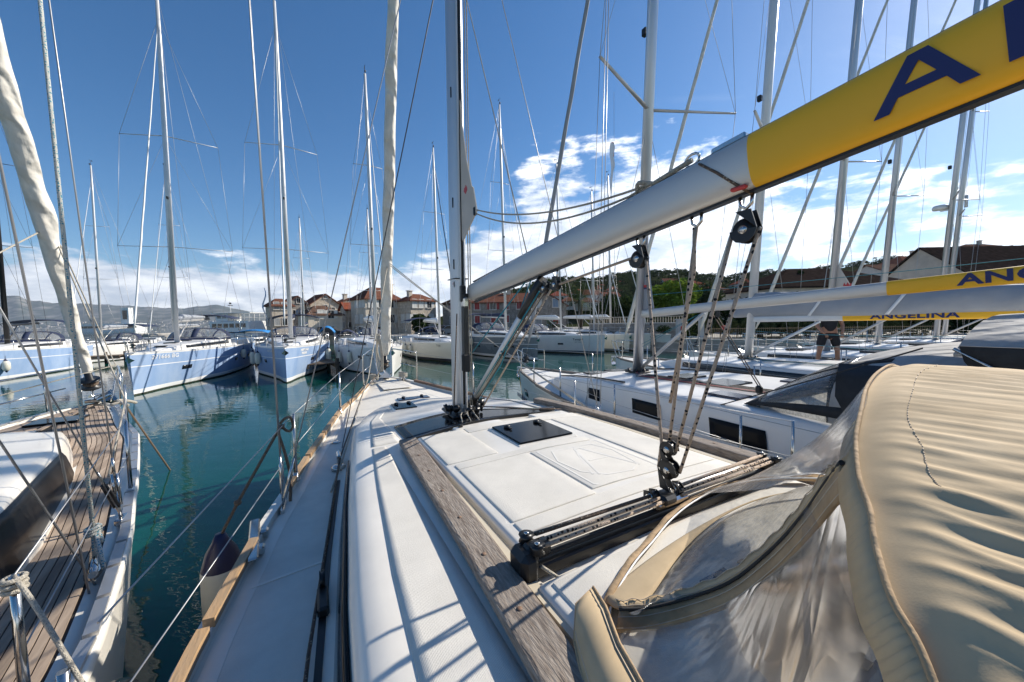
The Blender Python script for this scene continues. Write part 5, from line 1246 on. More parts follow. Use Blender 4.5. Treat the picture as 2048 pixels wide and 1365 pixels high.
    b.grid(P, 0, True, True); b.add(P[0], [tuple(range(nn))]); b.build('furled_genoa', M['sail'], root)
    b = MB(); b.lathe([(0, -.02), (.03, -.02), (.03, .04), (.09, .05), (.10, .065), (.055, .08), (.05, .15), (.10, .165), (.09, .18), (.04, .19), (.035, .36), (0, .36)], 18, f0+d*.10, R); b.build('furling_drum', M['black'], root)
    b = MB(); b.lathe([(.051, .085), (.066, .10), (.066, .135), (.051, .15)], 16, f0+d*.10, R); b.build('furling_line_wraps', M['brownrope'], root)
    tube('forestay', [f0, f1], .006, M['wire'], root, 6)
    # shrouds to spreaders, port group stands in the picture from deck edge up
    for s_ in (-1, 1):
        c0 = Vector((s_*(H.hb(-.17)-.06), -.17, 1.58)); tip = up(5.2)+Vector((s_*1.50, -.36, .1)); tip2 = up(9.6)+Vector((s_*1.15, -.35, .1))
        tube('spreader', [up(5.2), tip], [.05, .03], M['alu'], root, 8, ell=.5); tube('spreader', [up(9.6), tip2], [.05, .03], M['alu'], root, 8, ell=.5)
        for k, (dx, dy, tgt) in enumerate(((0, 0, tip), (-.0, .07, tip), (0, -.08, up(5.4)))):
            a = c0+Vector((dx, dy, 0)); q = (tgt-a).normalized()
            if tgt is tip or s_ > 0: tube('shroud', [a, tgt+Vector((0, dy*.4, 0))], .0042, M['wire'], root, 6)
            else: tube('shroud', [a, tgt], .0042, M['wire'], root, 6)
            tube('turnbuckle', [a, a+q*.07, a+q*.075, a+q*.30, a+q*.305, a+q*.36], [.008, .008, .013, .013, .007, .007], M['steel'], root, 8)
        box('chainplate', c0-Vector((0, 0, .015)), (.03, .26, .05), M['steel'], root, bev=.008)
        tube('shroud', [tip, up(13)], .004, M['wire'], root, 6)
    tube('inner_stay', [Vector((-1.08, .80, 1.62)), Vector((-1.08, .80, 1.62))+Vector((.93, -1.73, 4.98))*1.15], .0045, M['darkwire'], root, 6); tube('lazy_line', [Vector((0, -1.18, 3.34)), Vector((-.03, -.3, 5.63)), Vector((-.03, -.05, 6.3))], .004, M['whiterope'], root, 6)
    # genoa sheets / furling lines along the port deck
    tube('furling_line', [(-.10, 4.6, 1.92), (-.62, 3.0, 1.80), (-.98, 1.2, 1.66), (-1.13, .32, H.deckz(1.13, .32)+.08), (-1.27, -.9, 1.60), (-1.36, -1.7, 1.585), (-1.43, -2.6, 1.57)], .008, M['brownsheet'], root, 7)
    tube('jib_sheet', [f0+d*2.4+Vector((0.02, 0, 0)), Vector((-.50, 3.3, 1.98)), Vector((-.86, 1.7, 1.72)), Vector((-1.1, .35, 1.66)), Vector((-1.22, -.2, 1.6))], .0085, M['whiterope'], root, 7)
    for dz_ in (0, .035): tube('jib_sheet', sag(f0+d*(2.35-dz_), Vector((1.86+dz_, .20, 1.66)), .06, 12), .0075, M['whiterope'], root, 7)
    # bundle of coiled line hanging by the bow
    for k in range(5):
        x0 = -.30+.01*k; tube('coiled_line', curve([(x0, 3.55, 2.72), (x0-.03, 3.52+.01*k, 2.4), (x0-.02+.015*k, 3.5, 2.12), (x0+.03, 3.5, 2.05), (x0+.05, 3.52, 2.3), (x0+.01, 3.55, 2.70)], 4), .006, M['whiterope'], root, 5)
    # lifelines
    ys_ = (2.26, .18, -1.95)
    for s_ in (-1, 1):
        tops = [Vector((s_*.50, 4.0, 2.30))]
        for y in ys_:
            x = H.hb(y)-.055 if y > -1 else H.hb(y)-.02; z = H.sheer(y)+.02
            if not (s_ < 0 and y < -1): 
                b = MB(); b.tube([(s_*x, y, z-.02), (s_*(x-.005), y, z+.555)], [.015, .0095], 10); b.build('stanchion', M['steel'], root)
                b = MB(); b.lathe([(0, 0), (.03, 0), (.028, .012), (.018, .02), (.018, .07), (0, .07)], 12, (s_*x, y, z-.012)); b.build('stanchion_base', M['steel'], root)
            tops.append(Vector((s_*x, y, z+.545)))
        for p, q in zip(tops, tops[1:]):
            tube('lifeline', [p, q], .0032, M['wire'], root, 6); tube('lifeline', [p-Vector((0, 0, .27)), q-Vector((0, 0, .27))], .0032, M['wire'], root, 6)
    b = MB()
    for s_ in (-1, 1):
        b.tube(curve([(s_*.50, 4.0, 1.70), (s_*.50, 4.0, 2.26), (s_*.46, 4.08, 2.31), (s_*.32, 4.65, 2.33), (s_*.20, 4.95, 2.33), (s_*.17, 4.93, 2.2), (s_*.13, 4.75, 1.78)], 6), .0125, 8)
        b.tube([(s_*.49, 4.0, 2.02), (s_*.30, 4.55, 2.05)], .010, 8)
    b.build('pulpit', M['steel'], root)
    # brown fender line knotted on the upper lifeline
    y = .45; x = -(H.hb(y)-.06); z = H.sheer(y)+.56
    yk = -.12; xk = -(H.hb(yk)-.055); zk = H.sheer(yk)+.56
    tube('fender_line', curve([(xk-.005, yk+.02, zk+.015), (xk+.03, yk+.03, zk+.05), (xk+.06, yk+.12, zk+.03), (xk+.07, yk+.17, zk-.05), (xk+.05, yk+.15, zk-.08), (xk+.03, yk+.06, zk-.05), (xk, yk, zk), (xk-.012, yk-.02, zk-.05), (xk+.02, yk-.02, zk-.2), (xk+.05, yk-.06, zk-.38), (xk+.045, yk-.13, zk-.53)], 6), .010, M['brownrope'], root, 8)
    for k in range(3): tube('fender_line_knot', [Vector((xk+math.cos(a)*.018, yk+math.sin(a)*.012+k*.012, zk-.01+math.sin(a*1.5+k)*.014)) for a in [i*.6 for i in range(12)]], .009, M['brownrope'], root, 6)
    return root, H, R_, up
own, OH, OR, own_up = build_own()
def own_fender():
    p = own_to_world((-1.93, -.10, 1.02)); 
    o = empty('fender', p, OTH, 'cream fender with navy end hanging at our port side on a brown rope', 'fender', 'fenders hanging from the yachts')
    b = MB(); h = .31; r = .125
    b.lathe([(0, -h-.06), (.03, -h-.06), (.05, -h-.02), (r*.7, -h+.03), (r, -h+.13), (r, h-.16), (r*.97, h-.13), (r*.72, h-.02), (.05, h+.05), (.03, h+.10), (0, h+.10)], 24, mfun=lambda i, j: 1 if i < 2 or i > 5 else 0)
    b.build('fender_body', [M['fender'], M['fendertop']], o)
    w = own_to_world((-(OH.hb(-.12)-.055), -.12, OH.sheer(-.12)+.56)); c, s = math.cos(-OTH), math.sin(-OTH); v = w-p; v = Vector((v.x*c-v.y*s, v.x*s+v.y*c, v.z))
    tube('fender_rope', [(0, 0, h+.06), (.02, 0, h+.12), Vector((0, 0, h+.1)).lerp(v, .3), v], .010, M['brownrope'], o, 8)
    b = MB(); b.lathe([(0, -.02), (.02, -.015), (.024, 0), (.02, .015), (0, .02)], 8, Vector((0, 0, h+.1)).lerp(v, .28)); b.build('knot', M['brownrope'], o)
own_fender()
b = MB(); b.grid([[Vector((-1.575+.01*math.sin(i), -.26-.045*math.sin(i/8*3.1)+w_*.05*math.sin(i/8*3.0), 3.16-.028*i)) for w_ in (-.5, 0, .5)] for i in range(9)]); solidify(b.build('rag_tied_to_shroud', M['bluerag'], own), .004)

# ---------- tan sprayhood
def build_hood():
    def crown(x): a = abs(x); return 2.764-.2*x*x-(2.0*(a-.8)**2 if a > .8 else 0)
    hd = empty('sprayhood', (0, 0, 0)); hd.parent = own
    # front seam of the canopy (x, y)
    seam = [(.95, -2.93), (.7, -2.86), (.45, -2.86), (.15, -2.92), (-.10, -2.965), (-.27, -3.0), (-.42, -3.04), (-.53, -3.07), (-.64, -3.11), (-.70, -3.14), (-.75, -3.16), (-.81, -3.19), (-.84, -3.215), (-.87, -3.235)]
    pts = [Vector((x, y, crown(x))) for x, y in seam]
    pts = curve(pts, 20)
    def wr(x, y, v):   # cloth tension wrinkles: fan out from the port front corner
        a = math.sin((y*4.2+x*1.0)*17+math.sin(x*5)*1.2); k = .0045*sst(0, .06, v)*(.5+.5*math.sin(x*3+1)**2)
        return a*k*(1.15-.7*min(1, max(0, (x+.85)/1.2)))
    b = MB(); P = []
    for p in pts:
        row = []
        for j in range(61):
            v = (j/60)**1.5*1.3; y = p.y-v
            x = p.x*(1+.02*v); x2 = x-.05*v*0
            z = crown(p.x)+.02*math.sin(min(1, v*3)*math.pi/2)*0-(.012*(1-sst(0, .05, v)))-.05*sst(.35, 1.3, v)
            z += fold(p.x, v)
            row.append((x2, y, z))
        P.append(row)
    b.grid(P); top = b.build('canopy', M['tan'], hd); solidify(top, .004)
    # port skirt of the canopy folds over the frame and hangs
    end = P[-1]; b = MB(); Q = []
    for i, p in enumerate(end):
        Q.append([Vector(p), Vector((p[0]-.012, p[1], p[2]-.02)), Vector((p[0]-.018, p[1], p[2]-.06))])
    b.grid(Q); solidify(b.build('canopy_side', M['tan'], hd), .004)
    # piping along the seam
    tube('seam_piping', [Vector((p.x, p.y+.002, p.z-.004)) for p in pts], .0032, M['tandark'], hd, 8)
    # stitched facing band just in front of the seam (the fold that hangs below the edge)
    def band(path, wv, nm='binding', mat='tandark', th=.004, bump=0):
        b = MB(); P = []
        for i, p in enumerate(path):
            w = wv(i) if callable(wv) else wv
            P.append([p, p+w*.5+Vector((0, 0, bump*math.sin(i*1.9))), p+w])
        b.grid(P); o = b.build(nm, M[mat], hd); solidify(o, th); return o
    port = [p for p in pts if p.x < -.45]
    b = MB(); P = []
    for i, p in enumerate(port):
        f = i/(len(port)-1)
        out = Vector((.03, .03, -.05)).lerp(Vector((-.006, .024, -.040)), f)
        P.append([p+Vector((0, .003, -.006)), p+out*.5+Vector((0, 0, .004*math.sin(i*1.3))), p+out])
    b.grid(P); solidify(b.build('front_facing', M['tan'], hd), .004)
    # ------ clear front: lower edge follows a zip arc lying on the roof
    zb = 2.075
    arc = curve([Vector((-.72, -2.68, 2.07)), Vector((-.60, -2.55, 2.085)), Vector((-.42, -2.46, 2.09)), Vector((-.25, -2.40, 2.09)), Vector((-.08, -2.34, 2.09)), Vector((.12, -2.295, 2.09)), Vector((.36, -2.275, 2.09)), Vector((.60, -2.32, 2.09)), Vector((.80, -2.42, 2.09)), Vector((.93, -2.50, 2.08))], 6)
    b = MB(); P = []
    for i, p in enumerate(arc):
        P.append([p+Vector((0, .0, -.010)), p+Vector((0, -.008, .012+.003*math.sin(i*1.1))), p+Vector((0, -.032, .020+.003*math.sin(i*1.7)))])
    b.grid(P); solidify(b.build('zip_tape', M['tandark'], hd), .003)
    tube('zip_teeth', [p+Vector((0, -.036, .016)) for p in arc], .0035, M['stripe'], hd, 6)
    # middle band: from the port flap, up and over to the canopy's front corner
    mid = curve([Vector((-.60, -2.62, 2.12)), Vector((-.53, -2.66, 2.125)), Vector((-.44, -2.72, 2.16)), Vector((-.40, -2.80, 2.24)), Vector((-.39, -2.88, 2.36)), Vector((-.42, -2.95, 2.48)), Vector((-.50, -3.02, 2.60)), Vector((-.56, -3.06, 2.66))], 7)
    def ruff(i): return Vector((0, 0, .006*math.sin(i*1.5)))
    b = MB(); P = []; Z = []
    for i, p in enumerate(mid):
        f = i/(len(mid)-1); wv = Vector((.015, .05, .035)).lerp(Vector((.05, .035, -.012)), f)*(.36+.14*math.sin(f*3.1))
        P.append([p-wv*.15, p+wv*.5+ruff(i)*.6, p+wv*1.0+ruff(i+1)*.8])
    b.grid(P); solidify(b.build('binding', M['tan'], hd), .005)
    b = MB(); P2 = []
    for i, p in enumerate(mid):
        f = i/(len(mid)-1); wv = Vector((-.032, -.02, -.030)).lerp(Vector((-.02, -.014, -.036)), f)
        P2.append([p+Vector((-.002, -.002, .003)), p+wv*.55+ruff(i)*.5, p+wv*1.05])
    b.grid(P2); solidify(b.build('binding', M['tandark'], hd), .005)
    tube('zip_teeth', [p+Vector((-.004, -.003, .008)) for p in mid], .004, M['rubber'], hd, 6)
    for k in (.35, .85):
        tube('stitch_line', [q[0].lerp(q[2], k)+Vector((-.002, .002, .006)) for q in P], .0011, M['thread'], hd, 4); tube('stitch_line', [q[0].lerp(q[2], k)+Vector((-.004, 0, .005)) for q in P2], .0011, M['thread'], hd, 4)
    # port flap
    fl = [[Vector((-.735, -2.60, 2.075)), Vector((-.665, -2.52, 2.095)), Vector((-.585, -2.50, 2.10))], [Vector((-.765, -2.66, 2.07)), Vector((-.71, -2.62, 2.11)), Vector((-.63, -2.60, 2.13))], [Vector((-.80, -2.74, 2.06)), Vector((-.75, -2.72, 2.11)), Vector((-.68, -2.70, 2.13))], [Vector((-.84, -2.86, 2.05)), Vector((-.79, -2.84, 2.11)), Vector((-.72, -2.83, 2.13))], [Vector((-.88, -3.0, 2.04)), Vector((-.82, -3.0, 2.10)), Vector((-.75, -3.0, 2.13))]]
    b = MB(); fl = [[a.lerp(b2, t/4) for a, b2 in zip(r1, r2)] for r1, r2 in zip(fl, fl[1:]) for t in range(4)]+[fl[-1]]; b.grid(fl); o = b.build('corner_flap', M['tan'], hd); solidify(o, .006)
    for jj in (0, 2): tube('flap_hem', [r[jj]+Vector((0, 0, .002)) for r in fl], .004, M['tandark'], hd, 6)
    tube('flap_hem', fl[0], .004, M['tandark'], hd, 6); tube('stitch_line', [r[0].lerp(r[1], .25)+Vector((0, 0, .004)) for r in fl], .0011, M['thread'], hd, 4); tube('stitch_line', [r[1].lerp(r[2], .8)+Vector((0, 0, .004)) for r in fl], .0011, M['thread'], hd, 4)
    # drooping tan triangle where the zipped window starts
    dr = [[Vector((-.60, -2.55, 2.10)), Vector((-.60, -2.60, 2.115)), Vector((-.575, -2.665, 2.125))], [Vector((-.47, -2.515, 2.10)), Vector((-.45, -2.56, 2.125)), Vector((-.42, -2.605, 2.125))], [Vector((-.30, -2.49, 2.105)), Vector((-.26, -2.52, 2.125)), Vector((-.20, -2.525, 2.115))], [Vector((-.10, -2.468, 2.108)), Vector((-.08, -2.485, 2.118)), Vector((-.04, -2.488, 2.11))], [Vector((.12, -2.45, 2.105)), Vector((.12, -2.456, 2.11)), Vector((.12, -2.462, 2.11))], [Vector((.40, -2.445, 2.105)), Vector((.40, -2.449, 2.11)), Vector((.40, -2.453, 2.11))], [Vector((.68, -2.52, 2.10)), Vector((.68, -2.526, 2.11)), Vector((.68, -2.532, 2.11))]]
    b = MB(); b.grid(dr); o = b.build('window_binding', M['tan'], hd); subsurf(o, 2); solidify(o, .004)
    # clear sheets
    def sheet(rows, nm='clear_window', k=2):
        b = MB(); b.grid(rows); o = b.build(nm, M['vinyl'], hd); subsurf(o, k); return o
    # unzipped window: bulges out from the zip arc up to the mid band
    rows = []
    win = [Vector((-.58, -2.66, 2.12)), Vector((-.43, -2.60, 2.115)), Vector((-.19, -2.52, 2.105)), Vector((-.03, -2.485, 2.10)), Vector((.12, -2.46, 2.10)), Vector((.40, -2.45, 2.10)), Vector((.55, -2.475, 2.10)), Vector((.68, -2.53, 2.10))]
    A_ = win
    Bm = [mid[int(t*(len(mid)-1))] for t in (.05, .2, .33, .46, .6, .74, .88, 1.0)]
    for i, (a, c_) in enumerate(zip(A_, Bm)):
        row = []
        for j in range(9):
            t = j/8; p = a.lerp(c_, t); bul = math.sin(t*math.pi)
            p += Vector((.02*math.sin(i*1.3+t*5)*bul, -.02*bul, .02*bul+.012*math.sin(i*1.9+t*7)*bul))
            row.append(p)
        rows.append(row)
    sheet(rows)
    # starboard part of the clear front, up to the canopy seam
    top_ = [p for p in pts if p.x > -.60]; top_ = list(reversed(top_)); n = 9
    T_ = [top_[int(i/(n-1)*(len(top_)-1))] for i in range(n)]
    B_ = [arc[int((.62+.38*i/(n-1))*(len(arc)-1))] for i in range(n)]
    sheet([[B_[i].lerp(T_[i], t/7)+Vector((.0, -.035*math.sin(t/7*math.pi)+.008*math.sin(i*2+t), .0)) for t in range(8)] for i in range(n)])
    # port side clear panel under the band
    fr = [p for p in pts if p.x < -.52]; n = 8
    T2 = [fr[int(i/(n-1)*(len(fr)-1))]+Vector((-.02, .06, -.12)) for i in range(n)]
    M2 = [mid[-1].lerp(mid[0], i/(n-1)) if False else mid[int((1-i/(n-1))*(len(mid)-1))]+Vector((-.028, -.02, -.028)) for i in range(n)]
    F2 = [M2[-1].lerp(Vector((-.80, -3.3, 2.05)), 0) for _ in range(1)]
    low = [Vector((-.80, -3.45, 2.08)).lerp(M2[-1], 0) for _ in range(1)]
    rows = []
    for i in range(n):
        t0 = M2[i]; t1 = T2[0].lerp(T2[-1], 1) if False else Vector((lerp(T2[i].x, -.76, .3), T2[i].y-.02, T2[i].z))
        lowp = Vector((lerp(-.86, -.80, i/(n-1)), lerp(-3.25, -2.9, i/(n-1)), lerp(2.45, 2.08, (i/(n-1))**.6)))
        rows.append([t0.lerp(lowp, t/6)+Vector((-.02*math.sin(t/6*math.pi)+.006*math.sin(t*2+i), 0, .008*math.sin(i*2.2+t*1.3))) for t in range(7)])
    sheet(rows)
    rows = [[T2[i].lerp(Vector((-.86, -3.25, 2.45)), t/4) for t in range(5)] for i in range(n)]
    sheet(rows)
    # hood frame tubes, seen faintly through the window
    tube('hood_bow', curve([(-.86, -3.15, 1.9), (-.85, -3.22, 2.3), (-.70, -3.24, 2.60), (-.3, -3.10, 2.68), (.3, -3.0, 2.68), (.8, -3.0, 2.52), (.95, -3.0, 2.1)], 6), .013, M['steel'], hd, 8)
    # stitching on the canopy: one long seam running aft
    ci = min(range(len(pts)), key=lambda i: abs(pts[i].x-.05))
    return hd, top, crown
def fold(x, v):
    """wind-tight creases running fore and aft in the canopy, strongest near the port front corner"""
    def sh(t): return (1-abs(math.sin(t)))-.36
    s_ = sst(.01, .09, v)
    w1 = .65+.35*math.sin(x*7.3+1+v*2)
    a = .0066*sh(x*62+v*7+1.2*math.sin(x*9+v*3))*s_*w1*(1-.35*sst(.15, .8, v))
    w = sst(.40, .75, -x)
    a += .0065*sh(x*24-v*13+.6)*s_*w*(1-.5*sst(.2, .6, v))
    a += .0022*sh(x*140-v*13+3*math.sin(x*6))*s_*(1-.6*sst(.15, .6, v))
    return a
hood, canopy, crown = build_hood()
SEAM = [(.15, -3.01), (-.08, -3.03), (-.29, -3.07), (-.43, -3.10), (-.53, -3.14), (-.59, -3.16), (-.63, -3.18)]
def canopy_seam():
    pts = []
    for q in curve([Vector((SEAM[k][0], SEAM[k][1], 0)) for k in range(len(SEAM))], 10):
        f = interp([(-.9, -3.24), (-.7, -3.14), (-.42, -3.04), (-.10, -2.965), (.15, -2.92), (.45, -2.86)], q.x); v = max(0, f-q.y)
        pts.append((q.x, q.y, crown(q.x)+fold(q.x, v)+.0030-.012*(1-sst(0, .05, v))))
    b = MB()
    for i in range(0, len(pts)-1):
        p, q = Vector(pts[i]), Vector(pts[i+1]); b.tube([p.lerp(q, .1), p.lerp(q, .75)], .0007, 4)
    b.build('canopy_stitching', M['thread'], hood)
canopy_seam()
# companionway and cockpit seen through the hood window
def own_cockpit():
    ck = empty('cockpit', (0, 0, 0)); ck.parent = own
    box('cockpit_sole', (0, -4.4, 1.15), (1.6, 3.0, .04), M['brownteak'], ck)
    for s_ in (-1, 1): box('cockpit_seat', (s_*.95, -4.6, 1.55), (.75, 2.9, .08), M['teak'], ck); box('coaming', (s_*1.42, -4.6, 1.75), (.25, 2.9, .5), M['gel'], ck, bev=.06)
    box('bulkhead', (0, -3.14, 1.6), (2.5, .06, .84), M['gel'], ck); box('companionway_hatch', (0.05, -2.82, 2.075), (.66, .40, .03), M['glassblue'], ck, bev=.01); [box('hatch_batten', (-.2+.12*k, -2.82, 2.094), (.03, .36, .006), M['teak'], ck) for k in range(5)]
    box('companionway_doors', (0, -3.18, 1.6), (.65, .03, .8), M['brownteak'], ck)
    for s_ in (-1, 1): box('side_deck', (s_*1.75, -4.6, 1.45), (.45, 3.2, .03), M['nonskid'], ck)
own_cockpit()
# ================= neighbouring and distant yachts
th_own = OTH
def nb(t, s_): return own_to_world((t, s_, 0))
# --- first neighbour to starboard
def neighbours():
    tabW = [(2.5, .08), (2.3, .42), (1.8, .74), (1.0, .98), (0, 1.18), (-1.1, 1.32), (-2.85, 1.42), (-4.2, 1.46)]
    tabH = [(2.5, 1.40), (2.3, 1.46), (1.8, 1.58), (1.0, 1.70), (0, 1.80), (-1.1, 1.85), (-2.85, 1.87), (-4.2, 1.88)]
    rk = rad(3.0)
    A, HA, RA, upA = yacht('pale grey sailing yacht right beside ours, angular black windows and charcoal sprayhood', nb(4.35, 1.85), OTH-rad(.5), L=13.6, B=4.2, jb=4.75, fb=1.42, fa=1.32, hullc='gel_grey', mast_h=17, canvas='greycanvas', deckm='nonskid_far', roofm='gelfar', jib='greysail', lod=1, bag=None, hood=False, bim=False, boomz=1.19, mr=(.075, .115), rake=rk, wr=.0045, spreaders=(.325, .63), sw=(1.7, 1.2), mastmat='alu', roof_tables=(tabW, tabH), windows=False, boomL=4.6, boomlift=rad(3.2), jr=.065,
        texts=[('ANGELINA', 4.30, .42, -1, .20, 'blueprint', .006)], group='sailing yachts moored in the harbour', cockpit=False, boommat='alu_boom')
    # yellow stripe on the bow of it
    b = MB(); P = []
    for y in (4.50, 4.42): P.append([(-(HA.pt(y-k*.25, 1-k*.9).x+.006), HA.pt(y-k*.25, 1-k*.9).y, HA.pt(y-k*.25, 1-k*.9).z) for k in [i/8 for i in range(9)]])
    b.grid(P); solidify(b.build('bow_stripe', M['yellow'], A), .004)
    port_window(HA, A, 3.65, .62, -1, .34, .20); port_window(HA, A, 3.65, .62, 1, .34, .20)
    for y0, y1 in ((.0, -.34), (-1.20, -1.75), (-2.5, -3.15)):
        for s_ in (-1, 1): RA.window(A, y0, y1, .24, .58, s_, M['blackwin'], 'coachroof_window', 6, slant=.12)
    for (x, y, w, l, mt) in ((-.30, .90, .42, .34, 'glass'), (.30, .90, .42, .34, 'glass'), (0, -1.1, .55, .36, 'glass'), (-.12, -1.85, .62, .46, 'glass'), (-.90, -2.38, .30, .42, 'glassblue'), (.90, -2.38, .30, .42, 'glassblue')):
        box('hatch', (x, y, RA.z(x, y)+.012), (w, l, .03), M[mt], A, bev=.008)
    for s_ in (-1, 1):
        b = MB(); ribbon(b, [Vector((s_*(RA.W(y)-.12), y, RA.top(y)+.01)) for y in (1.7, .8, 0, -.8)], .03, .025); b.build('genoa_track', M['black'], A)
    # lines led aft
    for i in range(8):
        x = -.25-.045*i; tube('deck_line', [(x*.3, -.1, RA.z(0, 0)+.04), (x, -.5, RA.z(x, -.5)+.03), (x-.02, -2.8, RA.z(x, -2.8)+.03)], .005, M['redprint'] if i == 5 else (M['brownsheet'] if i % 2 else M['darkwire']), A, 5)
    # neighbour's main sheet and vang tackle
    bA = lambda s_, z=-.08: Vector((0, -.12-s_*math.cos(rad(3.2)), RA.top(0)+1.19+s_*math.sin(rad(3.2))+z))
    mb_ = Vector((-.63, -2.6, RA.z(-.63, -2.6)+.06))
    for dx in (0, .05): tube('mainsheet', [bA(1.45+dx, -.14), mb_+Vector((dx, 0, .05))], .007, M['brownsheet'], A, 6)
    for y_ in (1.42, 1.52):
        b = MB(); b.box(bA(y_, -.12), (.04, .07, .11), bev=.015); b.build('sheet_block', M['black'], A)
    b = MB(); b.box(mb_+Vector((0, 0, .02)), (.06, .08, .11), bev=.02); b.build('sheet_block', M['black'], A)
    tube('teal_line', sag((0, -.05, RA.top(0)+1.55), bA(4.4, .14), .02), .004, M['tealrope'], A, 5)
    for k in (0, .06): tube('teal_line', [(0, -.12, RA.top(0)+.55+k), bA(1.2, -.1)], .004, M['tealrope'], A, 5)
    # yellow end of its boom with letters
    def boom_band(par, base, lift, s0, s1, hh, ww, s_txt, size, body='ANGELINA', mat=M['yellow']):
        d = Vector((0, -math.cos(lift), math.sin(lift))); u = Vector((0, math.sin(lift), math.cos(lift)))
        b = MB(); P = []; n = 24
        for t in (s0, s1): P.append([base+d*t+Vector((math.copysign(abs(math.cos(a))**.6, math.cos(a))*ww/2, 0, 0))+u*math.copysign(abs(math.sin(a))**.8, math.sin(a))*hh/2 for a in [2*math.pi*j/n for j in range(n)]])
        b.grid(P, 0, True, True); bo = b.build('yellow_band', mat, par)
        m = frame_mtx(base+d*s_txt+Vector((-ww/2-.004, 0, 0)), d, u); text(body, size, M['blueprint'], par, m, 'boom_lettering', size*.03, 1.5, 'LEFT')
    baseA = Vector((0, -.12, RA.top(0)+1.19))
    boom_band(A, baseA, rad(3.2), 3.47, 4.62, .157, .108, 3.98, .15)
    # charcoal and grey sprayhood with straps, bimini edge
    sp = sprayhood(A, -2.75, -4.9, RA.top(-2.4)+.02, RA.top(-2.4)+.74, 1.42, M['greycanvas'], None, .40, dark=M['charcoal'])
    b = MB()
    for s_ in (-1, 1):
        ribbon(b, [Vector((s_*1.40, -4.2, 2.62)), Vector((s_*1.38, -3.5, 2.28)), Vector((s_*1.36, -2.55, 1.84))], .03, .012)
    b.build('strap', M['charcoal'], A)
    hw = MB(); P = []
    for i in range(9):
        y = -3.62-i*.14; P.append([Vector((-1.22, y, 2.44)), Vector((-1.36, y-.03, 2.32)), Vector((-1.45, y-.06, 2.16)), Vector((-1.48, y-.2, 1.9))])
    hw.grid(P); solidify(hw.build('hood_side', M['charcoal'], A), .01)
    bimini(A, -4.38, -7, 2.93, 1.50, M['greycanvas']); 
    b = MB(); b.grid([[(-1.52+.03*i, y-.02*i*i, 2.66-.11*i) for i in range(4)] for y in [-4.41-.3*k for k in range(8)]]); solidify(b.build('bimini_skirt', M['charcoal'], A), .01)
    # grey triangle of its sail at the mast with brand tab
    b = MB(); b.prism([(-.13, 3.62), (-.13, 3.06), (-.40, 3.09), (-.36, 3.30), (-.2, 4.6), (-.13, 5.0)][:6], -.004, .004, 'x'); b.build('sail_clew', M['greysail'], A)
    box('sail_tab', (-.006, -.19, 3.52), (.006, .09, .045), M['redprint'], A); box('sail_tab', (-.006, -.19, 3.48), (.007, .09, .03), M['blueprint'], A)
    # tattered courtesy flag on the starboard... port spreader halyard
    p = Vector((-.75, -.15, 6.05)); b = MB(); b.grid([[p+Vector((-.03*j+.02*math.sin(i*1.2+j), .0, -.055*i-.16*j*(i/9))) for j in range(4)] for i in range(10)]); fo = b.build('flag_cloth', [M['stripe'], M['redprint']], None); fo.parent = A
    b = MB(); b.grid([[p+Vector((-.03*j, .004, -.05*i+.02)) for j in range(3)] for i in range(6)]); b.build('flag_stripe', pbr('faded_red', (.6, .25, .22), .8), A); tube('flag_halyard', [p+Vector((0, 0, .9)), p+Vector((0, 0, -3.9))], .003, M['wire'], A, 4)
    # --- second neighbour
    Bt, HB_, RB, upB = yacht('white sailing yacht two berths right, boom with grey sail cover and a person-free foredeck', nb(8.5, 2.0), OTH-rad(.5), L=13.6, B=4.2, jb=4.75, fb=1.5, fa=1.4, hullc='gelfar', mast_h=17, canvas='greycanvas', lod=1, bag=None, hood=False, bim=False, boomz=1.04, mr=(.085, .125), rake=rk, wr=.0045, spreaders=(.36, .66), mastmat='alu_white', boomL=4.9, boomlift=rad(.6), jr=.07, jib='cream' if False else 'sail', boommat='alu_white')
    Bt['label'] = 'white sailing yacht second to the right, thick grey sail cover over its banded boom'
    baseB = Vector((0, -.12, RB.top(0)+1.04)); boom_band(Bt, baseB, rad(.6), 1.78, 4.95, .160, .108, 2.22, .150)
    # grey lazy bag hanging over the boom
    b = MB(); P = []
    for i in range(25):
        t = i/24; y = .35-t*4.9; hh = lerp(.62, .42, t)*(min(1, .25+t*9)); row = []
        for j in range(14):
            a = 2*math.pi*j/14; row.append((math.sin(a)*.15*(1+.1*math.sin(i*1.3+j)), y, RB.top(0)+1.04+.04+.02*math.sin(t*9)+hh*.5-math.cos(a)*hh*.5))
        P.append(row)
    b.grid(P, 0, True, True); b.add(P[0], [tuple(range(14))]); b.add(P[-1], [tuple(reversed(range(14)))]); b.build('sail_cover', M['greysail'], Bt)
    for k in (-1.35, -2.6): 
        b = MB(); b.grid([[(-.157, k-.03+.06*j-.08*i, RB.top(0)+1.10+.13*i) for j in range(2)] for i in range(4)]); solidify(b.build('cover_strap', M['stripe'], Bt), .004)
    tube('teal_line', sag((-.05, .1, RB.top(0)+.6), (-1.2, -4.8, 2.35), .12), .005, M['tealrope'], Bt, 5); tube('teal_line', sag((.05, .1, RB.top(0)+.75), (-.1, -5.2, 2.6), .1), .005, M['tealrope'], Bt, 5)
    for i in range(7): tube('deck_line', [(-.1-.03*i, -.15, RB.z(0, 0)+.05), (-.25-.05*i, -.6, RB.z(.3, -.6)+.03), (-.27-.05*i, -2.0, RB.z(.3, -2)+.03)], .006, M['tealrope'] if i % 3 == 0 else M['darkwire'], Bt, 5)
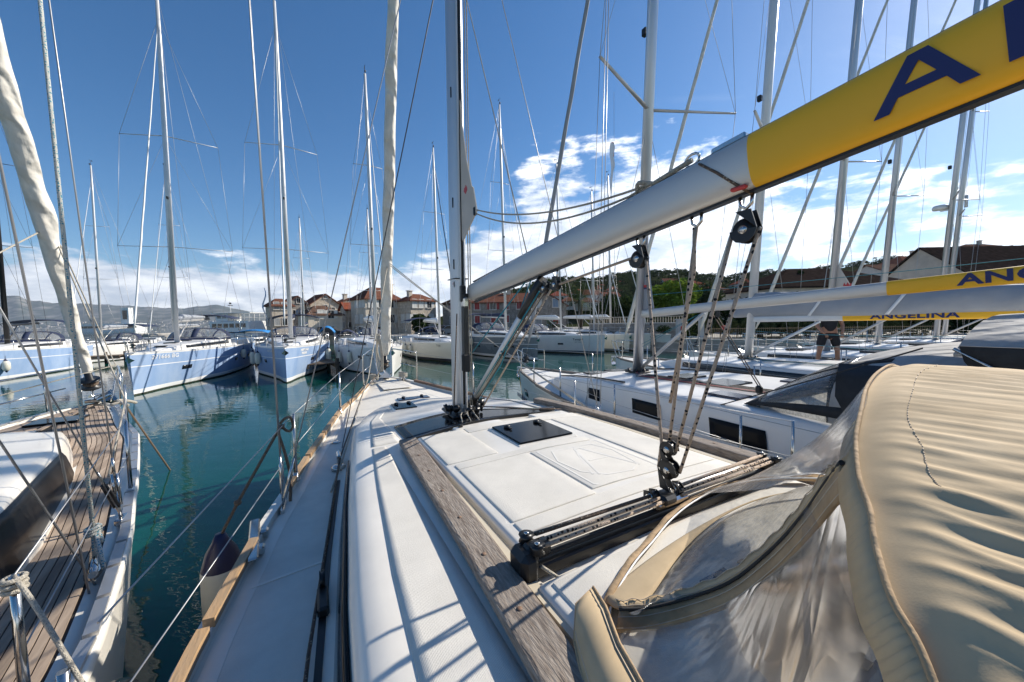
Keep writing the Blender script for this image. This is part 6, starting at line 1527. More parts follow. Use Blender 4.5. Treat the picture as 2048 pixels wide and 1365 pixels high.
    # mast base clutter and winches on both
    for par, RR in ((A, RA), (Bt, RB)):
        b = MB()
        for i in range(7): a = i*.9; b.lathe([(0, -.014), (.035, -.014), (.024, 0), (.035, .014), (0, .014)], 10, (math.cos(a)*.16, math.sin(a)*.2, RR.z(0, 0)+.06), Matrix.Rotation(a+1, 3, 'X'))
        b.box((0, 0, RR.z(0, 0)+.02), (.3, .4, .04), bev=.01); b.build('mast_step', M['black'], par)
    # --- further masts in the same row
    labs = ['white sailing yacht third to the right, beige sail corner standing at its mast', 'white sailing yacht fourth to the right, plain bare boom', 'white sailing yacht fifth to the right, radar dome half way up its mast', 'white sailing yacht farthest right in the row, white aerial beside its mast']
    for i, (t, s_) in enumerate(((12.4, 1.85), (16.6, 1.95), (21.0, 1.5), (25.0, 2.1))):
        o, h_, r_, u_ = yacht(labs[i], nb(t, s_), OTH-rad(1+i*.3), L=13.2, B=4.1, jb=4.7, fb=1.5, fa=1.4, mast_h=18 if i != 1 else 17, canvas='greycanvas' if i % 2 else 'navy', lod=0, bag=None if i == 1 else 'greysail', hood=True, bim=i > 1, boomz=1.15, mr=(.09, .135), rake=rk, wr=.005, spreaders=(.34, .62), mastmat='alu', radar=(i == 2), jib='sail', jr=.075)
        if i == 0:
            b = MB(); zt = r_.top(0); b.prism([(-.14, zt+3.0), (-.17, zt+2.7), (-.55, zt+1.9), (-1.15, zt+1.2), (-.14, zt+1.15)], -.01, .01, 'x'); b.build('sail_corner', M['sailpatch'], o)
            b = MB(); b.prism([(-.35, zt+1.95), (-.38, zt+2.05), (-.42, zt+1.97), (-.46, zt+2.06), (-.5, zt+1.97), (-.54, zt+2.03), (-.55, zt+1.92)], -.013, -.011, 'x'); b.build('sail_mark', M['redprint'], o)
        if i == 3:
            b = MB(); p = u_(6.2); b.tube([p, p+Vector((.7, 0, .1))], .03, 6); b.tube([p+Vector((.7, 0, -.2)), p+Vector((.7, 0, .35))], .06, 8); b.build('aerial', M['whitepaint'], o)
    return A, Bt
nA, nB = neighbours()

# --- person standing on the third yacht, behind the booms
def person():
    f = atz(1655, 737, 1.50); o = empty('person', (f.x, f.y, 1.50), rad(160), 'person in black shorts and dark top standing on a white deck behind the booms', 'person')
    def skin(name, V, E, Rr, mat, par):
        me = bpy.data.meshes.new(name); me.from_pydata(V, E, []); ob = bpy.data.objects.new(name, me); COL.objects.link(ob); ob.parent = par; me.materials.append(mat)
        md = ob.modifiers.new('sk', 'SKIN'); md.use_smooth_shade = True
        for v, r in zip(me.skin_vertices[0].data, Rr): v.radius = r
        me.skin_vertices[0].data[0].use_root = True
        s_ = ob.modifiers.new('ss', 'SUBSURF'); s_.levels = 1; s_.render_levels = 2; return ob
    V = [(0, 0, .93), (-.12, 0, .86), (-.19, .02, .50), (-.22, -.03, .10), (-.22, .10, .03), (.12, 0, .86), (.19, .03, .50), (.22, -.02, .10), (.22, .11, .03), (0, .02, 1.18), (0, .03, 1.40), (-.18, .03, 1.42), (-.27, .05, 1.14), (-.20, .24, .98), (-.16, .30, .93), (.18, .03, 1.42), (.28, .05, 1.14), (.22, .22, .98), (.18, .30, .93), (0, .05, 1.52), (0, .08, 1.62), (0, .08, 1.74)]
    E = [(0, 1), (1, 2), (2, 3), (3, 4), (0, 5), (5, 6), (6, 7), (7, 8), (0, 9), (9, 10), (10, 11), (11, 12), (12, 13), (13, 14), (10, 15), (15, 16), (16, 17), (17, 18), (10, 19), (19, 20), (20, 21)]
    Rr = [(.15, .11), (.095, .095), (.06, .06), (.042, .045), (.035, .03), (.095, .095), (.06, .06), (.042, .045), (.035, .03), (.145, .10), (.16, .10), (.06, .06), (.045, .045), (.032, .032), (.035, .025), (.06, .06), (.045, .045), (.032, .032), (.035, .025), (.055, .055), (.085, .095), (.07, .085)]
    skin('body', V, E, Rr, M['skin'], o)
    skin('shorts', [(0, 0, .96), (-.12, 0, .86), (-.18, .01, .56), (.12, 0, .86), (.18, .01, .56)], [(0, 1), (1, 2), (0, 3), (3, 4)], [(.17, .13), (.115, .115), (.10, .10), (.115, .115), (.10, .10)], M['clothblack'], o)
    skin('shirt', [(0, .0, .90), (0, .02, 1.2), (0, .03, 1.40), (-.19, .03, 1.42), (-.25, .04, 1.24), (.19, .03, 1.42), (.25, .04, 1.24)], [(0, 1), (1, 2), (2, 3), (3, 4), (2, 5), (5, 6)], [(.175, .14), (.18, .13), (.18, .125), (.075, .075), (.065, .065), (.075, .075), (.065, .065)], M['clothblack'], o)
    b = MB(); b.lathe([(0, .11), (.07, .10), (.10, .05), (.10, -.0), (.09, -.05)], 14, (0, .06, 1.72)); b.build('hair', M['black'], o)
    for s_ in (-1, 1):
        b = MB(); b.box((s_*.22, .06, .04), (.10, .28, .08), bev=.03, taper=.8); b.build('shoe', M['shoe'], o)
        b = MB(); b.lathe([(0, -.01), (.012, 0), (0, .01)], 6, (s_*.035, .165, 1.70)); b.build('eye', M['black'], o)
        for k in range(5):
            tube('finger', [(s_*.17+(k-2)*.012, .31, .91), (s_*.16+(k-2)*.013, .33, .87), (s_*.155+(k-2)*.012, .325, .83)], [.009, .008, .006], M['skin'], o, 5)
person()

# --- yachts across the basin
def place(px, y, z=0): p = atz(px, y, z); return p
def faraway():
    # leftmost blue yacht: stern to the right
    th = rad(180+38); bowv = Vector((-math.sin(th), math.cos(th), 0)); st = atz(137, 730, 0)
    pos = st+bowv*(13.8-4.9)+Vector((-1.0, 0.3, 0))
    yacht('leftmost faded blue yacht with black mast and navy bimini', pos, th, L=13.8, B=4.3, jb=4.9, fb=1.85, fa=1.6, hullc='blue', stripe='stripe', mast_h=19, mastmat='black', spr='black', wire='darkwire', rake=rad(1), mr=(.085, .12), canvas='navy', group='faded blue yachts', winside=[(-3.5, .55, 1, .8, .18), (-5.6, .55, 1, .5, .18), (-3.5, .55, -1, .8, .18), (-5.6, .55, -1, .5, .18)], boommat='black', bag=None, wr=.008)
    for dx, lb in ((12, 'white fender on the side of the leftmost blue yacht, at the picture edge'), (80, 'white fender on the side of the leftmost blue yacht, nearer its stern')):
        p = at(dx, 732 if dx < 50 else 728, 21.0 if dx < 50 else 23.6); fender(p, lb, .17, .62, rope=.6)
    # the one with registration
    th = rad(180+25); bowv = Vector((-math.sin(th), math.cos(th), 0)); bw = atz(268, 792, 0); pos = bw-bowv*4.9
    o1 = yacht('faded blue yacht with white number on its bow, second from the left', pos, th, L=13.8, B=4.4, jb=5.0, fb=1.80, fa=1.65, hullc='blue', stripe='stripe', mast_h=20.5, canvas='navy', rake=rad(1.3), mr=(.085, .12), group='faded blue yachts', deckm='teak' if False else 'nonskid_far', winside=[(2.2, .52, -1, .62, .19), (-2.6, .5, -1, .5, .17), (-5.4, .5, -1, .5, .17), (2.2, .52, 1, .62, .19)], texts=[('271666 BG', 3.55, .88, -1, .27, 'whiteprint', .004)], wr=.008, jib='whitepaint', jr=.045, bag='greysail', boomL=5.4, sw=(2.5, 2.1), spreaders=(.28, .60))
    def side(o, y, side_, k, off=.17):
        root, H, R_, u = o; p = H.pt(y, k); return root.matrix_basis @ Vector((side_*(p.x+off), p.y, p.z))
    bpy.context.view_layer.update()
    fender(side(o1, -3.4, -1, .66), 'white fender amidships on the numbered blue yacht', .15, .62, rope=.5); fender(side(o1, -5.6, -1, .62), 'grey-white fender near the stern of the numbered blue yacht', .15, .62, rope=.5, mat=M['gel_grey'])
    # second blue one, bow on
    th = rad(180+28); bowv = Vector((-math.sin(th), math.cos(th), 0)); bw = atz(574, 767, 0); pos = bw-bowv*4.9
    o2 = yacht('faded blue yacht lying bow-on with clear sprayhood, in the centre left', pos, th, L=13.4, B=4.5, jb=5.0, fb=1.80, fa=1.65, hullc='blue', stripe='stripe', mast_h=22.2, canvas='navy', rake=rad(1.3), mr=(.085, .12), group='faded blue yachts', winside=[(2.0, .55, -1, .5, .18), (2.0, .55, 1, .5, .18), (-2.6, .5, -1, .5, .17)], texts=[('NEPTUNE', 3.3, .88, -1, .17, 'whiteprint', .01), ('986005', 3.3, .78, -1, .17, 'whiteprint', .01), ('NEPTUNE', 3.3, .88, 1, .16, 'whiteprint', .0)], wr=.008, jib='whitepaint', jr=.04, bag='navy', boomL=5.0, sw=(2.3, 1.9), spreaders=(.27, .58))
    fender(side(o2, -.4, -1, .55), 'large white fender on the port bow side of the bow-on blue yacht', .17, .85, rope=.5); fender(side(o2, -1.0, 1, .55), 'pale fender on the starboard side of the bow-on blue yacht', .15, .8, rope=.5); fender(side(o2, 1.0, 1, .6), 'second pale fender on the starboard side of the bow-on blue yacht', .15, .7, rope=.5)
    for px, y, lb in ((598, 700, 0), ):
        pass
    # white one behind the furled sail
    th = rad(180+30); bowv = Vector((-math.sin(th), math.cos(th), 0)); bw = atz(785, 757, 0); pos = bw-bowv*4.4
    o3 = yacht('white yacht lying bow-on behind our furled sail', pos, th, L=12.4, B=4.1, jb=4.5, fb=1.62, fa=1.45, hullc='gelfar', mast_h=18.2, canvas='navy', rake=rad(1.3), mr=(.08, .11), winside=[(1.4, .62, 1, .5, .2), (1.4, .62, -1, .5, .2)], texts=[('Pres Dram I', 2.7, .72, 1, .17, 'blackprint', .002), ('117ZD', 2.7, .60, 1, .14, 'blackprint', 0)], wr=.008, jib='whitepaint', jr=.04, bag='whitepaint', hood=False, bim=False, boomL=4.4, radar=False)
    fender(side(o3, .3, 1, .6), 'white fender with black end at the white bow-on yacht', .13, .7, rope=.4); fender(side(o3, -1.6, 1, .55), 'dim fender further aft on the white bow-on yacht', .13, .7, rope=.4)
    # cream one
    th = rad(180+30); bowv = Vector((-math.sin(th), math.cos(th), 0)); bw = atz(925, 728, 0); pos = bw-bowv*4.6
    o4 = yacht('cream hulled yacht just left of our mast', pos, th, L=11.8, B=3.9, jb=4.6, fb=1.5, fa=1.3, hullc='creamhull', mast_h=16.6, canvas='navy', rake=rad(1.3), mr=(.075, .10), texts=[('TAJA', 2.4, .84, 1, .20, 'blackprint', 0)], wr=.008, jib='charcoal', jr=.05, bag='whitepaint', hood=False, bim=True, boomL=4.2, bootc='blackprint')
    for k, (y, lb) in enumerate(((-1.6, 'white fender nearest the bow of the cream yacht'), (-2.9, 'white fender in the middle of three on the cream yacht'), (-4.3, 'white fender nearest the stern of the cream yacht'))): fender(side(o4, y, 1, .6), lb, .13, .62, rope=.4)
    # slate one
    th = rad(180+28); bowv = Vector((-math.sin(th), math.cos(th), 0)); bw = atz(1075, 722, 0); pos = bw-bowv*4.9
    o5 = yacht('slate grey yacht with navy bimini and clear sprayhood right of our mast', pos, th, L=14, B=4.3, jb=5.0, fb=1.75, fa=1.65, hullc='slate', stripe='stripe', mast_h=20.6, canvas='navy', rake=rad(1.3), mr=(.085, .12), winside=[(.9, .55, 1, .5, .16), (-1.5, .5, 1, .5, .16), (-3.6, .5, 1, .5, .16), (2.6, .55, 1, .5, .16)], texts=[('SAFFRON', 3.6, .86, 1, .2, 'whiteprint', .003), ('ZG 170', 3.6, .74, 1, .16, 'whiteprint', .0)], wr=.008, jib='whitepaint', jr=.04, bag='navy')
    for y, lb in ((-2.4, 'pale fender on the slate grey yacht, right one of the pair'), (-3.5, 'pale fender on the slate grey yacht, left one of the pair')): fender(side(o5, y, 1, .72), lb, .15, .65, rope=.4)
    # three white ones to the right
    for hd, px, yy, nm, sub, mh, jb, lb in ((42, 1208, 709, 'Tatspar', 'ST 1121', 17.0, 4.7, 'white yacht with dark name, directly right of the slate grey one'), (28, 1300, 704, 'Prometej', '117076-ŠB', 16.8, 4.9, 'white yacht with name on its bow, farthest right at the quay'), (28, 1258, 705, '', '', 15.2, 4.6, 'white yacht between the two named white ones at the quay, its own name unseen')):
        th = rad(180+hd); bowv = Vector((-math.sin(th), math.cos(th), 0)); bw = atz(px, yy, 0); pos = bw-bowv*(jb-.1)
        yacht(lb, pos, th, L=12.6, B=4.0, jb=jb, fb=1.6, fa=1.4, hullc='gelfar' if nm == 'Tatspar' else 'creamhull', stripe=None, mast_h=mh, canvas='navy', rake=rad(1.3), mr=(.08, .11), texts=([(nm, 2.6, .80, 1, .24, 'blackprint', .003), (sub, 2.6, .64, 1, .15, 'blackprint', 0)] if nm else []), winside=[(1.0, .55, 1, .5, .15), (-1.6, .55, 1, .5, .15)], wr=.008, jib='whitepaint', jr=.035, bag='whitepaint', hood=nm == 'Tatspar', bim=False, bootc='slate')
    # smaller yachts whose masts stand behind the first row
    for px, y, d, mh, lb, th_ in ((203, 676, 33, 17.4, 'white yacht moored far left beyond the pontoon', 200), (348, 682, 36, 18.6, 'white yacht hidden behind the numbered blue one', 198), (610, 682, 44, 15.6, 'white yacht hidden behind the bow-on blue one', 205), (745, 680, 36, 14, 'white yacht hidden behind the white bow-on yacht', 205)):
        p = at(px, y, d); yacht(lb, (p.x, p.y, 0), rad(th_), L=11.5, B=3.7, jb=4.2, fb=1.4, fa=1.25, mast_h=mh, canvas='navy', rake=rad(1.3), mr=(.075, .10), wr=.009, jib='whitepaint', jr=.035, bag='greysail' if px < 400 else 'navy', hood=px > 100, bim=px == 203, group='small yachts moored behind')
faraway()

# --- motor boats and the ferry
def motorboat(label, px, y, d, th, L=6, c='whitepaint', cab=True, group='small motor boats'):
    p = at(px, y, d); o = empty('motor_boat', (p.x, p.y, 0), th, label, 'motor boat', group)
    H = Hull(L*.45, L, L*.36, .95, .75); build_hull(H, o, [M['gelfar'], M[c], M[c], M['navy'], M['antifoul']], [(('s', 0), 0), (('s', .08), 1), (('s', .3), 1), (('w', .25), 1), (('w', .12), 3), (('w', .02), 4), (('w', -.3), 4)]); build_deck(H, o, M['nonskid_far'])
    if cab:
        b = MB(); b.box((0, -L*.02, 1.2), (L*.22, L*.28, .8), taper=.8, bev=.06); b.build('cabin', M['whitepaint'], o)
        b = MB(); b.box((0, L*.09, 1.32), (L*.20, .06, .35), taper=.95); b.box((0, -L*.02, 1.34), (L*.215, L*.18, .28)); b.build('windscreen', M['darkwin'], o)
    b = MB(); b.tube([(-L*.14, L*.1, 1), (-L*.1, L*.38, 1.35), (0, L*.43, 1.4), (L*.1, L*.38, 1.35), (L*.14, L*.1, 1)], .02, 5); b.build('bow_rail', M['steel'], o)
    b = MB(); b.box((0, -L*.56, .8), (.4, .4, .5), bev=.08); b.box((0, -L*.58, .3), (.15, .2, .8)); b.build('outboard_motor', M['black'], o)
    return o
mb = [(165, 690, 38, 1.9, 7, 'white motor boat among the boats left of the furled sail'), (218, 694, 34, 2.6, 6, 'white motor boat beside the pontoon, left of the numbered yacht'), (120, 688, 46, 1.2, 8, 'white cabin boat moored behind the leftmost blue yacht'), (60, 684, 50, 2.2, 8, 'white cabin boat second from the left edge'), (240, 682, 52, 1.6, 7, 'small open-looking boat farthest out near the breakwater'), (300, 684, 48, 2.0, 7, 'small white boat behind the bow of the numbered yacht'), (20, 690, 40, 1.4, 7, 'white boat cut by the left picture edge'), (712, 690, 33, 2.9, 5.5, 'small white boat between the bow-on yachts'), (826, 684, 40, 3.4, 7, 'wooden-trimmed motor boat left of the cream yacht'), (505, 684, 40, 3.2, 7, 'small white boat in front of the ferry')]
for px, y, d, th, L, lb in mb: motorboat(lb, px, y, d, th, L)
def covers():
    for px, y, d, lb, mt, sz in ((510, 665, 33, 'bright blue boat cover left of the bow-on blue yacht', 'bluetarp', (2.6, 3.4, .5)), (655, 664, 31, 'bright blue boat cover right of the bow-on blue yacht', 'bluetarp', (1.2, 2, 1.0)), (695, 672, 34, 'dark blue covered boat behind the pier', 'navy', (1.8, 3, 1.2)), (862, 661, 50, 'parked car-sized navy cover behind the cream yacht', 'navy', (3.4, 1.8, 1.1))):
        p = at(px, y, d); o = empty('boat_cover', (p.x, p.y, p.z), .4, lb, 'boat cover', 'canvas boat covers'); b = MB(); b.grid([[(sz[0]*(i/6-.5), sz[1]*(j/6-.5), sz[2]*(.5-2*abs(i/6-.5)**2-1.0*abs(j/6-.5)**3)) for j in range(7)] for i in range(7)]); solidify(b.build('cover_cloth', M[mt], o), .03)
        for sx in (-1, 1):
            for sy in (-1, 1): tube('cover_pole', [(sx*sz[0]*.45, sy*sz[1]*.45, -.0), (sx*sz[0]*.45, sy*sz[1]*.45, -p.z)], .03, M['steel'], o, 5)
covers()
def cars():
    for px, d, lb, c in ((880, 54, 'dark blue car parked in front of the long stone house', 'navy'), (905, 53, 'dark car parked right of the blue one on the quay', 'slate'), (1110, 46, 'silver car parked under the small palm', 'gel_grey'), (660, 53, 'dark car parked on the quay left of the pier', 'charcoal')):
        p = at(px, 668, d); o = empty('parked_car', (p.x, p.y, 1.05), .15, lb, 'car', 'cars parked on the quay')
        prof = [(-2.1, .3), (-2.15, .7), (-1.9, .85), (-1.4, .9), (-.8, 1.38), (.6, 1.42), (1.3, .95), (2.0, .85), (2.15, .6), (2.1, .3)]
        b = MB(); b.prism(prof, -.82, .82, 'y'); ob = b.build('body', M[c], o); bv = ob.modifiers.new('b', 'BEVEL'); bv.width = .08; bv.segments = 2
        b = MB(); b.prism([(-1.25, .93), (-.75, 1.33), (.55, 1.36), (1.1, .95)], -.835, .835, 'y'); b.build('window', M['darkwin'], o)
        for x in (-1.35, 1.35):
            for s_ in (-1, 1):
                b = MB(); b.lathe([(0, -.1), (.32, -.1), (.32, .1), (0, .1)], 14, (x, s_*.78, .32), Matrix.Rotation(rad(90), 3, 'X')); b.build('wheel', M['rubber'], o)
cars()
def ferry():
    p = at(470, 690, 66); o = empty('ferry', (p.x, p.y, 0), rad(80), 'white passenger ferry with open upper deck beyond the numbered yacht', 'ferry')
    H = Hull(6, 13, 4.6, 2.2, 1.6); build_hull(H, o, [M['whitepaint'], M['whitepaint'], M['whitepaint'], M['navy'], M['antifoul']], [(('s', 0), 0), (('s', .1), 0), (('s', .4), 0), (('w', .4), 0), (('w', .25), 3), (('w', .1), 4), (('w', -.4), 4)]); build_deck(H, o, M['nonskid_far'])
    box('lower_saloon', (0, -1.0, 2.8), (3.8, 8.2, 1.9), M['whitepaint'], o, bev=.08)
    for i in range(6):
        for s_ in (-1, 1): box('saloon_window', (s_*1.91, 2.0-i*1.2, 3.0), (.04, .9, .7), M['darkwin'], o)
    box('upper_cabin', (0, 1.0, 4.45), (2.8, 2.6, 1.3), M['whitepaint'], o, bev=.08)
    for s_ in (-1, 1): 
        for k in (0, 1): box('bridge_window', (s_*1.42, 1.5-k*1.1, 4.6), (.04, .8, .6), M['darkwin'], o)
    box('bridge_roof', (0, -1.2, 5.2), (3.4, 8.0, .12), M['whitepaint'], o)
    for s_ in (-1, 1):
        for k in range(5): tube('roof_post', [(s_*1.6, -.6-k*1.1, 3.75), (s_*1.6, -.6-k*1.1, 5.15)], .04, M['whitepaint'], o, 5)
        tube('rail', [(s_*1.75, 2.5, 4.4), (s_*1.75, -5.0, 4.4)], .03, M['whitepaint'], o, 5)
    tube('signal_mast', [(0, .5, 5.2), (0, .5, 7.4)], .05, M['whitepaint'], o, 6); b = MB(); b.box((0, .5, 6.6), (.9, .1, .12)); b.box((0, .5, 7.0), (.3, .3, .3), bev=.05); b.build('radar', M['black'], o)
ferry()
def building_far():
    # white terminal building and its tower across the water
    p = at(228, 654, 420); o = empty('terminal_building', (p.x, p.y, 0), 0, 'long flat white building with square tower far across the water', 'building')
    box('hall', (0, 0, 4), (62, 14, 8), M['whitepaint'], o); box('window_band', (0, -7.1, 4.5), (58, .3, 2.4), M['darkwin'], o); box('tower_frame', (16, 0, 15), (9, 5, 22), M['whitepaint'], o); box('tower_opening', (16, -2.6, 18), (5, .4, 10), M['darkwin'], o)
building_far()

# ================= the teak-decked yacht on our port side
def teak_yacht():
    th = rad(32); fo = Vector((-math.sin(th), math.cos(th), 0)); bow = Vector((-7.2, 6.32, 0)); pos = bow-fo*6.0
    root = empty('sailing_yacht', pos, th, 'white sailing yacht with weathered teak deck close on our left', 'sailing yacht', 'sailing yachts moored in the harbour')
    H = Hull(6.0, 14.2, 4.3, 1.62, 1.42)
    build_hull(H, root, [M['gel'], M['gel'], M['gel'], M['stripe'], M['antifoul']], [(('s', 0), 0), (('s', .06), 1), (('s', .45), 1), (('s', .5), 1), (('w', .22), 3), (('w', .12), 4), (('w', -.45), 4)])
    build_deck(H, root, M['caulk'], inset=.10)
    b = MB()
    for s_ in (-1, 1):
        P = []
        for i in range(61):
            y = lerp(5.97, -7.8, i/60); hb = H.hb(y); P.append([(s_*max(0, hb-.135), y, H.deckz(max(0, hb-.135), y)+.004), (s_*max(0.002, hb-.06), y, H.deckz(hb, y)+.006), (s_*max(0.004, hb-.05), y, H.sheer(y)+.012), (s_*(hb+.003), y, H.sheer(y)+.006), (s_*(hb+.004), y, H.sheer(y)-.05)])
        b.grid(P)
    b.build('gunwale', M['gel'], root)
    for s_ in (-1, 1):
        for y0 in [5.4-.31*k for k in range(30)]:
            b = MB(); ribbon(b, [Vector((s_*(H.hb(y)-.035), y, H.sheer(y)+.010)) for y in (y0, y0-.14, y0-.28)], .05, .022); b.build('toe_rail_piece', M['alu'], root)
    # teak planks sprung to the deck edge
    n = 0
    for s_ in (-1, 1):
        for k in range(40):
            off = .150+k*.044; ys = []; y = 5.75
            while y > -3.2:
                if H.hb(y)-off-.04 > .03: ys.append(y)
                y -= .22
            if len(ys) < 3: continue
            b = MB(); P = []
            for y in ys:
                xo = H.hb(y)-off; xi = xo-.0375; P.append([(s_*xi, y, H.deckz(xi, y)+.008), (s_*xo, y, H.deckz(xo, y)+.008)])
            b.grid(P, sm=False); o = b.build('plank', M['teak'], root); solidify(o, .008, 1 if s_ > 0 else -1); n += 1
    b = MB(); ribbon(b, [Vector((0, y, H.deckz(0, y)+.006)) for y in (5.6, 4.5, 3.5)], .055, .012); b.build('king_plank', M['teak'], root)
    # coachroof
    WT = [(4.0, .06), (3.77, .20), (3.4, .42), (2.65, .70), (1.77, .98), (.93, 1.15), (.2, 1.30), (-1.5, 1.42), (-3.4, 1.5)]
    HT = [(4.0, 1.56), (3.77, 1.60), (3.4, 1.68), (2.4, 1.79), (1.43, 1.84), (.6, 1.88), (-.17, 1.90), (-1.5, 1.92), (-3.4, 1.95)]
    R_ = Roof(H, WT, HT, .05); R_.build(root, M['gel'], [lerp(4.0, -3.4, i/70) for i in range(71)])
    for s_ in (-1, 1): R_.window(root, 1.95, -1.2, .10, .90, s_, M['blackwin'], 'coachroof_window', 14, slant=-.25)
    for s_ in (-1, 1):
        b = MB(); ribbon(b, [Vector((s_*(R_.W(y)+.085), y, H.deckz(1.3, y)+.0)) for y in (3.6, 3.0, 2.4, 1.4, .4, -.6, -2)], .03, .03); b.build('roof_foot_moulding', M['gel'], root)
    box('hatch', (-.0, 4.55, H.deckz(0, 4.55)+.02), (.5, .42, .03), M['glass'], root, bev=.008)
    box('roof_hatch', (0, 1.2, R_.z(0, 1.2)+.02), (.5, .5, .04), M['glass'], root, bev=.01)
    # mast, stays, furled genoa
    rk = rad(2.5); base = Vector((0, -.2, R_.z(0, -.2))); m, up, tips = mast_part(root, H, base, 16.5, .09, .13, rk, M['alu'], (.33, .64), (1.5, 1.1), .2, wr=.0055, lod=1, jib=None, chain_y=-.3)
    f0 = Vector((0, 5.75, 1.78)); f1 = up(15.4); d = (f1-f0).normalized(); Rm = d.to_track_quat('Z', 'Y').to_matrix(); P = []; nn = 24; b = MB()
    for i in range(420):
        t = i/419; i = i*119/419; r = (.055+.062*min(1, t*6))*(1-.62*t)*(1+.05*math.sin(i*1.1)); c = f0+d*lerp(.45, (f1-f0).length*.97, t)+Vector((math.sin(i*.8)*.006, math.cos(i*.6)*.006, 0))
        P.append([c+Rm @ Vector((math.cos(2*math.pi*j/nn), math.sin(2*math.pi*j/nn), 0))*r*(1+.14*max(0, math.cos(2*math.pi*j/nn-i*.36))**7+.055*abs(math.sin(1.5*(2*math.pi*j/nn)-i*.8+.5*math.sin(i*.37)))+.015*math.sin(j*2.1+i*2.9)*math.sin(i*1.3)) for j in range(nn)])
    b.grid(P, 0, True, True); b.add(P[0], [tuple(range(nn))]); b.build('furled_genoa', M['sail'], root)
    b = MB(); b.lathe([(0, -.02), (.035, -.02), (.035, .03), (.13, .04), (.14, .06), (.07, .08), (.07, .15), (.13, .17), (.12, .19), (.05, .2), (.045, .33), (0, .33)], 20, f0+d*.12, Rm); b.build('furling_drum', M['black'], root)
    b = MB(); [b.lathe([(.06, .085+.02*k), (.095, .095+.02*k), (.06, .105+.02*k)], 16, f0+d*.12, Rm) for k in range(3)]; b.build('furling_line_wraps', M['brownsheet'], root)
    tube('genoa_sheet', [f0+d*2.8, f0+d*2.55+Vector((.07, 0, 0)), Vector((1.05, 3.2, 2.0)), Vector((1.45, 1.2, 1.65))], .009, M['whiterope'], root, 7)
    tube('genoa_sheet', [f0+d*2.8, f0+d*2.5+Vector((.1, 0, 0)), Vector((.6, 4.6, 2.35)), Vector((-.9, 3.4, 1.9))], .009, M['whiterope'], root, 7)
    tube('genoa_sheet', [f0+d*2.75, Vector((-1.3, 2.4, 2.1)), Vector((-1.5, .4, 1.7))], .009, M['whiterope'], root, 7)
    # shrouds with turnbuckles, starboard, set by measured deck points
    inv = lambda p: Vector(((p.x-pos.x)*math.cos(th)+(p.y-pos.y)*math.sin(th), -(p.x-pos.x)*math.sin(th)+(p.y-pos.y)*math.cos(th), p.z))
    ch = inv(atz(243, 1040, 1.50)); t1 = inv(at(98, 0, 2.55)); t2 = inv(at(0, 618, 1.9))
    box('chainplate', ch, (.05, .12, .05), M['steel'], root, bev=.01)
    for k, (tp, rr) in enumerate(((t1, .005), (t2, .005))):
        q = (tp-ch).normalized(); a = ch+Vector((0, .03*k-.015, .02)); tube('shroud', [a, tp+(tp-a)*.6], rr, M['wire'], root, 7)
        for o_ in (-.012, .012): tube('turnbuckle', [a+q*.10+Vector((o_, 0, 0)), a+q*.33+Vector((o_, 0, 0))], .009, M['black'] if k else M['steel'], root, 7)
        tube('turnbuckle_screw', [a, a+q*.12, a+q*.121, a+q*.32, a+q*.321, a+q*.45], [.009, .009, .006, .006, .009, .008], M['steel'], root, 8)
    # flecked halyard made fast on the midship cleat
    cl = inv(atz(192, 1145, 1.50)); kn = inv(at(186, 1062, 2.10)); tp = inv(at(80, 0, 2.35))
    rope = M['bluefleck']; tube('halyard', [kn, tp+(tp-kn)*.5], .0105, rope, root, 10)
    tube('halyard', [kn, cl+Vector((-.02, .06, .04))], .0105, rope, root, 10); tube('halyard', [kn+Vector((.01, 0, 0)), cl+Vector((.05, -.06, .04))], .0105, rope, root, 10)
    for k in range(3): tube('halyard_knot', [kn+Vector((math.cos(a)*.030, math.sin(a)*.022, (k-1)*.016+math.sin(a*1.3)*.008)) for a in [i*.55 for i in range(12)]], .0105, rope, root, 8)
    tube('halyard_tail', curve([kn, kn+Vector((.03, -.02, -.02)), kn+Vector((.045, -.03, -.07))], 4), .0105, rope, root, 8)
    b = MB(); b.tube([cl+Vector((-.05, .15, .05)), cl+Vector((.03, -.13, .05))], [.02, .02], 10); b.box(cl+Vector((-.01, .02, .0)), (.06, .14, .06), bev=.015); b.build('midship_cleat', M['steel'], root)
    # stanchions measured on the starboard rail
    def stan(px, py, h, lean=0, r=.012):
        f = inv(atz(px, py, 1.5)); b = MB(); b.tube([f, f+Vector((.0, 0, h))], [r*1.25, r], 12); b.build('stanchion', M['steel'], root); b = MB(); b.box(f+Vector((0, 0, .015)), (.07, .09, .05), bev=.015, taper=.8); b.build('stanchion_base', M['gel'], root); return f+Vector((0, 0, h))
    s1 = stan(262, 985, .62); s2 = stan(52, 1410, .50, r=.013)
    yb = 5.25; pb = Vector((.32, yb, H.sheer(yb)+.62))
    s0 = Vector((H.hb(3.6)-.06, 3.6, H.sheer(3.6)+.6)); tube('stanchion', [s0-Vector((0, 0, .6)), s0], [.017, .012], M['steel'], root, 10)
    for a, c in ((pb, s0), (s0, s1), (s1, s2)):
        tube('lifeline', [a, c], .0035, M['wire'], root, 6); tube('lifeline', [a-Vector((0, 0, .3)), c-Vector((0, 0, .3))], .0035, M['wire'], root, 6)
    tube('tied_rope', curve([s2, s2+Vector((.10, -.12, -.10)), s2+Vector((.30, -.30, -.48)), s2+Vector((.42, -.42, -.66))], 5), .0075, M['whiterope'], root, 8); tube('tied_rope', curve([s2+Vector((-.04, -.12, -.12)), s2+Vector((.02, -.16, -.35)), s2+Vector((.12, -.22, -.62))], 5), .0075, M['whiterope'], root, 8)
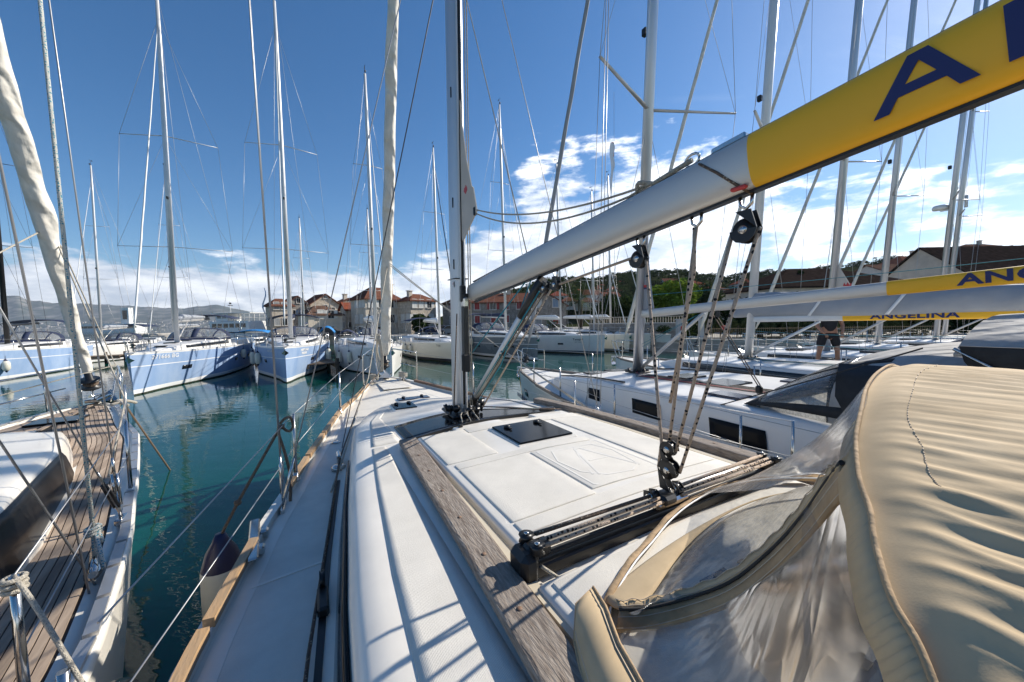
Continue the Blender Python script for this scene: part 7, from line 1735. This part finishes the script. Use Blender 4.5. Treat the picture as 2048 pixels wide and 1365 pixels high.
    for k in range(3): tube('rope_turns', [s2+Vector((math.cos(a)*.026, math.sin(a)*.026, -.01-.02*k)) for a in [i*.6 for i in range(12)]], .009, M['whiterope'], root, 7)
    b = MB()
    for s_ in (-1, 1):
        b.tube(curve([(s_*.62, 4.75, H.sheer(4.7)), (s_*.62, 4.75, H.sheer(4.7)+.55), (s_*.56, 4.9, H.sheer(4.7)+.62), (s_*.3, 5.8, H.sheer(5.8)+.62), (s_*.22, 6.02, H.sheer(5.8)+.55), (s_*.18, 5.8, H.sheer(5.8)+.02)], 6), .014, 10); b.tube([(s_*.6, 4.78, H.sheer(4.7)+.3), (s_*.32, 5.75, H.sheer(5.7)+.32)], .011, 8)
        b.tube([(s_*.40, 5.4, H.sheer(5.4)), (s_*.42, 5.4, H.sheer(5.4)+.6)], .012, 8)
    b.build('pulpit', M['steel'], root)
    b = MB(); b.box((0, 5.9, 1.70), (.16, .6, .06), bev=.015); b.build('bow_roller', M['steel'], root); b = MB(); b.tube([(0, 5.6, 1.78), (0, 6.25, 1.74)], .025, 8); b.add([(-.16, 6.2, 1.60), (.16, 6.2, 1.60), (0, 6.45, 1.78), (0, 6.3, 1.40)], [(0, 1, 2), (0, 3, 1), (0, 2, 3), (1, 3, 2)]); b.build('anchor', M['steel'], root)
    tube('mooring_rope', curve([(.40, 5.0, 1.70), (.55, 5.1, 1.72), (.62, 5.25, 1.66), (.5, 5.3, 1.70), (.45, 5.1, 1.74), (.6, 5.0, 1.66)], 5), .022, M['whiterope'], root, 8)
    tube('mooring_rope', [(.32, 5.85, 1.58), (.67, 6.7, .02), (.9, 7.2, -1)], .016, M['brownrope'], root, 7)
    # dark transom gear at the lowest picture edge
    p = inv(atz(222, 1420, 1.62)); b = MB(); b.lathe([(0, 0), (.07, 0), (.075, .03), (.055, .06), (0, .08)], 18, p); b.build('winch_cover', M['glass'], root); tube('stanchion', [p+Vector((-.15, .12, -.3)), p+Vector((-.15, .14, .10))], .017, M['steel'], root, 10)
teak_yacht()
